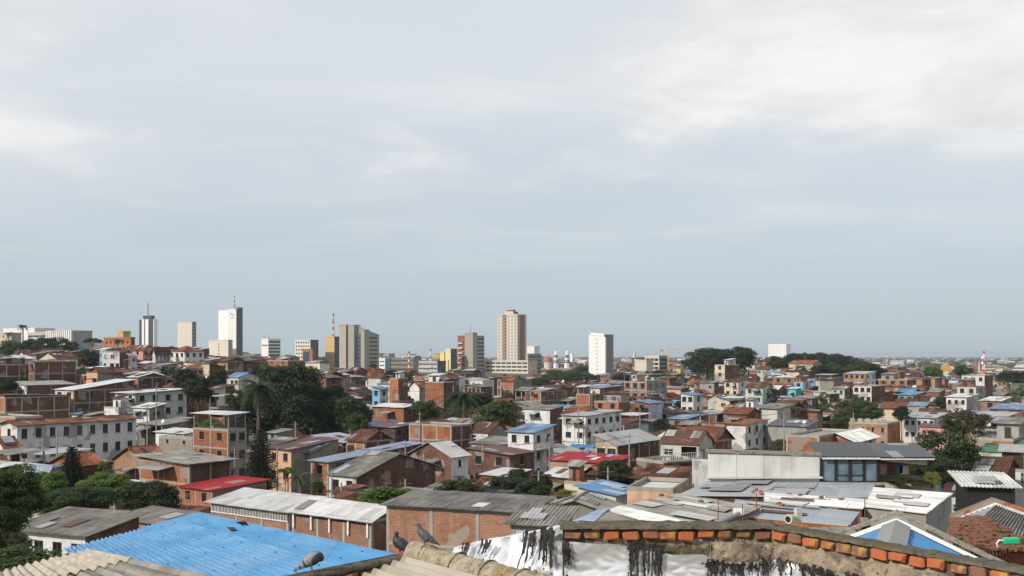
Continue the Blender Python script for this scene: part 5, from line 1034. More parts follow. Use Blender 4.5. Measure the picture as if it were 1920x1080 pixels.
    norfolk('dark conical pine in front of the long white facade', 135, 836, 132, 62, 925, 'dark conical pine'); norfolk('tall dark conical pine beside the brick pergola house', 489, 803, 136, 74, 915, 'tall dark pine')
    t('bright green spreading tree left of the conical pine', 88, 888, 112, 104, 'dome', 'leaf_bright', hpx=72, yb=960, v=0); t('bright green flat tree right of the conical pine', 198, 889, 118, 118, 'dome', 'leaf_bright', hpx=56, yb=935, v=1); t('dark broad tree above the tiled hut', 280, 905, 104, 108, 'round', 'leaf_dark', hpx=66, yb=965, v=2, mark='dark broad tree'); t('dark tree behind the grey-roofed cottage', 160, 915, 104, 100, 'round', 'leaf_dark', hpx=52, yb=960); t('mid green tree at the left above the cottage', 110, 920, 100, 80, 'round', 'leaf_mid', hpx=48)
    t('near leafy tree filling the left edge', 14, 878, 62, 128, 'near', 'leaf_mid', hpx=125, yb=1080, v=0); t('near dark lower tree at the left edge', -6, 955, 52, 100, 'near', 'leaf_dark', hpx=125, v=1); t('near shrub in the lower left corner below the cottage', 20, 1028, 44, 190, 'bush', 'leaf_mid', hpx=70, v=2); t('olive branchy shrub beside the cottage window', 38, 1000, 50, 46, 'loose', 'leaf_olive', hpx=46)
    t('small green shrub by the brick gable house', 196, 864, 140, 26, 'bush', 'leaf_bright', hpx=14)
trees()

# ------------------------------------------------------------------ foreground materials
def foil_fn(t):
    o = t.obj(); n = t.noise(o, 2.2, 5, .6); t.base(t.mix(t.ramp(n, .35, .75), (.84, .85, .86), (.66, .67, .68)))
    t.put(t.b.inputs['Roughness'], t.ramp(t.noise(o, 5, 3), .3, .7, .22, .42)); t.bump(t.noise(o, 3.5, 3, .45), .35, .05)
mat('foil', foil_fn, .35, .5, .62)
def tar_fn(t):
    n = t.noise(t.obj(), 14, 4); t.base(t.mix(t.ramp(n, .4, .7), (.012, .011, .010), (.05, .045, .04))); t.bump(n, .5, .01)
mat('tar', tar_fn, .55, .4)
def moss_fn(c1, c2, c3):
    def fn(t):
        o = t.obj(); a = t.noise(o, 7, 6, .7); b = t.noise(o, 18, 4, .6); c = t.noise(o, 3.1, 4, .6)
        col = t.mix(t.ramp(a, .35, .7), c1, c2); col = t.mix(t.ramp(c, .52, .68, 0, .85), col, c3); col = t.mix(t.ramp(b, .58, .66, 0, .8), col, (.03, .028, .024)); t.base(col); t.bump(t.math('ADD', a, t.math('MULTIPLY', b, .6)), .8, .03)
    return fn
mat('moss_dark', moss_fn((.075, .066, .05), (.15, .13, .10), (.10, .085, .03)), .95, .1)
mat('moss_ridge', moss_fn((.19, .155, .10), (.42, .38, .30), (.20, .13, .03)), .95, .1)
mat('mortar_tan', moss_fn((.21, .165, .115), (.37, .31, .23), (.08, .07, .055)), .95, .1)
mat('coping_grey', moss_fn((.20, .185, .15), (.32, .30, .26), (.13, .115, .08)), .95, .1)
def oldbrick(t):
    o = t.obj(); r = t.rand(); base = t.mix(t.ramp(r, .25, .6), (.36, .105, .045), (.20, .09, .062)); a = t.noise(o, 16, 5, .7); b = t.noise(o, 6, 4)
    sp = t.n('ShaderNodeSeparateXYZ'); t.put(sp.inputs[0], o)
    col = t.mix(t.math('MULTIPLY', t.ramp(a, .47, .60), t.ramp(r, .1, .9, .3, .95)), base, (.12, .10, .07)); col = t.mix(t.math('MULTIPLY', t.ramp(b, .56, .68), t.ramp(t.math('FRACT', t.math('MULTIPLY', r, 7)), .3, .9, 0, .9)), col, (.42, .30, .04)); t.base(col); t.bump(a, .6, .012)
mat('old_brick', oldbrick, .92, .15)
def attr_fn(t):
    a = t.n('ShaderNodeAttribute'); a.attribute_name = 'Col'; o = t.obj(); n = t.noise(o, 60, 3); v = t.n('ShaderNodeTexVoronoi', feature='DISTANCE_TO_EDGE'); t.put(v.inputs['Vector'], t.map(o, (.6, 1.2, 1))); v.inputs['Scale'].default_value = 75; c = t.mix(t.ramp(n, .3, .7, 0, .35), a.outputs['Color'], (.02, .02, .02)); t.base(t.mix(t.ramp(v.outputs['Distance'], .12, 0, 0, .45), c, (.02, .02, .022))); t.bump(v.outputs['Distance'], .5, .004)
mat('plumage', attr_fn, .55, .35)

def bevel_box(name, sx, sy, sz, m, seed=0, bev=.012, jit=.006):
    bm = bmesh.new(); bmesh.ops.create_cube(bm, size=1); bmesh.ops.scale(bm, verts=bm.verts, vec=(sx, sy, sz)); bmesh.ops.bevel(bm, geom=bm.edges[:], offset=bev, segments=1, affect='EDGES'); g = random.Random(seed)
    for v in bm.verts: v.co += Vector((g.uniform(-1, 1), g.uniform(-1, 1), g.uniform(-1, 1))) * jit
    me = bpy.data.meshes.new(name); bm.to_mesh(me); bm.free(); me.materials.append(M[m]); return me
BRK = [bevel_box('brick', .178, .20, .108, 'old_brick', k, .022, .011) for k in range(5)]
def strip(name, p, q, w, hgt, m, parent, nrm, seed=0, amp=.02, nu=70, top_w=None):
    """lumpy mortar bed along p-q with a rounded section"""
    mb = MB(); p, q = Vector(p), Vector(q); d = (q - p); L = d.length; d.normalize(); nrm = Vector(nrm); sec = [(-.5, 0), (-.48, .55), (-.35, .92), (0, 1.0), (.35, .9), (.48, .5), (.5, 0)]; rows = []
    for i in range(nu + 1):
        c = p + d * (L * i / nu); r = []
        for k, (s, t) in enumerate(sec):
            g = c + nrm * (-s * w) + Zv * (t * hgt); nz = mnoise.noise((g.x * 9, g.y * 9, g.z * 9 + seed)) + .6 * mnoise.noise((g.x * 23, g.y * 23, g.z * 23 + seed)); r.append(g + (Zv * .8 + nrm * (.5 if s < 0 else -.2)) * nz * amp)
        rows.append(r)
    for i in range(nu):
        for k in range(len(sec) - 1): mb.poly([rows[i][k], rows[i + 1][k], rows[i + 1][k + 1], rows[i][k + 1]])
    mb.poly(rows[0]); mb.poly(rows[-1][::-1]); mb.poly([rows[0][0], rows[0][-1], rows[-1][-1], rows[-1][0]])
    return mb.build(name, m, parent, weld=True, smooth=True)
def rough_wall(name, p, q, z0, z1, thick, nrm, m, parent, amp=.02, nu=60, nv=14, seed=0, prof=None, fr=7):
    """wall face with relief between p and q; nrm points out, thickness goes back"""
    mb = MB(); p, q, nrm = Vector(p), Vector(q), Vector(nrm); rows = []
    for j in range(nv + 1):
        v = j / nv; r = []
        for i in range(nu + 1):
            g = lerp(p, q, i / nu); g = Vector((g.x, g.y, lerp(z0, z1(i / nu) if callable(z1) else z1, v)))
            nz = mnoise.noise((g.x * fr, g.y * fr, g.z * fr + seed)) + .5 * mnoise.noise((g.x * fr * 2.7, g.y * fr * 2.7, g.z * fr * 2.7 + seed))
            r.append(g + nrm * (nz * amp + (prof(v, i / nu) if prof else 0)))
        rows.append(r)
    for j in range(nv):
        for i in range(nu): mb.poly([rows[j][i], rows[j][i + 1], rows[j + 1][i + 1], rows[j + 1][i]], 0, [(0, 0)] * 4)
    if thick < .05:                            # a thin skin: its back follows its front
        for j in range(nv):
            for i in range(nu): mb.poly([v - nrm * thick for v in (rows[j + 1][i], rows[j + 1][i + 1], rows[j][i + 1], rows[j][i])])
        return mb.build(name, m, parent, weld=True, smooth=True)
    b = [g - nrm * thick for g in (rows[0][0], rows[0][-1], rows[-1][-1], rows[-1][0])]
    mb.poly(b[::-1]); mb.poly([rows[0][0], rows[-1][0], b[3], b[0]]); mb.poly([rows[0][-1], b[1], b[2], rows[-1][-1]]); mb.poly(rows[-1] + [b[2], b[3]]); 
    return mb.build(name, m, parent, weld=True, smooth=True)
def drips(parent, p, q, nrm, ztop, n, seed, lmin=.06, lmax=.26, f0=0, f1=1, prof=None, wmax=.03):
    """runs of bitumen: lumpy tongues that hang down the foil"""
    g = random.Random(seed); p, q, nrm = Vector(p), Vector(q), Vector(nrm); d = (q - p).normalized(); L = (q - p).length; mb = MB()
    for k in range(n):
        s = g.uniform(f0, f1) * L; ln = g.uniform(lmin, lmax) * g.uniform(.75, 1.1); w = g.uniform(.008, wmax); ns = 9; zt = ztop + g.uniform(-.02, .02); prev = None; wob = g.uniform(0, 9)
        for i in range(ns + 1):
            t = i / ns; z = zt - ln * t; ww = w * (1 - .62 * t) * (1 + .5 * mnoise.noise((wob + t * 5, k, 0))) + (.006 if i == ns - 1 else 0)
            if i == ns: ww = .002
            c = p + d * (s + .02 * mnoise.noise((wob, t * 3, k))); c = Vector((c.x, c.y, z)); o = nrm * (.026 + (prof(z, s / L) if prof else 0))
            row = [c - d * ww + o * 1.0, c - d * ww * .5 + o + nrm * .012, c + d * ww * .5 + o + nrm * .012, c + d * ww + o]
            if prev: 
                for a in range(3): mb.poly([row[a], row[a + 1], prev[a + 1], prev[a]])
            prev = row
    for k in range(n * 3):                     # spatter round the runs
        s = g.uniform(f0, f1) * L; z = ztop - abs(g.gauss(0, lmax * .5)); c = p + d * s; c = Vector((c.x, c.y, z)) + nrm * (.026 + (prof(z, s / L) if prof else 0)); r = g.uniform(.004, .016)
        mb.poly([c + (d * math.cos(a * 1.047) + Zv * math.sin(a * 1.047) * g.uniform(.6, 1.5)) * r for a in range(6)])
    return tag(mb.build('tar_drips', 'tar', parent, smooth=True), None, None, None, 'stuff')

def foreground():
    D0 = 11.0
    K0, K1, K2 = Vector((.555, D0, 0)), Vector((2.85, D0, 0)), Vector((4.95, 8.0, 0)); zc = -1.89
    n1 = Vector((0, -1, 0)); d2 = (K2 - K1).normalized(); n2 = Vector((d2.y, -d2.x, 0)); n2 = n2 if n2.dot(-K1) > 0 else -n2
    wall = empty('parapet_wall', (2.8, 10.5, -8.0), 'old brick parapet wall topped with mossy mortar, flashed with tarred silver foil', 'wall')
    bend = lambda v, u: .0 if v > .55 else (.55 - v) ** 2 * .9
    tz = lambda k, z: Vector((k.x, k.y, z))
    # core, mortar and bricks
    mb = MB(); c = (K0 + K1) / 2 + Vector((0, .17, 0)); mb.box((c.x, c.y, -5.0), (K1 - K0) / 2, Vector((0, .15, 0)), Zv * 3.0); c = (K1 + K2) / 2 - n2 * .17; mb.box((c.x, c.y, -5.0), (K2 - K1) / 2, n2 * .15, Zv * 3.0); mb.build('core', 'mortar_tan', wall)
    strip('mortar_cap', tz(K0 + Vector((-.03, .12, 0)), zc + .005), tz(K1 + Vector((.05, .12, 0)), zc + .005), .36, .05, 'moss_dark', wall, n1, 1, .018)
    strip('mortar_cap', tz(K1 - n2 * .12, zc), tz(K2 - n2 * .12, zc), .30, .03, 'moss_dark', wall, n2, 4, .018, 120)
    rough_wall('mortar_bed', tz(K0, 0) + n1 * -.02, tz(K1, 0) + n1 * -.02, zc - .42, zc + .03, .12, n1, 'moss_dark', wall, .010, 90, 8, 2, None, 12)
    rough_wall('mortar_bed', tz(K1, 0) - n2 * .02, tz(K2, 0) - n2 * .02, zc - .14, zc + .02, .12, n2, 'moss_dark', wall, .010, 110, 8, 3, None, 12)
    g = random.Random(21)
    def lay(p, d, n, L, z, sp, out=.035, skip=(), zj=.011):
        k = 0; s = sp * .55
        while s < L - .05:
            if k not in skip:
                o = link(bpy.data.objects.new('brick', BRK[g.randrange(5)]), wall); c = p + d * (s + g.uniform(-.008, .008)) - n * (.10 - out + g.uniform(-.012, .012)); o.location = Vector((c.x, c.y, z + g.uniform(-zj, zj))) - WL[wall.name]; o.rotation_euler = (g.uniform(-.03, .03), g.uniform(-.07, .07), math.atan2(d.y, d.x) + g.uniform(-.09, .09)); o.scale = (g.uniform(.80, 1.08), 1, g.uniform(.80, 1.08))
            s += sp * g.uniform(.97, 1.03); k += 1
    lay(K0, Vector((1, 0, 0)), n1, (K1 - K0).length, zc - .065, .206); lay(K1, d2, n2, (K2 - K1).length, zc - .062, .205, .05)
    lay(K1 + d2 * 2.0, d2, n2, (K2 - K1).length - 2.0, zc - .235, .225, .03)
    rough_wall('rubble_face', tz(K0 + Vector((1.62, 0, 0)), 0) + n1 * .005, tz(K1 + Vector((.02, 0, 0)), 0) + n1 * .005, zc - .37, zc - .15, .1, n1, 'mortar_tan', wall, .035, 50, 12, 7, None, 8)
    rough_wall('rubble_face', tz(K1, 0) - n2 * .01, tz(K2, 0) - n2 * .01, zc - .9, zc - .12, .12, n2, 'mortar_tan', wall, .05, 90, 26, 9, None, 5)
    # foil
    cr = lambda v, u: bend(v, u) + .045 * mnoise.noise((u * 5, v * 2.2, 3)) + .02 * abs(mnoise.noise((u * 13, v * 6, 8)))
    rough_wall('foil_flashing', K0 + n1 * .01 + Vector((-.10, 0, 0)), K1 + n1 * .01 + Vector((.1, 0, 0)), zc - .75, lambda u: zc - .125 - .055 * min(1, u / .3) - .10 * max(0, min(1, (u - .30) / .22)) - .08 * max(0, min(1, (u - .66) / .08)) + .012 * mnoise.noise((u * 14, 1, 1)), .02, n1, 'foil', wall, .006, 120, 40, 3, cr, 4)
    cr2 = lambda v, u: .04 + (.6 - v) ** 2 * .4 + .05 * mnoise.noise((u * 5, v * 2.2, 13))
    rough_wall('foil_flashing', K1 - d2 * .05, K1 + d2 * 1.6, zc - .95, zc - .31, .02, n2, 'foil', wall, .006, 80, 30, 5, cr2, 4)
    pr = lambda z, u: cr(max(0, min(1, (z - zc + .75) / (.625 - .055 * min(1, u / .3) - .10 * max(0, min(1, (u - .30) / .22)) - .08 * max(0, min(1, (u - .66) / .08))))), (u * (K1 - K0).length + .10) / ((K1 - K0).length + .20))
    for f0, f1, n, ln, sd, z0, wm in ((0.0, .02, 6, .42, 1, .13, .04), (.02, .05, 5, .22, 12, .2, .016), (.305, .36, 9, .46, 2, .16, .020), (.38, .41, 5, .42, 13, .18, .014), (.425, .475, 9, .46, 3, .2, .022), (.31, .48, 14, .10, 4, .17, .03), (.69, .76, 8, .28, 5, .33, .02), (.76, .88, 9, .22, 6, .36, .02), (.88, 1.0, 10, .22, 7, .36, .02), (.66, 1.0, 16, .07, 8, .36, .03)):
        drips(wall, K0 + n1 * .02, K1 + n1 * .02, n1, zc - z0, n, sd, ln * .4, ln, f0, f1, pr, wm)
    drips(wall, K1 - d2 * .05, K1 + d2 * 1.6, n2, zc - .28, 44, 11, .04, .22, .0, .75, lambda z, u: cr2(max(0, min(1, (z - zc + .95) / .64)), u), .03)
    # raked foil flashing left of the corner
    Q1, Q2 = Vector((.555, D0, -1.85)), P(848, 1026, 12.6)
    rk = empty('foil_covered_wall', (Q1.x - .4, 11.8, -8), 'sloping wall wrapped in crumpled silver foil with black tar runs', 'wall'); mb = MB(); d = Vector((Q2.x - Q1.x, Q2.y - Q1.y, 0)).normalized(); nn = Vector((d.y, -d.x, 0)); nn = nn if nn.dot(-Q1) > 0 else -nn
    rows = []; nu, nv = 70, 24
    for j in range(nv + 1):
        r = []
        for i in range(nu + 1):
            c = lerp(Q1, Q2, i / nu); z = c.z - .75 * (j / nv) ** 1.2; f = mnoise.noise((c.x * 3, c.y * 3, z * 4)) * .08 + abs(mnoise.noise((c.x * 7, c.y * 7, z * 9))) * .05; r.append(Vector((c.x, c.y, z)) + nn * (f * min(1, i / 8) + .55 * (j / nv) ** 1.6 * min(1, i / 30)) + Zv * (.03 * mnoise.noise((i * .12, 2, 2)) if j == 0 else 0))
        rows.append(r)
    for j in range(nv):
        for i in range(nu): mb.poly([rows[j][i], rows[j][i + 1], rows[j + 1][i + 1], rows[j + 1][i]])
    back = [[v - nn * .35 + Zv * .02 for v in rows[0]], [tz(v, -8) for v in rows[-1]]]
    for i in range(nu): mb.poly([back[0][i], back[0][i + 1], rows[0][i + 1], rows[0][i]])
    mb.build('foil_flashing', 'foil', rk, weld=True, smooth=True)
    mb = MB(); c = (Q1 + Q2) / 2 - nn * .45; mb.box((c.x, c.y, -5.5), (tz(Q2, 0) - tz(Q1, 0)) / 2, nn * .1, Zv * 2.8); mb.build('core', 'mortar_tan', rk)
    for f0, f1, n, sd, ln in ((.0, .10, 14, 31, .45), (.14, .24, 9, 32, .42), (.52, .62, 8, 33, .2), (.72, .80, 6, 34, .15)):
        s0 = lerp(Q1, Q2, (f0 + f1) / 2); drips(rk, Q1 + nn * .09, Q2 + nn * .09, nn, s0.z - .0, n, sd, .10, ln, f0, f1, lambda z, u: .02 + .55 * max(0, ((lerp(Q1, Q2, u).z - z) / .75)) ** 1.35 * min(1, u * 70 / 30), .035)
    # mossy ridge
    rg0, rg1 = Vector((-.84, 10.42, -2.12)), Vector((.42, 8.95, -2.12)); rd = (rg1 - rg0); RL = rd.length; rd.normalize(); side = Vector((-rd.y, rd.x, 0))
    rr = empty('tile_ridge', tuple(tz(rg0, -8)), 'mossy cement ridge of round tiles running toward the foil', 'roof ridge')
    for k in range(4):
        mb = MB(); a0, a1 = RL * k / 4 - .03, RL * (k + 1) / 4; rows = []
        for i in range(13):
            c = rg0 + rd * lerp(a0, a1, i / 12); r0 = .135 if i < 11 else .15; r = []
            for j in range(13):
                an = math.pi * j / 12; o = side * math.cos(an) * r0 * 1.05 + Zv * (math.sin(an) * r0); q = c + o; q += o.normalized() * (mnoise.noise(q * 9) * .016 + mnoise.noise(q * 26) * .009); r.append(q)
            rows.append(r)
        for i in range(12):
            for j in range(12): mb.poly([rows[i][j], rows[i + 1][j], rows[i + 1][j + 1], rows[i][j + 1]])
        mb.poly(rows[0][::-1]); mb.poly(rows[-1]); mb.build('ridge_tile', 'moss_ridge', rr, weld=True, smooth=True)
    mb = MB(); rows = []                     # rough mortar lump closing the end
    for i in range(10):
        t = i / 9; c = rg0 - rd * (.26 * (1 - t)) + Zv * .0; r0 = .175 - .03 * t; r = []
        for j in range(13): an = math.pi * j / 12; o = side * math.cos(an) * r0 + Zv * math.sin(an) * r0 * 1.05; q = c + o; q += o.normalized() * (mnoise.noise(q * 7) * .03); r.append(q)
        rows.append(r)
    for i in range(9):
        for j in range(12): mb.poly([rows[i][j], rows[i + 1][j], rows[i + 1][j + 1], rows[i][j + 1]])
    mb.poly(rows[0][::-1]); mb.build('mortar_end', 'moss_ridge', rr, weld=True, smooth=True)
    # beige sheet roof under the ridge
    pp = Vector((-.762, -.647, -.22)); s0 = Vector((-1.12, 10.42, -2.10))
    r = empty('corrugated_roof', (s0.x, s0.y, -8), 'cream corrugated sheet roof below the mossy ridge', 'roof'); rl = rd * 2.9
    for k in range(2):
        mb = MB(); u0, u1 = .62 * k - .02, .62 * (k + 1); a = s0 + pp * u0 + Zv * .012 * (1 - k); b = s0 + pp * u1 + Zv * .012 * (1 - k); mb.sheet(a, b, b + rl, a + rl, .12, .022, .008, seg=8); mb.build('roof_sheet', 'n_beige', r)
    mb = MB(); c = s0 + pp * .6 + rl * .5; mb.box((c.x, c.y, -5.4), Vector((.5, 0, 0)), Vector((0, .6, 0)), Zv * 2.6); mb.build('wall', 'oldwall', r)
    # left brick parapet
    L0, L1 = Vector((-1.12, 11.1, 0)), Vector((-3.3, 8.66, 0)); dl = (L1 - L0).normalized(); nl = Vector((-dl.y, dl.x, 0)); nl = nl if nl.dot(-L0) > 0 else -nl; zl = -2.19
    wall = empty('parapet_wall', (-2, 10, -8), 'low crumbling brick parapet beside the bright blue roof', 'wall'); strip('mortar_cap', tz(L0 - nl * .08, zl - .06), tz(L1 - nl * .08, zl - .06), .17, .05, 'moss_dark', wall, nl, 8, .018, 90)
    rough_wall('mortar_bed', tz(L0, 0) - nl * .02, tz(L1, 0) - nl * .02, zl - .8, zl - .02, .2, nl, 'moss_dark', wall, .02, 90, 16, 4, None, 9)
    s = .14
    while s < (L1 - L0).length:
        o = link(bpy.data.objects.new('brick', BRK[g.randrange(5)]), wall); c = L0 + dl * s - nl * .07; o.location = Vector((c.x, c.y, zl - .115 + g.uniform(-.015, .015))) - WL[wall.name]; o.rotation_euler = (g.uniform(-.1, .1), g.uniform(-.2, .2), math.atan2(dl.y, dl.x) + g.uniform(-.1, .1)); q = g.uniform(.75, 1.05); o.scale = (q, 1, q); s += .235 * g.uniform(.9, 1.1)
    s = .3
    while s < (L1 - L0).length:
        o = link(bpy.data.objects.new('brick', BRK[g.randrange(5)]), wall); c = L0 + dl * s - nl * .06; o.location = Vector((c.x, c.y, zl - .27)) - WL[wall.name]; o.rotation_euler = (0, g.uniform(-.1, .1), math.atan2(dl.y, dl.x)); s += .25
    mb = MB(); c = (L0 + L1) / 2 - nl * .25; mb.box((c.x, c.y, -5.2), (L1 - L0) / 2, nl * .06, Zv * 2.8); mb.build('core', 'oldwall', wall)
    # bright blue roof
    T, R_, L = P(374, 961, 27), P(756, 1043, 14), P(120, 1030, 25.5); L2 = L + (R_ - T)
    r = empty('blue_roof_house', (T.x, 20, -11), 'low house with a bright blue corrugated metal roof where pigeons stand', 'house'); MARK.append(('bright blue near roof', 430, 1010)); n = 5
    for k in range(n):
        mb = MB(); f0, f1 = k / n, (k + 1) / n + (.012 if k < n - 1 else 0); up = Zv * .008 * (k % 2); a, b = lerp(T, L, f0) + up, lerp(T, L, f1) + up; e = (R_ - T) * rng.uniform(-.008, .004); v = R_ - T; mb.sheet(a + e, b + e, b + v * 1.12, a + v * 1.12 if k else a + v, .105, .026, .006, seg=6, rows=10, jit=.02); mb.build('roof_sheet', 'n_blue', r)
    mb = MB()
    for p, q in ((T, L), (L, L2), (T, R_)):
        i = Vector((0, 0, -.12)); mb.poly([tz(p, -12), tz(q, -12), q + i, p + i])
    mb.build('wall', 'oldwall', r)
    mb = MB(); vv = (R_ - T)
    for k in range(60):                      # fixing screws with rubber washers
        f, s = (int(k / 6) + .5) / 10, ((k % 6) + .5) / 6; c = lerp(T, L, f) + vv * s + Zv * .022; mb.bar(c, c + Zv * .012, .014, 0, 6)
    tag(mb.build('roof_screws', 'rubber', r), None, None, None, 'stuff')
    FOOT.append((-7, 20, 9))
    # weathered beige roof in the lower left corner
    T = P(166, 1030, 22); rd2 = Vector((6.6, -12.5, 2.13)); k = 1.36; L = T + Vector((-.884 * k, -.468 * k, 0)); L.z = -(394 / F) * L.y
    r = empty('corrugated_roof', (T.x, 16, -11), 'weathered beige corrugated sheet roof in the lower left corner', 'roof')
    for j in range(4):
        e = (L - T); a0 = T + e * (j * .52); b0 = T + e * ((j + 1) * .52 + .02); up = Zv * (.012 * (j % 2))
        mb = MB(); mb.sheet(a0 + up, b0 + up, b0 + rd2 * .52 + up, a0 + rd2 * .52 + up, .155, .028, .008, seg=8, rows=6, jit=.01); mb.build('roof_sheet', 'n_beige', r)
        mb = MB(); lo = Zv * -.02; mb.sheet(a0 + rd2 * .5 + lo, b0 + rd2 * .5 + lo, b0 + rd2 * 1.1 + lo, a0 + rd2 * 1.1 + lo, .155, .028, .008, seg=8, rows=6, jit=.01); mb.build('roof_sheet', 'n_asb' if j < 2 else 'n_beige', r)
    mb = MB(); E = L + (L - T) * 1.1
    for p, q in ((T + Zv * -.08, E + Zv * -.08), (T + Zv * -.08, T + rd2 + Zv * -.08)): mb.poly([tz(p, -12), tz(q, -12), q, p])
    mb.build('wall', 'wood', r)
    # blue gable roof behind the right parapet
    A0 = P(1681, 962, 20); e = Vector((.918, -.397, 0)); rdir = Vector((-.397, -.918, 0)); sl = math.tan(math.radians(24.5))
    r = empty('blue_gable_house', (A0.x, A0.y, -12), 'house with bright blue gable roof, grey ridge cap and mossy coping', 'house'); MARK.append(('blue gable roof', 1700, 1010)); FOOT.append((A0.x, A0.y - 3, 5))
    gp = lambda s, t, z=0: A0 + e * s + rdir * t + Zv * (z - abs(s) * sl)
    for sg, LL, n in ((1, 3.6, 6), (-1, 2.6, 6)):
        for k in range(n):
            t0, t1 = .18 + .95 * k, .18 + .95 * (k + 1) + .03; up = .008 * (k % 2); mb = MB(); mb.sheet(gp(0, t0, -.20 + up), gp(0, t1, -.20 + up), gp(sg * LL, t1, -.20 + up), gp(sg * LL, t0, -.20 + up), .32, .035, .006, seg=8, trap=True); mb.build('roof_sheet', 'n_blue_wide', r)
        mb = MB(); mb.poly([gp(0, .15, -.11), gp(sg * .27, .15, -.115), gp(sg * .27, 5.5, -.115), gp(0, 5.5, -.11)]); mb.poly([gp(0, 5.5, -.12), gp(sg * .27, 5.5, -.125), gp(sg * .27, .15, -.125), gp(0, .15, -.12)]); mb.build('ridge_flashing', 'r_zinc', r)
        c0, c1 = gp(0, -.10, .03), gp(sg * 3.9, -.10, .03); mb = MB(); nu = 40; rows = []
        for i in range(nu + 1):
            c = lerp(c0, c1, i / nu); r_ = []
            for (tt, zz) in ((.055, -.07), (.055, .0), (.02, .022), (-.07, .02), (-.09, -.07)): q = c + rdir * tt + Zv * zz; q += Zv * mnoise.noise(q * 6) * .012; r_.append(q)
            rows.append(r_)
        for i in range(nu):
            for j in range(4): mb.poly([rows[i][j], rows[i + 1][j], rows[i + 1][j + 1], rows[i][j + 1]])
        mb.build('coping', 'coping_grey', r, weld=True)
        mb = MB(); a_, b_ = gp(0, .03, -.09), gp(sg * 3.9, .03, -.09); mb.poly([a_ - Zv * .07, b_ - Zv * .07, b_, a_]); mb.poly([a_ - Zv * .07 + rdir * .10, b_ - Zv * .07 + rdir * .10, b_ - Zv * .07, a_ - Zv * .07]); mb.build('white_flashing', 'white_paint', r)
    mb = MB(); mb.poly([tz(gp(-3.9, -.1), -13), tz(gp(3.9, -.1), -13), gp(3.9, -.1, -.1), gp(0, -.1, -.1), gp(-3.9, -.1, -.1)]); mb.poly([tz(gp(3.6, 0), -13), tz(gp(3.6, 6), -13), gp(3.6, 6, -.25), gp(3.6, 0, -.25)]); mb.poly([tz(gp(-2.6, 6), -13), tz(gp(-2.6, 0), -13), gp(-2.6, 0, -.25), gp(-2.6, 6, -.25)]); mb.build('wall', 'oldwall', r)
    right_roofs(); terrace(); 
def zD(px, py, z): return P(px, py, -z * F / (py - HY))
def quadroof(label, pts, m, wave='AD', pitch=.18, amp=.03, wm='oldwall', zb=None, name='roof_house', cat='house', n=1, drop=.06, foot=True, patches=0):
    """roof given by its corners a b c d; waves repeat from a to b and run from a to d"""
    a, b, c, d = [Vector(p) for p in pts]; ctr = (a + b + c + d) / 4; zb = terrain(ctr.x, ctr.y) - .6 if zb is None else zb
    r = empty(name, (ctr.x, ctr.y, zb), label, cat)
    for k in range(n):
        f0, f1 = k / n, (k + 1) / n + (.01 if k < n - 1 else 0); up = Zv * .01 * (k % 2); mb = MB(); mb.sheet(lerp(a, b, f0) + up, lerp(a, b, f1) + up, lerp(d, c, f1) + up, lerp(d, c, f0) + up, pitch, amp, .03, seg=6 if amp else 1, rows=6 if amp else 1, jit=.03 if amp else 0); mb.build('roof_sheet' if n > 1 else 'roof', m, r)
    gq = random.Random(int(abs(ctr.x * 100)))
    for k in range(patches):                   # odd sheets laid over the roof, some askew
        u0, v0 = gq.uniform(.02, .8), gq.uniform(.02, .7); u1, v1 = min(.98, u0 + gq.uniform(.06, .2)), min(.98, v0 + gq.uniform(.15, .4)); B = lambda u, v: lerp(lerp(a, b, u), lerp(d, c, u), v) + Zv * (.07 + .012 * k); sk = gq.uniform(-.02, .02)
        mb = MB(); mb.sheet(B(u0, v0), B(u1, v0 + sk), B(u1, v1 + sk), B(u0, v1), .25, .022, .012, seg=6); mb.build('loose_sheet', gq.choice(['n_asb', 'r_zinc', 'n_white', 'n_membrane', 'r_zinc', 'r_rust']), r)
    mb = MB(); P4 = [a, b, c, d]; i = Zv * -drop; ins = lambda p: lerp(p, ctr, .03)
    for p, q in zip(P4, P4[1:] + P4[:1]):
        p, q = ins(p), ins(q); L = (q - p).length; p0, q0 = Vector((p.x, p.y, zb)), Vector((q.x, q.y, zb)); mb.poly([p0, q0, q + i, p + i], 0, [(0, 0), (L, 0), (L, q.z - zb), (0, p.z - zb)])
    mb.build('wall', wm, r)
    if foot: FOOT.append((ctr.x, ctr.y, (a - c).length / 2))
    return r
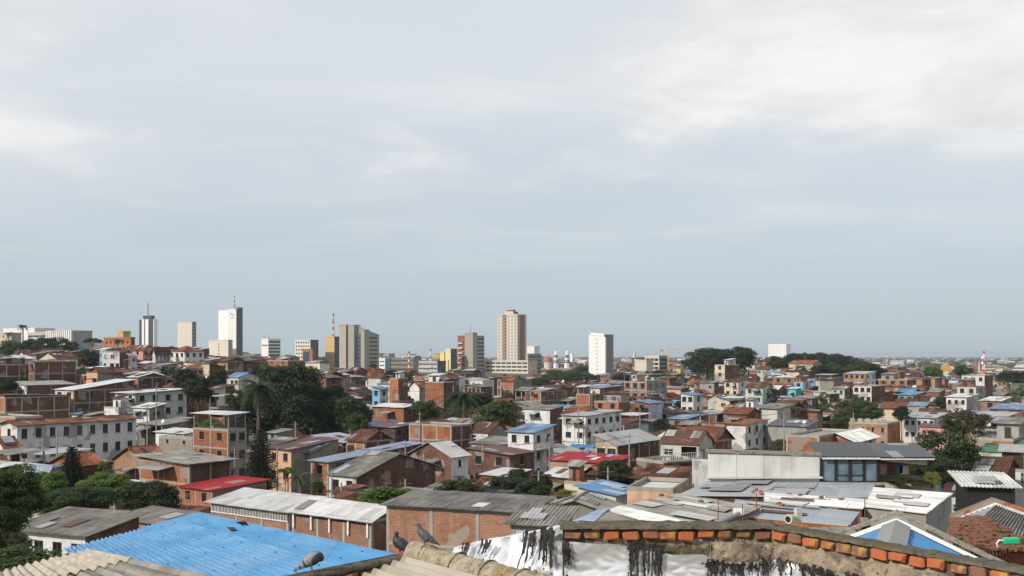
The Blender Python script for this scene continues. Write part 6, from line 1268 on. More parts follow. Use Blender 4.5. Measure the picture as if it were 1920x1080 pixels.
def right_roofs():
    q = quadroof
    q('weathered grey corrugated asbestos roof with loose debris', (P(1143, 953, 46), P(1268, 926, 55.5), P(1428, 952, 48.4), P(1336, 988, 39)), 'n_asb', n=4, pitch=.25, amp=.04, patches=7); MARK.append(('weathered grey corrugated roof', 1280, 955))
    q('strip of white corrugated sheets along the grey asbestos roof', (P(1137, 956, 45), P(1163, 949, 47.2), P(1330, 988, 38.6), P(1262, 992, 37)), 'n_white', n=2, pitch=.25, amp=.04, name='white_sheet_roof', cat='roof')
    q('small lilac translucent sheet roof beside the stained gable', (P(1045, 990, 38), P(1118, 957, 44.5), P(1143, 953, 45), P(1098, 990, 38)), 'r_lilac', n=1, pitch=.25, amp=.03, name='sheet_roof', cat='roof')
    q('small brown sheet slope between lilac sheets and white strip', (P(1099, 991, 38), P(1143, 956, 45), P(1146, 957, 45), P(1215, 994, 37.5)), 'n_asb', n=1, amp=.02, name='sheet_roof', cat='roof')
    r = q('broad grey membrane roof in front of the white wall', (zD(1333, 899, -10), zD(1640, 905, -10), zD(1640, 933, -9.6), zD(1268, 929, -9.6)), 'n_membrane', amp=0, wm='brick_brown', patches=8); MARK.append(('grey membrane roof', 1450, 915))
    for x0, x1, y in ((1350, 1420, 911), (1440, 1530, 918), (1300, 1350, 921)): mb = MB(); a, b = zD(x0, y, -9.75), zD(x1, y + 1, -9.75); mb.bar(a, b, .05); mb.build('seam', 'r_zinc', r)
    q('left white corrugated roof with loose bricks', (zD(1432, 924, -8.4), zD(1432, 939, -8.2), zD(1618, 953, -8.2), zD(1632, 937, -8.4)), 'n_white', n=3, pitch=.25, amp=.035, wm='brick_brown', patches=4)
    q('right white corrugated roof with grey side wall', (zD(1637, 914, -8.6), zD(1620, 949, -8.2), zD(1738, 962, -8.2), zD(1787, 925, -8.6)), 'n_white', n=5, pitch=.25, amp=.035, wm='grey', patches=5); MARK.append(('white corrugated roof', 1700, 935))
    mb = MB(); 
    q('blue-grey flat roof with orange brick edge', (zD(1378, 936, -7.6), zD(1372, 967, -7.4), zD(1592, 986, -7.4), zD(1612, 960, -7.6)), 'n_bluegrey', amp=0, wm='brick_orange', drop=.02, patches=4); MARK.append(('blue-grey flat roof', 1490, 965))
    a, b = zD(1372, 967, -7.4), zD(1592, 986, -7.4); r = empty('brick_edge', (a.x, a.y, -12), 'orange brick upstand along the edge of the blue-grey roof', 'wall'); mb = MB(); c = (a + b) / 2; dd = (b - a); n = Vector((dd.y, -dd.x, 0)).normalized(); mb.box((c.x + n.x * .1, c.y + n.y * .1, c.z - 2.2), dd / 2, n * .09, Zv * 2.2); mb.build('wall', 'brick_orange', r); mb = MB(); mb.box((c.x + n.x * .1, c.y + n.y * .1, c.z + .03), dd / 2, n * .12, Zv * .03); mb.build('coping', 'frame_conc', r)
    q('dark low roof strip in front of the orange brick edge', (zD(1335, 988, -7.2), zD(1335, 1030, -7.0), zD(1640, 1030, -7.0), zD(1595, 990, -7.2)), 'n_asb', amp=.03, n=2)
    p0, p1 = P(1335, 986, 38.5), P(1385, 968, 43); r = empty('gutter_pipe', tuple(p1), 'grey pipe lying along the edge of the grey corrugated roof', 'pipe'); mb = MB(); mb.tube([p0, lerp(p0, p1, .9) + Zv * .1, p1 + Zv * .15], [.09, .09, .09], 10); mb.build('pipe', 'steel', r); mb = MB(); mb.box(p1 + Zv * .2, Vector((.2, 0, 0)), Vector((0, .15, 0)), Zv * .12); mb.build('elbow_box', 'white_paint', r)
    # horn floodlight
    c = P(1482, 972, 31); r = empty('floodlight', (c.x, c.y, c.z - .5), 'cream horn-shaped floodlight on the dark low roof', 'lamp'); ax = Vector((-.75, -.65, -.1)).normalized(); mb = MB(); mb.bar(c + ax * -.18, c + ax * .10, .09, 0, 16, .15); mb.bar(c + ax * .10, c + ax * .13, .15, 0, 16, .145); mb.build('housing', 'ivory', r); mb = MB(); mb.bar(c + ax * .125, c + ax * .135, .10, 0, 16); mb.build('lens', 'glass', r); mb = MB(); c2 = c - ax * .42 + Zv * .02; mb.box(c2, Vector((.09, .03, 0)), Vector((-.02, .07, 0)), Zv * .22); mb.build('bracket', 'ivory', r); mb = MB(); mb.bar(c2 + Zv * .2, c2 + Zv * .38 + Vector((.35, 0, 0)), .03); mb.build('arm', 'steel', r); mb = MB(); mb.box(c - ax * .2 - Zv * .52, Vector((.45, 0, 0)), Vector((0, .4, 0)), Zv * .14); mb.build('base_slab', 'concrete', r)
    # rods
    for px, y0, y1, D, lab in ((1392, 992, 945, 36, 'thin rusty rod left of its taller neighbour'), (1418, 996, 925, 36, 'taller thin rusty rod with twisted top'), (1621, 972, 936, 40, 'thin dark rod at the edge of the white corrugated roof'), (1346, 985, 945, 40, 'short rusty rod on the grey corrugated roof')):
        a, b = P(px, y0, D), P(px, y1, D); r = empty('metal_rod', tuple(a), lab, 'rod'); mb = MB(); mb.tube([a, lerp(a, b, .5) + Vector((.02, 0, 0)), b], [.022, .02, .016], 5); mb.build('rod', 'win_wood', r); mb = MB(); mb.box(a - Zv * .06, Vector((.12, 0, 0)), Vector((0, .12, 0)), Zv * .08); mb.build('foot', 'concrete', r)
    gg = random.Random(4)
    for k, (px, py, z) in enumerate(((1418, 918, -9.0), (1426, 921, -9.0), (1435, 916, -9.2), (1428, 926, -8.7), (1460, 942, -7.6), (1466, 945, -7.55), (1500, 925, -8.2), (1540, 930, -8.2), (1577, 932, -8.25), (1240, 928, -7.55), (1256, 931, -7.4), (1314, 941, -7.2), (1480, 921, -8.3), (1412, 922, -8.8))):
        o = link(bpy.data.objects.new('loose_brick', BRK[k % 5])); o.location = zD(px, py, z + .12); o.scale = (1.35, 1.1, 1.3); o.rotation_euler = (gg.uniform(-.2, .2), gg.uniform(-.2, .2), gg.uniform(0, 3)); tag(o, ['left brick of the rubble heap by the twisted rod', 'middle brick of the rubble heap by the twisted rod', 'topmost brick of the rubble heap on the membrane roof', 'lowest brick of the rubble heap by the rod', 'left of two loose bricks on the blue-grey roof', 'right of two loose bricks on the blue-grey roof', 'loose brick in the middle of the left white corrugated roof', 'second loose brick from the right on the white roof', 'rightmost loose brick on the left white corrugated roof', 'left loose brick at the top of the grey corrugated roof', 'second loose brick at the top of the grey corrugated roof', 'lone loose brick on the right of the grey corrugated roof', 'loose brick at the upper left of the white corrugated roof', 'fallen brick at the foot of the rubble heap'][k], 'brick', 'loose bricks on the sheet roofs')
    # roofs at the right edge
    r = empty('gable_house', (P(1870, 940, 41).x, 41, -13), 'old house with brick gable and sagging tile slope at right edge', 'house'); MARK.append(('old tile-sloped house at right edge', 1860, 985)); FOOT.append((19, 36, 8))
    mb = MB(); g = [P(1786, 966, 42), P(1866, 934, 42), P(1960, 966, 42)]; bk = Zv * 0; mb.poly([Vector((g[0].x, 42, -13)), Vector((g[2].x, 42, -13)), g[2], g[1], g[0]], 0, [(0, 0), (4, 0), (4, 6), (2, 7), (0, 6)]); mb.poly([v + Vector((0, .3, 0)) for v in (g[0], g[1], g[2])] + [Vector((g[2].x, 42.3, -13)), Vector((g[0].x, 42.3, -13))]); mb.build('gable_wall', 'brick_orange', r)
    for a, b in ((0, 1), (1, 2)): mb = MB(); p, q = g[a] + Vector((0, -.1, -.25)), g[b] + Vector((0, -.1, -.25)); dd = q - p; mb.box((p + q) / 2, dd / 2, Vector((0, .22, 0)), Zv * .06); mb.build('white_flashing', 'white_paint', r)
    mb = MB(); mb.sheet(P(1786, 974, 41.5), P(1868, 946, 41.5), P(1842, 968, 36), P(1786, 985, 35.5), .25, .03, .02, seg=6, rows=4, jit=.03); mb.build('roof_sheet', 'n_membrane', r)
    mb = MB(); mb.sheet(P(1868, 946, 41.5), P(1960, 985, 41.5), P(1960, 1030, 31), P(1838, 970, 36), .25, .035, .02, seg=6, rows=4, jit=.03); mb.build('roof_sheet', 'n_asb', r)
    mb = MB(); mb.sheet(P(1786, 976, 34.5), P(1842, 970, 35.5), P(1960, 1035, 29.5), P(1786, 1040, 25), .22, .055, .03, seg=6, rows=14, jit=.10); mb.build('tile_slope', 'tile_near', r)
    mb = MB(); gq = random.Random(9)
    for k in range(260): 
        u, v = gq.random(), gq.random() ** 1.3; c = lerp(lerp(P(1786, 976, 34.5), P(1842, 970, 35.5), u), lerp(P(1786, 1040, 25), P(1960, 1035, 29.5), u), v) + Zv * .05; an = gq.uniform(0, 3); d = Vector((math.cos(an), math.sin(an), 0)); mb.box(c, d * gq.uniform(.08, .2), Vector((-d.y, d.x, 0)) * .07, Zv * .035)
    tag(mb.build('broken_tiles', 'red_rubble', r), None, None, None, 'stuff')
    mb = MB(); mb.poly([Vector((P(1786, 976, 34.5).x, 25, -13)), Vector((P(1786, 976, 34.5).x, 42, -13)), P(1786, 974, 41.5) - Zv * .1, P(1786, 1040, 25) - Zv * .1]); mb.build('wall', 'oldwall', r)
    c = P(1896, 1014, 27); r = empty('green_canister', tuple(c - Zv * .1), 'bright green plastic box lying on the broken tile slope', 'box'); o = link(bpy.data.objects.new('body', bevel_box('body', .42, .2, .17, 'green_box', 3, .03, .003)), r); o.location = (0, 0, .1); o.rotation_euler = (0, -.06, -.2); mb = MB(); p = c + Vector((-.2, 0, 0)); mb.tube([p, p + Vector((-.12, 0, .02)), p + Vector((-.2, 0, -.08)), p + Vector((-.16, 0, -.16))], [.02] * 4, 6); mb.build('handle', 'white_paint', r)
def terrace():
    D = 80; px = lambda x, y, d=D: P(x, y, d)
    # long stained white wall
    a, b = px(1329, 850), px(1537, 856); zb = P(0, 900, D).z - .2; r = empty('white_wall', (a.x, D, zb), 'long stained white wall behind the grey membrane roof', 'wall'); MARK.append(('long stained white wall', 1435, 870)); HERO.append((1325, 1770, 838, 905, D)); FOOT.extend([(17, 82, 5), (22, 82, 5), (27, 82, 5), (32, 82, 5), (20, 62, 9), (27, 62, 9), (30, 50, 9)])
    for k in range(4):
        p, q = lerp(a, b, k / 4), lerp(a, b, (k + 1) / 4); mb = MB(); c = (p + q) / 2; mb.box((c.x, D + .2, (zb + c.z) / 2), Vector(((q.x - p.x) / 2 - .012, 0, 0)), Vector((0, .2, 0)), Zv * ((c.z - zb) / 2)); mb.build('wall_panel', 'wall_white', r)
    mb = MB(); c = (a + b) / 2; mb.box((c.x, D + .2, a.z + .06), Vector(((b.x - a.x) / 2 + .1, 0, (b.z - a.z) / 2)), Vector((0, .34, 0)), Zv * .12); mb.build('coping', 'coping_grey', r); mb = MB(); mb.box((c.x, D - .05, zb + .42), Vector(((b.x - a.x) / 2 + .15, 0, 0)), Vector((0, .32, 0)), Zv * .07); mb.build('ledge', 'wall_white', r); mb = MB(); mb.box((c.x, D + .1, zb - 2), Vector(((b.x - a.x) / 2 + .1, 0, 0)), Vector((0, .25, 0)), Zv * 2); mb.build('base', 'stained_white', r)
    mb = MB(); w = (b.x - a.x) / 2; mb.box((c.x, D + 4, zb - 1.5), Vector((w, 0, 0)), Vector((0, 3.4, 0)), Zv * 2.6); mb.build('backing_room', 'stained_white', r)
    # glass room
    zf = P(0, 904, D).z; zt = P(0, 861, D).z; x0, x1, x2 = px(1541, 0).x, px(1646, 0).x, px(1748, 0).x; gz = terrain(x1, D) - .5
    r = empty('glass_terrace', (x1, D, gz), 'rooftop terrace with black framed glass room and open covered end', 'building'); MARK.append(('glass terrace', 1640, 870))
    for k in range(4):
        u0, u1 = lerp(x0, x1, k / 4), lerp(x0, x1, (k + 1) / 4); mb = MB(); mb.poly([(u0, D + .03, zf), (u1, D + .03, zf), (u1, D + .03, zt), (u0, D + .03, zt)]); p = mb.build('glass_pane', 'glass_terrace', r); mb = MB(); t = .05
        for cx, cz, hx, hz in ((u0 + t, (zf + zt) / 2, t, (zt - zf) / 2), (u1 - t, (zf + zt) / 2, t, (zt - zf) / 2), ((u0 + u1) / 2, zf + t, (u1 - u0) / 2 - 2 * t, t), ((u0 + u1) / 2, zt - t, (u1 - u0) / 2 - 2 * t, t)): mb.box((cx, D - .02, cz), Vector((hx, 0, 0)), Vector((0, .05, 0)), Zv * hz)
        if k in (1, 2): mb.box(((u0 + u1) / 2, D - .02, zf + (zt - zf) * .3), Vector(((u1 - u0) / 2 - .1, 0, 0)), Vector((0, .03, 0)), Zv * .025)
        mb.build('pane_frame', 'black', p)
    mb = MB(); mb.box(((x0 + x1) / 2, D + 3, (zf + zt) / 2), Vector(((x1 - x0) / 2, 0, 0)), Vector((0, .1, 0)), Zv * ((zt - zf) / 2)); mb.box((x0 + .05, D + 1.6, (zf + zt) / 2), Vector((.06, 0, 0)), Vector((0, 1.4, 0)), Zv * ((zt - zf) / 2)); mb.build('room_wall', 'grey', r)
    mb = MB(); mb.box(((x0 + x2) / 2, D + 2.6, zf - .12), Vector(((x2 - x0) / 2 + .2, 0, 0)), Vector((0, 2.75, 0)), Zv * .11); mb.build('floor_slab', 'concrete', r); mb = MB(); mb.box(((x0 + x2) / 2, D + 2.6, (gz + zf) / 2 - .15), Vector(((x2 - x0) / 2, 0, 0)), Vector((0, 2.5, 0)), Zv * ((zf - gz) / 2 - .1)); mb.build('lower_storey', 'stained_white', r)
    zf2 = zt + .02
    mb = MB(); mb.box(((x0 + x1) / 2, D - .35, zt + .16), Vector(((x1 - x0) / 2 + .05, 0, 0)), Vector((0, .05, 0)), Zv * .13); mb.build('fascia', 'win_white', r); mb = MB(); mb.box(((x1 + x2) / 2 + .05, D - .3, zt + .10), Vector(((x2 - x1) / 2, 0, 0)), Vector((0, .05, 0)), Zv * .12); mb.build('fascia', 'win_white', r)
    hi = .62; mb = MB(); mb.sheet(Vector((x0 - .15, D - .45, zt + .3)), Vector((x1 + .1, D - .45, zt + .3)), Vector((x1 + .75, D + 5.4, zt + .3 + hi)), Vector((x0 + .4, D + 5.4, zt + .3 + hi)), .3, 0, .1); mb.build('roof', 'slate', r); mb = MB(); mb.sheet(Vector((x1 + .12, D - .4, zt + .22)), Vector((x2 + .15, D - .4, zt + .22)), Vector((x2 + .8, D + 5.3, zt + .22 + hi)), Vector((x1 + .8, D + 5.3, zt + .22 + hi)), .3, 0, .1); mb.build('roof', 'r_dark', r)
    for xx in (x1 + .1, x2 - .1): mb = MB(); mb.bar((xx, D, zf), (xx, D, zt + .1), .09); mb.build('post', 'black', r)
    mb = MB(); mb.box(((x1 + x2) / 2, D + 4.6, (zf + zt) / 2 + .2), Vector(((x2 - x1) / 2, 0, 0)), Vector((0, .1, 0)), Zv * ((zt - zf) / 2 + .3)); mb.build('back_wall', 'tower_brown', r)
    for xx, w, m, z0, z1 in ((x1 + .7, .45, 'peach', .1, .62), (x1 + 2.1, .32, 'cloth_blue', .2, .6), (x1 + 2.55, .35, 'cloth_cream', .15, .55)):
        mb = MB(); mb.box((xx, D + 1.2, zf + (zt - zf) * (z0 + z1) / 2 + .2), Vector((w, 0, 0)), Vector((0, .05, 0)), Zv * ((zt - zf) * (z1 - z0) / 2)); mb.build('hanging_cloth', m, r)
    mb = MB(); mb.poly([(x1 + .2, D + .3, zt - .1), (x2 - .3, D + .3, zt - .12), (x2 - .3, D + .25, zt - .5), (x1 + 1.2, D + .25, zt - .25)]); mb.build('awning', 'cloth_cream', r)
    n = 22; mb = MB()
    for k in range(n + 1): mb.bar((lerp(x1 + .1, x2, k / n), D - .1, zf), (lerp(x1 + .1, x2, k / n), D - .1, zf + .55), .02)
    mb.bar((x1 + .1, D - .1, zf + .55), (x2, D - .1, zf + .55), .03); mb.build('railing', 'black', r)
    mb = MB(); mb.box(((x1 + x2) / 2 + .4, D - .3, zf - .38), Vector(((x2 - x1) / 2 - .1, 0, 0)), Vector((0, .15, 0)), Zv * .3); mb.build('planter', 'cream', r); mb = MB(); mb.box((x2 + .25, D - .2, zf - .2), Vector((.3, 0, 0)), Vector((0, .2, 0)), Zv * .5); mb.build('blue_panel', 'skyblue', r)
    tree('pale green potted plant at the end of the glass terrace', 1748, 885, D - .6, 34, 'bush', 'leaf_yellow', hpx=20, name='potted_plant', cat='plant', z=zf - .1); tree('row of small potted plants along the terrace railing', 1700, 893, D - .35, 80, 'bush', 'leaf_olive', hpx=11, name='potted_plant', cat='plant', z=zf)
foreground()

# ------------------------------------------------------------------ pigeons
def pigeon(label, feet, heading, spine, cols, s=1.0, tailw=.035, legs=.045):
    """one skin: rings along the spine (x forward, z up, half-width, half-height), legs and beak fused by a voxel remesh"""
    bm = bmesh.new()
    def loft(sp, n=14):
        prev = None
        for i, (x, z, ry, rz) in enumerate(sp):
            a = sp[max(0, i - 1)]; b = sp[min(len(sp) - 1, i + 1)]; d = Vector((b[0] - a[0], 0, b[1] - a[1])).normalized(); up = Vector((-d.z, 0, d.x)); ring = [bm.verts.new(Vector((x, 0, z)) + Vector((0, math.cos(6.2832 * k / n) * ry, 0)) + up * math.sin(6.2832 * k / n) * rz) for k in range(n)]
            if prev:
                for k in range(n): bm.faces.new((prev[k], prev[(k + 1) % n], ring[(k + 1) % n], ring[k]))
            else: bm.faces.new(ring[::-1])
            prev = ring
        bm.faces.new(prev)
    loft(spine['body'])
    loft(spine['head'], 12)
    for sg in (1, -1):
        for part in ('wing',):
            w = spine[part]; prev = None
            pts = []
            for (x, z, th, hh, y) in w: pts.append([Vector((x + dx, sg * (y + th * c), z + dz)) for dx, dz, c in ((0, hh, .1), (0, hh * .4, 1), (0, -hh * .5, .9), (0, -hh, .0), (0, 0, -1))])
            vs_ = [[bm.verts.new(q) for q in r] for r in pts]
            for i in range(len(vs_) - 1):
                for k in range(5): bm.faces.new((vs_[i][k], vs_[i][(k + 1) % 5], vs_[i + 1][(k + 1) % 5], vs_[i + 1][k]))
            bm.faces.new(vs_[0][::-1]); bm.faces.new(vs_[-1])
        hx, hz_ = spine['hip']; n = 6
        segs = [((hx - .01, .028, hz_), .016), ((hx - .004, .027, hz_ * .45), .008), ((hx + .004, .026, .006), .0062)] + [((hx + .035, .032, .004), .0045)]
        toes = [[((hx + .004, .026, .008), .006), ((hx + .034, .038, .004), .004)], [((hx + .004, .026, .008), .006), ((hx + .032, .014, .004), .004)], [((hx + .004, .026, .008), .006), ((hx - .022, .026, .004), .004)]]
        for chain in [segs] + toes:
            prev = None
            for i, (p, r) in enumerate(chain):
                p = Vector((p[0], p[1] * sg, p[2])); ring = [bm.verts.new(p + (Vector((math.cos(6.2832 * k / n) * r, math.sin(6.2832 * k / n) * r, 0)) if i < 3 and chain is segs else Vector((0, math.cos(6.2832 * k / n) * r, math.sin(6.2832 * k / n) * r)))) for k in range(n)]
                if prev:
                    for k in range(n): bm.faces.new((prev[k], prev[(k + 1) % n], ring[(k + 1) % n], ring[k]))
                else: bm.faces.new(ring[::-1])
                prev = ring
            bm.faces.new(prev)
    bmesh.ops.recalc_face_normals(bm, faces=bm.faces); me = bpy.data.meshes.new('pigeon'); bm.to_mesh(me); bm.free()
    tmp = bpy.data.objects.new('pigeon_form', me); COL.objects.link(tmp); md = tmp.modifiers.new('r', 'REMESH'); md.mode = 'VOXEL'; md.voxel_size = .0038; sm = tmp.modifiers.new('s', 'SMOOTH'); sm.iterations = 3; sm.factor = .5
    dg = bpy.context.evaluated_depsgraph_get(); m2 = bpy.data.meshes.new_from_object(tmp.evaluated_get(dg)); bpy.data.objects.remove(tmp)
    at = m2.attributes.new('Col', 'FLOAT_COLOR', 'POINT'); hc = Vector((spine['head'][-3][0], 0, spine['head'][-3][1])); hx, hz_ = spine['hip']; tail = spine['body'][0]; ch = spine['body'][-1]
    vals = []; W = spine['wing']; wd = (Vector((W[0][0], 0, W[0][1])) - Vector((W[-1][0], 0, W[-1][1]))); wl = wd.length; wd.normalize(); bk = spine['head'][-1]
    for v in m2.vertices:
        p = v.co; c = cols['body']
        q = Vector((p.x, 0, p.z)) - Vector((W[-1][0], 0, W[-1][1])); f = q.dot(wd) / wl
        if abs(p.y) > .022 and -.05 < f < 1.05: c = cols['wing']
        if abs(p.y) > .030 and (.20 < f < .29 or .40 < f < .49): c = cols['bar']
        if (p - Vector((tail[0], 0, tail[1]))).length < .055: c = cols['tail']
        if (Vector((p.x, 0, p.z)) - hc).length < .055: c = cols['head']
        elif (Vector((p.x, 0, p.z)) - hc).length < .085: c = cols['neck']
        if (p - Vector((bk[0], 0, bk[1]))).length < .016: c = (.05, .045, .045)
        e = spine['head'][-3]
        if (Vector((p.x, abs(p.y), p.z)) - Vector((e[0] + .004, e[2] * .95, e[1] + .004))).length < .0055: c = (.30, .08, .02)
        if p.z < hz_ * .55 and (p - Vector((hx, 0, 0))).length < .07: c = (.42, .12, .11)
        vals.extend((*c, 1))
    at.data.foreach_set('color', vals); m2.materials.append(M['plumage']); m2.polygons.foreach_set('use_smooth', [True] * len(m2.polygons)); m2.name = 'pigeon'
    o = link(bpy.data.objects.new('pigeon', m2)); o.location = feet; o.rotation_euler = (0, 0, heading); o.scale = (s, s, s); tag(o, label, 'pigeon', 'pigeons on the roofs'); return o
STAND = {'body': [(-.20, .035, .020, .006), (-.15, .05, .026, .010), (-.10, .075, .038, .026), (-.05, .105, .052, .046), (0, .135, .058, .056), (.04, .165, .052, .052), (.062, .195, .038, .038), (.07, .215, .026, .028)],
         'head': [(.055, .19, .03, .03), (.066, .215, .024, .026), (.072, .238, .021, .022), (.082, .255, .0205, .0215), (.098, .258, .014, .014), (.112, .253, .005, .005), (.126, .247, .002, .002)],
         'wing': [(.045, .165, .012, .030, .040), (.0, .135, .014, .042, .048), (-.06, .10, .012, .036, .044), (-.12, .068, .008, .022, .032), (-.175, .045, .004, .008, .018)], 'hip': (-.005, .085)}
PREEN = {'body': [(-.19, .02, .020, .006), (-.14, .045, .028, .012), (-.09, .08, .046, .040), (-.04, .115, .062, .064), (.01, .145, .068, .074), (.05, .165, .060, .064), (.075, .178, .038, .040), (.088, .172, .026, .03)],
         'head': [(.055, .180, .036, .036), (.085, .168, .030, .032), (.100, .148, .026, .026), (.096, .126, .022, .022), (.082, .116, .014, .014), (.066, .112, .006, .006), (.054, .112, .002, .002)],
         'wing': [(.05, .175, .012, .032, .042), (.0, .145, .014, .046, .050), (-.06, .10, .012, .040, .046), (-.12, .06, .008, .024, .034), (-.175, .03, .004, .008, .018)], 'hip': (.0, .085)}
PUFF = {'body': [(-.17, .045, .022, .007), (-.13, .055, .028, .012), (-.08, .08, .046, .034), (-.03, .105, .062, .056), (.02, .125, .066, .064), (.055, .145, .056, .056), (.07, .170, .040, .040), (.072, .19, .028, .03)],
        'head': [(.06, .17, .034, .034), (.066, .195, .026, .028), (.064, .215, .022, .023), (.058, .228, .021, .022), (.046, .232, .014, .014), (.033, .228, .005, .005), (.02, .223, .002, .002)],
        'wing': [(.05, .15, .012, .032, .046), (.0, .125, .014, .044, .056), (-.06, .09, .012, .038, .050), (-.12, .062, .008, .022, .034), (-.165, .048, .004, .008, .018)], 'hip': (.0, .072)}
PECK = {'body': [(-.17, .13, .022, .007), (-.12, .115, .028, .012), (-.07, .105, .042, .032), (-.02, .10, .052, .046), (.03, .095, .052, .050), (.07, .085, .042, .042), (.095, .07, .03, .03), (.105, .055, .024, .024)],
        'head': [(.08, .08, .03, .03), (.105, .06, .023, .023), (.118, .044, .02, .02), (.126, .034, .019, .019), (.136, .026, .012, .012), (.145, .018, .005, .005), (.15, .012, .002, .002)],
        'wing': [(.05, .10, .012, .028, .042), (.0, .105, .014, .038, .048), (-.06, .11, .012, .032, .042), (-.11, .118, .008, .02, .03), (-.155, .128, .004, .008, .018)], 'hip': (.0, .075)}
GREY = {'body': (.17, .18, .20), 'wing': (.26, .275, .30), 'bar': (.03, .03, .035), 'tail': (.07, .075, .085), 'head': (.05, .055, .065), 'neck': (.055, .06, .07)}
DARK = {'body': (.045, .045, .05), 'wing': (.028, .028, .032), 'bar': (.018, .018, .02), 'tail': (.03, .03, .034), 'head': (.022, .024, .028), 'neck': (.05, .05, .055)}
SLATE = {'body': (.10, .11, .125), 'wing': (.085, .095, .115), 'bar': (.025, .025, .03), 'tail': (.03, .032, .038), 'head': (.07, .078, .09), 'neck': (.10, .065, .085)}
pigeon('light grey pigeon with bowed dark head preening on the brick parapet', P(585, 1069.5, 10.25), .15, PREEN, GREY, 1.0)
pigeon('puffed black pigeon looking back beside the mossy ridge end', P(752, 1040, 10.75), 2.6, PUFF, DARK, 1.0)
pigeon('upright slate grey pigeon standing on the ridge end', P(796, 1018, 10.42), 2.75, STAND, SLATE, .88)
def on_blue(px, py):
    T, R_, L = P(374, 961, 27), P(756, 1043, 14), P(120, 1030, 25.5); n = (R_ - T).cross(L - T); d = P(px, py, 1.0); return d * (n.dot(T) / n.dot(d)) + Vector((0, 0, .015))
pigeon('dark pigeon pecking on the blue roof, the left one', on_blue(436, 999), -.5, PECK, DARK, .85)
pigeon('dark pigeon on the blue roof near its upper edge', on_blue(455, 989), .6, PECK, DARK, .85)

# ------------------------------------------------------------------ the rest of the town
GRP = 'houses of the hillside town'
WORDS = {'brick_orange': 'orange brick', 'brick_red': 'red brick', 'brick_brown': 'brown brick', 'brick_tan': 'tan brick', 'white': 'white', 'offwhite': 'off-white', 'cream': 'cream', 'grey': 'grey', 'peach': 'peach', 'mint': 'mint green', 'skyblue': 'sky blue', 'pink': 'pink', 'yellow': 'yellow', 'lilac': 'pale lilac', 'stained_white': 'stained white', 'oldwall': 'weathered grey', 'turquoise': 'turquoise'}
RWORD = {'tile_brown': 'brown tile roof', 'tile_red': 'red tile roof', 'tile_orange': 'orange tile roof', 'zinc': 'grey metal roof', 'white': 'white metal roof', 'blue': 'blue metal roof', 'asb': 'dark grey sheet roof', 'rust': 'rust-red sheet roof', 'lilac': 'pale blue sheet roof', 'concrete': 'flat roof', 'dark': 'black sheet roof'}
USED = set(o.get('label', '') for o in bpy.data.objects)
def describe(wl, rk, px, py, nf):
    base = f"{WORDS[wl]} {['low', 'two-storey', 'three-storey'][min(2, nf - 1)]} house with {RWORD[rk]}"
    near = sorted(MARK, key=lambda m: (m[1] - px) ** 2 + 4 * (m[2] - py) ** 2)[:14]
    for m in near:
        dx, dy = px - m[1], py - m[2]
        rel = ('right of' if dx > 0 else 'left of') if abs(dx) > abs(dy) * 1.4 else ('below' if dy > 0 else 'above')
        for pre in ('just ', 'some way ') if abs(dx) + abs(dy) < 60 else ('some way ', 'well '):
            s = f"{base} {pre}{rel} the {m[0]}"
            if s not in USED and len(s.split()) <= 16: USED.add(s); return s
    return f"{base} among the crowded rooftops"
HERO.append((1325, 1760, 780, 845, 136))        # what stands before the rooftops above the white wall stays low
def yard_trees():
    g = random.Random(31); n = 0
    for _ in range(900):
        if n >= 34: break
        D = g.uniform(132, 340); px = g.uniform(60, 1880); x = (px - CX) / F * D; gz = terrain(x, D); h = g.uniform(5.0, 8.2); w = g.uniform(4.2, 7.0); yt = HY - (gz + h) / D * F; wp = w / D * F
        if any((x - fx) ** 2 + (D - fy) ** 2 < (fr + 1.6) ** 2 for fx, fy, fr in FOOT): continue
        if any(hd > D and hx0 - wp / 2 < px < hx1 + wp / 2 and yt < hy1 - 3 for hx0, hx1, hy0, hy1, hd in HERO): continue
        kind = g.choice(['round', 'round', 'loose', 'bush', 'umbrella']); lf = g.choice(['leaf_dark', 'leaf_mid', 'leaf_mid', 'leaf_olive', 'leaf_bright']); lab = None
        for m in sorted(MARK, key=lambda m: (m[1] - px) ** 2 + 4 * (m[2] - yt) ** 2)[:10]:
            dx, dy = px - m[1], yt - m[2]; rel = ('right of' if dx > 0 else 'left of') if abs(dx) > abs(dy) * 1.4 else ('below' if dy > 0 else 'above')
            c = f"small {dict(round='round', loose='airy', bush='bushy', umbrella='flat-topped')[kind]} {dict(leaf_dark='dark', leaf_mid='green', leaf_olive='olive', leaf_bright='bright green')[lf]} tree between houses {rel} the {m[0]}"
            if c not in USED and len(c.split()) <= 16: lab = c; USED.add(c); break
        if not lab: continue
        tree(lab, px, yt, D, wp, kind, lf, hpx=wp * g.uniform(.75, 1.0), yb=yt + wp * .45, group='small trees between the houses'); n += 1
yard_trees()
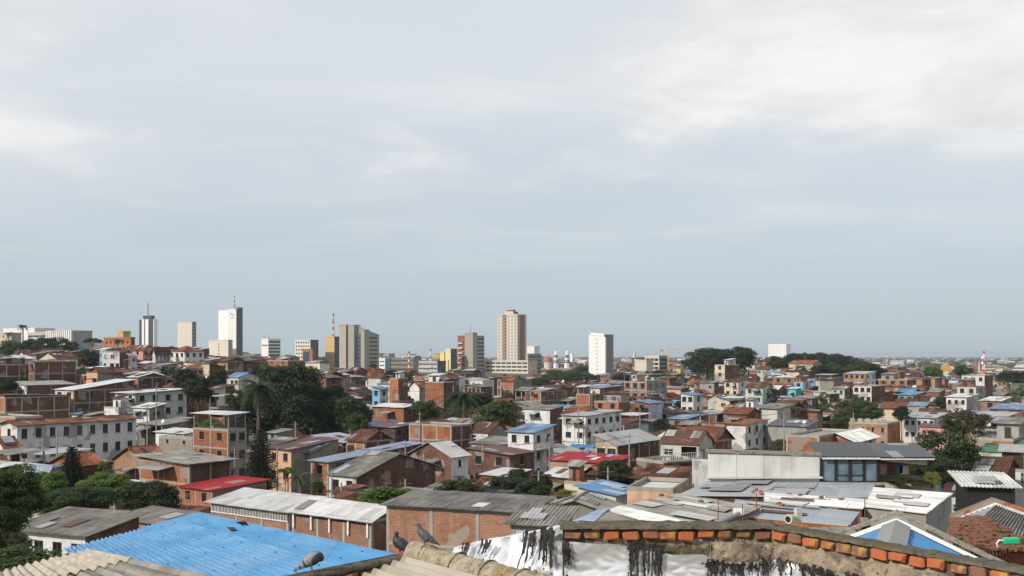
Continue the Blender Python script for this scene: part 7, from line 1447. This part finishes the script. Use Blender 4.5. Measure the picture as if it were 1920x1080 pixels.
def town():
    g = random.Random(12); t = math.radians(TH); a = Vector((-math.cos(t), math.sin(t), 0)); b = Vector((math.sin(t), math.cos(t), 0)); cand = []
    for i in range(-210, 120):
        for j in range(-14, 175):
            sa = i * 5.7 + (i // 9) * 4.0; sb = j * 7.2 + (j // 2) * 2.4; p = a * sa + b * sb
            p = p + Vector((g.uniform(-1, 1), g.uniform(-1, 1), 0))
            if p.y < 92 or p.y > 980 or abs(p.x / p.y) > .56: continue
            cand.append((p.y, p))
    cand.sort(key=lambda c: c[0]); NC = 480; buf = [1080.0] * NC; heroes = sorted(HERO, key=lambda h: h[4]); hi = 0; kept = []
    for D, p in cand:
        while hi < len(heroes) and heroes[hi][4] < D:
            x0, x1, y0, y1, _ = heroes[hi]; hi += 1
            for c in range(max(0, int(x0 / 4)), min(NC, int(x1 / 4) + 1)): buf[c] = min(buf[c], y0 + 3)
        w1, w2 = g.uniform(4.3, 6.0), g.uniform(5.4, 7.6); nf = g.choices((1, 2, 3), (.56, .37, .07))[0]; H = nf * 2.6 + g.uniform(.2, 1.0); C = p; ctr = C + a * w1 / 2 + b * w2 / 2
        if any((ctr.x - fx) ** 2 + (ctr.y - fy) ** 2 < (fr + 2.4) ** 2 for fx, fy, fr in FOOT): continue
        gz = min(terrain(q.x, q.y) for q in (C, C + a * w1, C + b * w2, C + a * w1 + b * w2)); cs = [C, C + a * w1, C + b * w2, C + a * w1 + b * w2]; us = [CX + q.x / q.y * F for q in cs]; x0, x1 = min(us), max(us)
        if x1 < -30 or x0 > 1950: continue
        rise = g.uniform(.5, 1.3)
        lim = 400.0
        for hx0, hx1, hy0, hy1, hd in HERO:
            if hd > D and hx0 < x1 and hx1 > x0: lim = max(lim, hy1)
        ztmax = (HY - lim) / F * D - rise
        zt = min(gz + H, ztmax)
        if lim > 400 and 2.6 < ztmax - gz < 10.5 and g.random() < .85: zt = ztmax - g.uniform(0, .8)
        if zt - gz < 2.5:
            if g.random() < .75: continue
            zt = gz + 2.5; rise = .4
            if zt + rise > ztmax + 1.4: continue
        yt = HY - (zt + rise) / D * F; ybm = HY - gz / D * F; vis = 0
        for c in range(max(0, int(x0 / 4)), min(NC, int(x1 / 4) + 1)):
            vis += max(0, min(buf[c], ybm) - yt) * 4
        if vis < 8: continue
        for c in range(max(0, int(x0 / 4)), min(NC, int(x1 / 4) + 1)): buf[c] = min(buf[c], yt)
        kept.append((vis, D, C, w1, w2, zt, gz, rise, (x0 + x1) / 2, yt, nf))
    order = sorted(range(len(kept)), key=lambda k: -kept[k][0]); n_hero = sum(1 for o in bpy.data.objects if o.get('category') == 'house'); big = set(order[:max(0, 318 - n_hero)]); rest = []
    for k, (vis, D, C, w1, w2, zt, gz, rise, cx, yt, nf) in enumerate(kept):
        nf = max(1, min(3, round((zt - gz) / 2.8)))
        wl = g.choices(['brick_orange', 'brick_red', 'brick_brown', 'brick_tan', 'white', 'offwhite', 'cream', 'grey', 'stained_white', 'oldwall', 'mint', 'skyblue', 'pink', 'peach', 'yellow', 'turquoise'], [19, 14, 11, 8, 8, 6, 5, 5, 8, 9, 2, 2, 2, 3, 1, 1])[0]
        wr = wl if (not wl.startswith('brick') and g.random() < .35) else g.choice(['brick_brown', 'brick_red', 'brick_brown', 'oldwall'])
        rk = g.choices(['tile_brown', 'tile_red', 'tile_orange', 'zinc', 'white', 'blue', 'asb', 'rust', 'lilac', 'concrete', 'dark'], [26, 15, 5, 13, 7, 2, 17, 4, 1, 12, 2])[0]
        if rk == 'concrete': roof = ('flat', 'concrete') if g.random() < .7 or k not in big or D < 130 else ('open', 'concrete', .3, 'L', g.choice(['zinc', 'asb', 'white', 'rust']))
        elif rk.startswith('tile'): roof = ('gable', rk, rise + .5, g.choice('aab')) if g.random() < .65 else ('mono', rk, rise, g.choice('LLR'))
        else: roof = ('mono', rk, rise * .8, g.choice(['L', 'L', 'R', 'BL'])) if g.random() < .8 else ('gable', rk, rise, 'a')
        if k in big:
            vis = vis
            nl = g.choice((0, 1, 2, 2, 3)) if D < 420 else g.choice((0, 0, 2)); nr_ = g.choice((0, 0, 1, 2)) if D < 300 else 0
            wn = (g.choice(['dark', 'dark', 'white', 'wood', 'grille']), g.choice((.7, .9, 1.1, 1.5)), g.choice((.8, 1.0, 1.3)), g.choice((.9, 1.1)))
            r_ = random.Random(k); th = math.radians(TH + g.uniform(-9, 9)); aa = Vector((-math.cos(th), math.sin(th), 0)); bb = Vector((math.sin(th), math.cos(th), 0))
            house_geo('brick_house' if wl.startswith('brick') else 'plaster_house', describe(wl, rk, cx, yt, nf), C, aa, bb, w1, w2, zt, gz - .6, roof, wl, wr, nl, nr_, fl=min(2, nf), frame=wl.startswith('brick') and g.random() < .6 and D < 380, win=wn, group=GRP, det=D < 330, wave=D < 140, over=g.uniform(.25, .7), rng=r_, loose=.3)
        else: rest.append((D, C, w1, w2, zt, gz, roof, wl, wr))
    print('TOWN', len(kept), len(big), len(rest), n_hero)
    far_town(rest, g)
WC = {'brick_orange': (.42, .15, .065), 'brick_red': (.30, .10, .058), 'brick_brown': (.20, .088, .058), 'brick_tan': (.38, .20, .115), 'white': (.72, .72, .71), 'offwhite': (.62, .60, .56), 'cream': (.62, .54, .39), 'grey': (.33, .325, .31), 'stained_white': (.60, .60, .58), 'oldwall': (.24, .22, .19), 'mint': (.44, .57, .5), 'skyblue': (.2, .40, .58), 'pink': (.56, .31, .28), 'peach': (.58, .38, .26), 'yellow': (.65, .46, .15), 'turquoise': (.1, .38, .40)}
RC = {'tile_brown': (.17, .072, .048), 'tile_red': (.27, .095, .055), 'tile_orange': (.38, .125, .055), 'zinc': (.40, .41, .42), 'white': (.70, .71, .72), 'blue': (.085, .27, .56), 'asb': (.22, .21, .195), 'rust': (.18, .055, .05), 'lilac': (.42, .5, .66), 'concrete': (.28, .27, .25), 'dark': (.07, .072, .078)}
MATS = list(WC) + ['tile_brown', 'tile_red', 'tile_orange', 'r_zinc', 'r_white', 'r_blue', 'r_asb', 'r_rust', 'r_lilac', 'concrete', 'r_dark', 'win_dark', 'win_white']
IDX = {m: i for i, m in enumerate(MATS)}
def simple_house(cb, C, a, b, w1, w2, zt, zb, roof, wl, wr, g, wins=True):
    T = lambda s, t, z: C + a * s + b * t + Vector((0, 0, z)); iL, iR = IDX[wl], IDX[wr]; iF = IDX[roof[1] if roof[1] in IDX else 'r_' + roof[1]] if roof[1] != 'white' else IDX['r_white']; H = zt - zb; u0 = g.uniform(0, 50)
    def wall(p, q, m): L = (q - p).length; cb.poly([p, q, q + Vector((0, 0, H)), p + Vector((0, 0, H))], m, [(u0, 0), (u0 + L, 0), (u0 + L, H), (u0, H)])
    for (s0, t0), (s1, t1), m in (((w1, 0), (0, 0), iL), ((0, 0), (0, w2), iR), ((0, w2), (w1, w2), iR), ((w1, w2), (w1, 0), iL)): wall(T(s0, t0, zb), T(s1, t1, zb), m)
    kind = roof[0]; rise = roof[2] if len(roof) > 2 else 0; o = g.uniform(.2, .6); low = roof[3] if len(roof) > 3 else 'L'
    def pl(p, m=iF):
        if (p[1] - p[0]).cross(p[2] - p[0]).z < 0: p = p[::-1]
        L, W = (p[1] - p[0]).length, (p[2] - p[1]).length; cb.poly(p, m, [(u0, 0), (u0 + L, 0), (u0 + L, W), (u0, W)]); d = Vector((0, 0, -.07)); q = [x + d for x in p]; cb.poly(q[::-1], m)
        for i in range(4): j = (i + 1) % 4; cb.poly([q[i], q[j], p[j], p[i]], m)
    if kind == 'gable' and low == 'a':
        h = w2 / 2; pl([T(-o, -o, zt), T(w1 + o, -o, zt), T(w1 + o, h, zt + rise), T(-o, h, zt + rise)]); pl([T(-o, h, zt + rise), T(w1 + o, h, zt + rise), T(w1 + o, w2 + o, zt), T(-o, w2 + o, zt)])
        for s in (0, w1): cb.poly([T(s, 0, zt), T(s, w2, zt), T(s, h, zt + rise - .05)], iR, [(u0, 0), (u0 + w2, 0), (u0 + h, rise)])
    elif kind == 'gable':
        h = w1 / 2; pl([T(-o, -o, zt), T(-o, w2 + o, zt), T(h, w2 + o, zt + rise), T(h, -o, zt + rise)]); pl([T(w1 + o, -o, zt), T(w1 + o, w2 + o, zt), T(h, w2 + o, zt + rise), T(h, -o, zt + rise)])
        for s in (0, w2): cb.poly([T(0, s, zt), T(w1, s, zt), T(h, s, zt + rise - .05)], iL, [(u0, 0), (u0 + w1, 0), (u0 + h, rise)])
    else:
        e = {'L': (0, 0, 1, 1), 'R': (0, 1, 1, 0), 'BL': (1, 1, 0, 0)}.get(low, (0, 0, 0, 0)) if kind == 'mono' else (0, 0, 0, 0)
        if kind == 'mono':
            pl([T(-o, -o, zt + .08 + rise * e[0]), T(w1 + o, -o, zt + .08 + rise * e[1]), T(w1 + o, w2 + o, zt + .08 + rise * e[2]), T(-o, w2 + o, zt + .08 + rise * e[3])])
            cs = [(0, 0), (w1, 0), (w1, w2), (0, w2)]
            for i in range(4): j = (i + 1) % 4; cb.poly([T(*cs[i], zt), T(*cs[j], zt), T(*cs[j], zt + rise * e[j]), T(*cs[i], zt + rise * e[i])], iL if i == 0 else iR)
        else:
            pl([T(0, 0, zt - .3), T(w1, 0, zt - .3), T(w1, w2, zt - .3), T(0, w2, zt - .3)])
            if g.random() < .6:               # a room on the terrace
                f = g.uniform(.35, .6); s0 = g.choice((.1, w1 * (1 - f) - .1)); hh = g.uniform(1.5, 2.2); m = g.choice((iL, iR, IDX['brick_red'], IDX['oldwall'])); cb.box(T(s0 + w1 * f / 2, w2 * .5, zt + hh / 2 - .3), a * (w1 * f / 2), b * (w2 * .3), Vector((0, 0, hh / 2)), m); m2 = IDX[g.choice(['r_zinc', 'r_asb', 'tile_red', 'r_white', 'r_blue'])]; pl([T(s0 - .3, w2 * .15, zt + hh - .3), T(s0 + w1 * f + .3, w2 * .15, zt + hh - .3), T(s0 + w1 * f + .3, w2 * .85, zt + hh), T(s0 - .3, w2 * .85, zt + hh)], m2)
    if wins:
        if g.random() < .35:                   # a sheet propped in front
            f = g.uniform(.3, .6); s0 = w1 * g.uniform(0, 1 - f); z = zt - g.uniform(.4, 1.0); pl([T(s0, -1.8, z - .4), T(s0 + w1 * f, -1.8, z - .4), T(s0 + w1 * f, -.02, z), T(s0, -.02, z)], IDX[g.choice(['r_zinc', 'r_asb', 'tile_red', 'tile_brown', 'r_white', 'r_asb'])])
        if kind == 'mono' and g.random() < .6:
            hz = lambda s, t: rise * {'L': t / w2, 'R': s / w1, 'BL': 1 - t / w2}[low]; s0, t0 = w1 * g.uniform(.05, .5), w2 * g.uniform(.05, .5); s1, t1 = s0 + w1 * g.uniform(.2, .4), t0 + w2 * g.uniform(.2, .4); pl([T(s0, t0, zt + .14 + hz(s0, t0)), T(s1, t0, zt + .14 + hz(s1, t0)), T(s1, t1, zt + .14 + hz(s1, t1)), T(s0, t1, zt + .14 + hz(s0, t1))], IDX[g.choice(['r_zinc', 'r_asb', 'r_rust', 'r_white', 'tile_brown'])])
        for f in range(2):
            z = zt - 1.9 - 2.6 * f
            if z < zb + .6: break
            for n, fc in ((g.choice((0, 1, 2, 2)), 0), (g.choice((0, 0, 1)), 1)):
                for i in range(n):
                    c = (i + .5 + g.uniform(-.15, .15)) / n; hw = g.uniform(.35, .75); hv = g.uniform(.5, .75)
                    if fc == 0: cb.box(T(w1 * c, -.02, z + hv), a * hw, b * .06, Vector((0, 0, hv)), IDX['win_dark']); cb.box(T(w1 * c, -.08, z - .03), a * (hw + .1), b * .08, Vector((0, 0, .05)), iL)
                    else: cb.box(T(-.02, w2 * c, z + hv), b * hw, a * .06, Vector((0, 0, hv)), IDX['win_dark'])
def far_town(rest, g):
    cb = MB(); t = math.radians(TH); a = Vector((-math.cos(t), math.sin(t), 0)); b = Vector((math.sin(t), math.cos(t), 0))
    for D, C, w1, w2, zt, gz, roof, wl, wr in rest: simple_house(cb, C, a, b, w1, w2, zt, gz - .6, roof, wl, wr, g, D < 800)
    tag(cb.build('distant_houses', MATS), 'tightly packed small houses receding toward the city centre', None, None, 'stuff')
    cb = MB()                                  # the plain beyond, out to the horizon
    for k in range(5200):
        D = 900 * (11.0 ** (g.random() ** 1.15)); u = g.uniform(-.56, .56)
        if u < .24 and D > 2600 and g.random() < .7: continue
        x = u * D; gz = terrain(x, D); w = g.uniform(7, 13) * (1 + D / 5000); w2 = g.uniform(8, 16) * (1 + D / 5000); h = g.choice((3, 5.5, 6, 8)) * (1 + (.8 if g.random() < .06 else 0))
        if any(abs(x - fx) < 16 and abs(D - fy) < 16 for fx, fy, fr in FOOT if fy > 880): continue
        wl = g.choices(list(WC), [8, 6, 5, 6, 14, 12, 9, 6, 10, 5, 2, 2, 3, 5, 2, 1])[0]; rk = g.choices(list(RC), [14, 12, 10, 12, 12, 4, 14, 2, 2, 12, 1])[0]; simple_house(cb, Vector((x, D, 0)), a, b, w, w2, gz + h, gz - 1, ('mono', rk, .6, 'L') if g.random() < .6 else ('gable', rk, 1.6, 'a'), wl, wr='offwhite' if g.random() < .5 else wl, g=g, wins=False)
    tag(cb.build('plain_houses', MATS), 'tiny pale houses spread over the far plain', None, None, 'stuff')
    # street trees among the houses, too small to tell apart
    n = 4200; pts, nm = [], []; gg = np.random.default_rng(8)
    for k in range(n):
        D = 260 * (33.0 ** (gg.random() ** .62)); u = gg.uniform(-.56, .56); x = u * D
        if D < 900 and (gg.random() < .62 or any((x - fx) ** 2 + (D - fy) ** 2 < (fr + 1) ** 2 for fx, fy, fr in FOOT)): continue
        gz = terrain(x, D); w = gg.uniform(3.5, 7) * (1 + D / 2500); h = gg.uniform(4.5, 8.5) * (1 + D / 6000); m = 80
        yt = HY - (gz + h) / D * F; px = CX + u * F
        if any(hd > D and hx0 < px < hx1 and yt < hy1 - 2 for hx0, hx1, hy0, hy1, hd in HERO): continue
        d = gg.normal(size=(m, 3)); d /= np.linalg.norm(d, axis=1)[:, None]; pts.append(np.array([x, D, gz + h * .62]) + d * np.array([w / 2, w / 2, h * .38]) * gg.uniform(.5, 1, (m, 1))); nm.append(d + gg.normal(size=(m, 3)) * .4); 
    pts = np.concatenate(pts); nm = np.concatenate(nm); D = pts[:, 1]; near = D < 1200
    for nme, sel, sz, lab in (('far_foliage', near, .75, 'small street trees scattered between distant houses'), ('plain_foliage', ~near, 1.9, 'hazy belt of trees over the far plain')):
        o = link(bpy.data.objects.new(nme, leaf_mesh(nme, pts[sel], nm[sel], sz, 'leaf_mid', .7))); tag(o, lab, None, None, 'stuff')
town()

# ------------------------------------------------------------------ poles and wires
def utility_pole(label, px, ytop, D, h=9, name='utility_pole'):
    top = P(px, ytop, D); gz = min(terrain(top.x, top.y), top.z - 4); r = empty(name, (top.x, top.y, gz), label, 'pole', 'utility poles'); mb = MB(); mb.bar((top.x, top.y, gz), top, .14, 0, 8, .09); mb.build('shaft', 'pole', r); mb = MB(); mb.bar(top + Vector((-.7, 0, -.5)), top + Vector((.7, 0, -.5)), .05); mb.build('crossarm', 'wood', r); return top
utility_pole('utility pole before the long white facade, the left one', 81, 822, 150); utility_pole('utility pole before the long white facade, beside the pine', 107, 810, 152)
utility_pole('slim pole rising behind the grey plastered house', 276, 760, 170); utility_pole('pole in front of the huge dome tree', 554, 790, 172); utility_pole('pole between long white facade and silver roof', 293, 722, 182); utility_pole('pole among roofs below the date palm', 787, 772, 190); utility_pole('concrete pole before the white-fronted house', 622, 880, 118); utility_pole('tall thin pole among central rooftops', 872, 700, 300); utility_pole('pole right of the lilac-roofed house', 795, 852, 138)

def cable(label, tops, sag=.7):
    r = empty('power_cable', tuple(tops[0]), label, 'cable', 'overhead cables'); mb = MB()
    for p, q in zip(tops, tops[1:]):
        for dx in (-.6, 0, .6):
            pr = None
            for i in range(9):
                t = i / 8; c = lerp(p, q, t) + Vector((dx, 0, -.45 - sag * 4 * t * (1 - t)))
                if pr is not None: mb.bar(pr, c, .018, 0, 3)
                pr = c
    mb.build('wire', 'black', r)
rp = random.Random(44); chain = {}
for row, (D0_, spots) in enumerate(((112, ((640, 905), (760, 898), (880, 890), (1010, 882), (1140, 876), (1262, 874))), (150, ((440, 842), (520, 838), (650, 832), (760, 826), (905, 822), (1030, 818), (1180, 812))), (205, ((1085, 762), (1200, 765), (1330, 768), (1470, 770), (1600, 772), (1720, 774))), (255, ((620, 726), (735, 728), (850, 722), (985, 726), (1110, 722))))):
    tops = [utility_pole(f"{['first', 'second', 'third', 'fourth', 'fifth', 'sixth', 'seventh'][k]} utility pole from the left in the {['nearest', 'second', 'third right-hand', 'farthest'][row]} street row", x, y, D0_ + rp.uniform(-3, 3)) for k, (x, y) in enumerate(spots)]
    cable(f"sagging wires along the {['nearest', 'second', 'third right-hand', 'farthest'][row]} street row of poles", tops)

# ------------------------------------------------------------------ set small things down on what carries them
def settle():
    bpy.context.view_layer.update(); dg = bpy.context.evaluated_depsgraph_get()
    for o in [o for o in bpy.data.objects if o.parent is None and o.get('category') in ('brick', 'pigeon', 'lamp', 'rod', 'box')]:
        own = {o.name} | {c.name for c in o.children_recursive}; p = o.matrix_world.translation + Vector((0, 0, .5)); z0 = p.z - .5
        for _ in range(12):
            hit, loc, n, i, ob, m = scn.ray_cast(dg, p, Vector((0, 0, -1)), distance=2.5)
            if not hit: break
            if ob.name in own or ob.get('category') == 'brick' or ob.name.startswith('brick'): p = loc - Vector((0, 0, .002)); continue
            lift = {'brick': .062, 'lamp': .17, 'rod': .12, 'box': .02}.get(o['category'], -.004)
            o.location.z = loc.z + lift; break
settle()

# ------------------------------------------------------------------ air
def haze():
    m = bpy.data.materials.new('haze'); m.use_nodes = True; nt = m.node_tree; nt.nodes.clear(); o = nt.nodes.new('ShaderNodeOutputMaterial'); v = nt.nodes.new('ShaderNodeVolumePrincipled'); v.inputs['Color'].default_value = (.78, .86, .95, 1); v.inputs['Density'].default_value = HAZE; v.inputs['Anisotropy'].default_value = .2; nt.links.new(v.outputs[0], o.inputs['Volume'])
    mb = MB(); mb.box((0, 0, 22.5), Vector((46000, 0, 0)), Vector((0, 46000, 0)), Vector((0, 0, 50))); ob = mb.build('haze', m); tag(ob, 'thin bluish haze over the whole town and plain', None, None, 'stuff')
HAZE = 0.00010
if HAZE: haze()
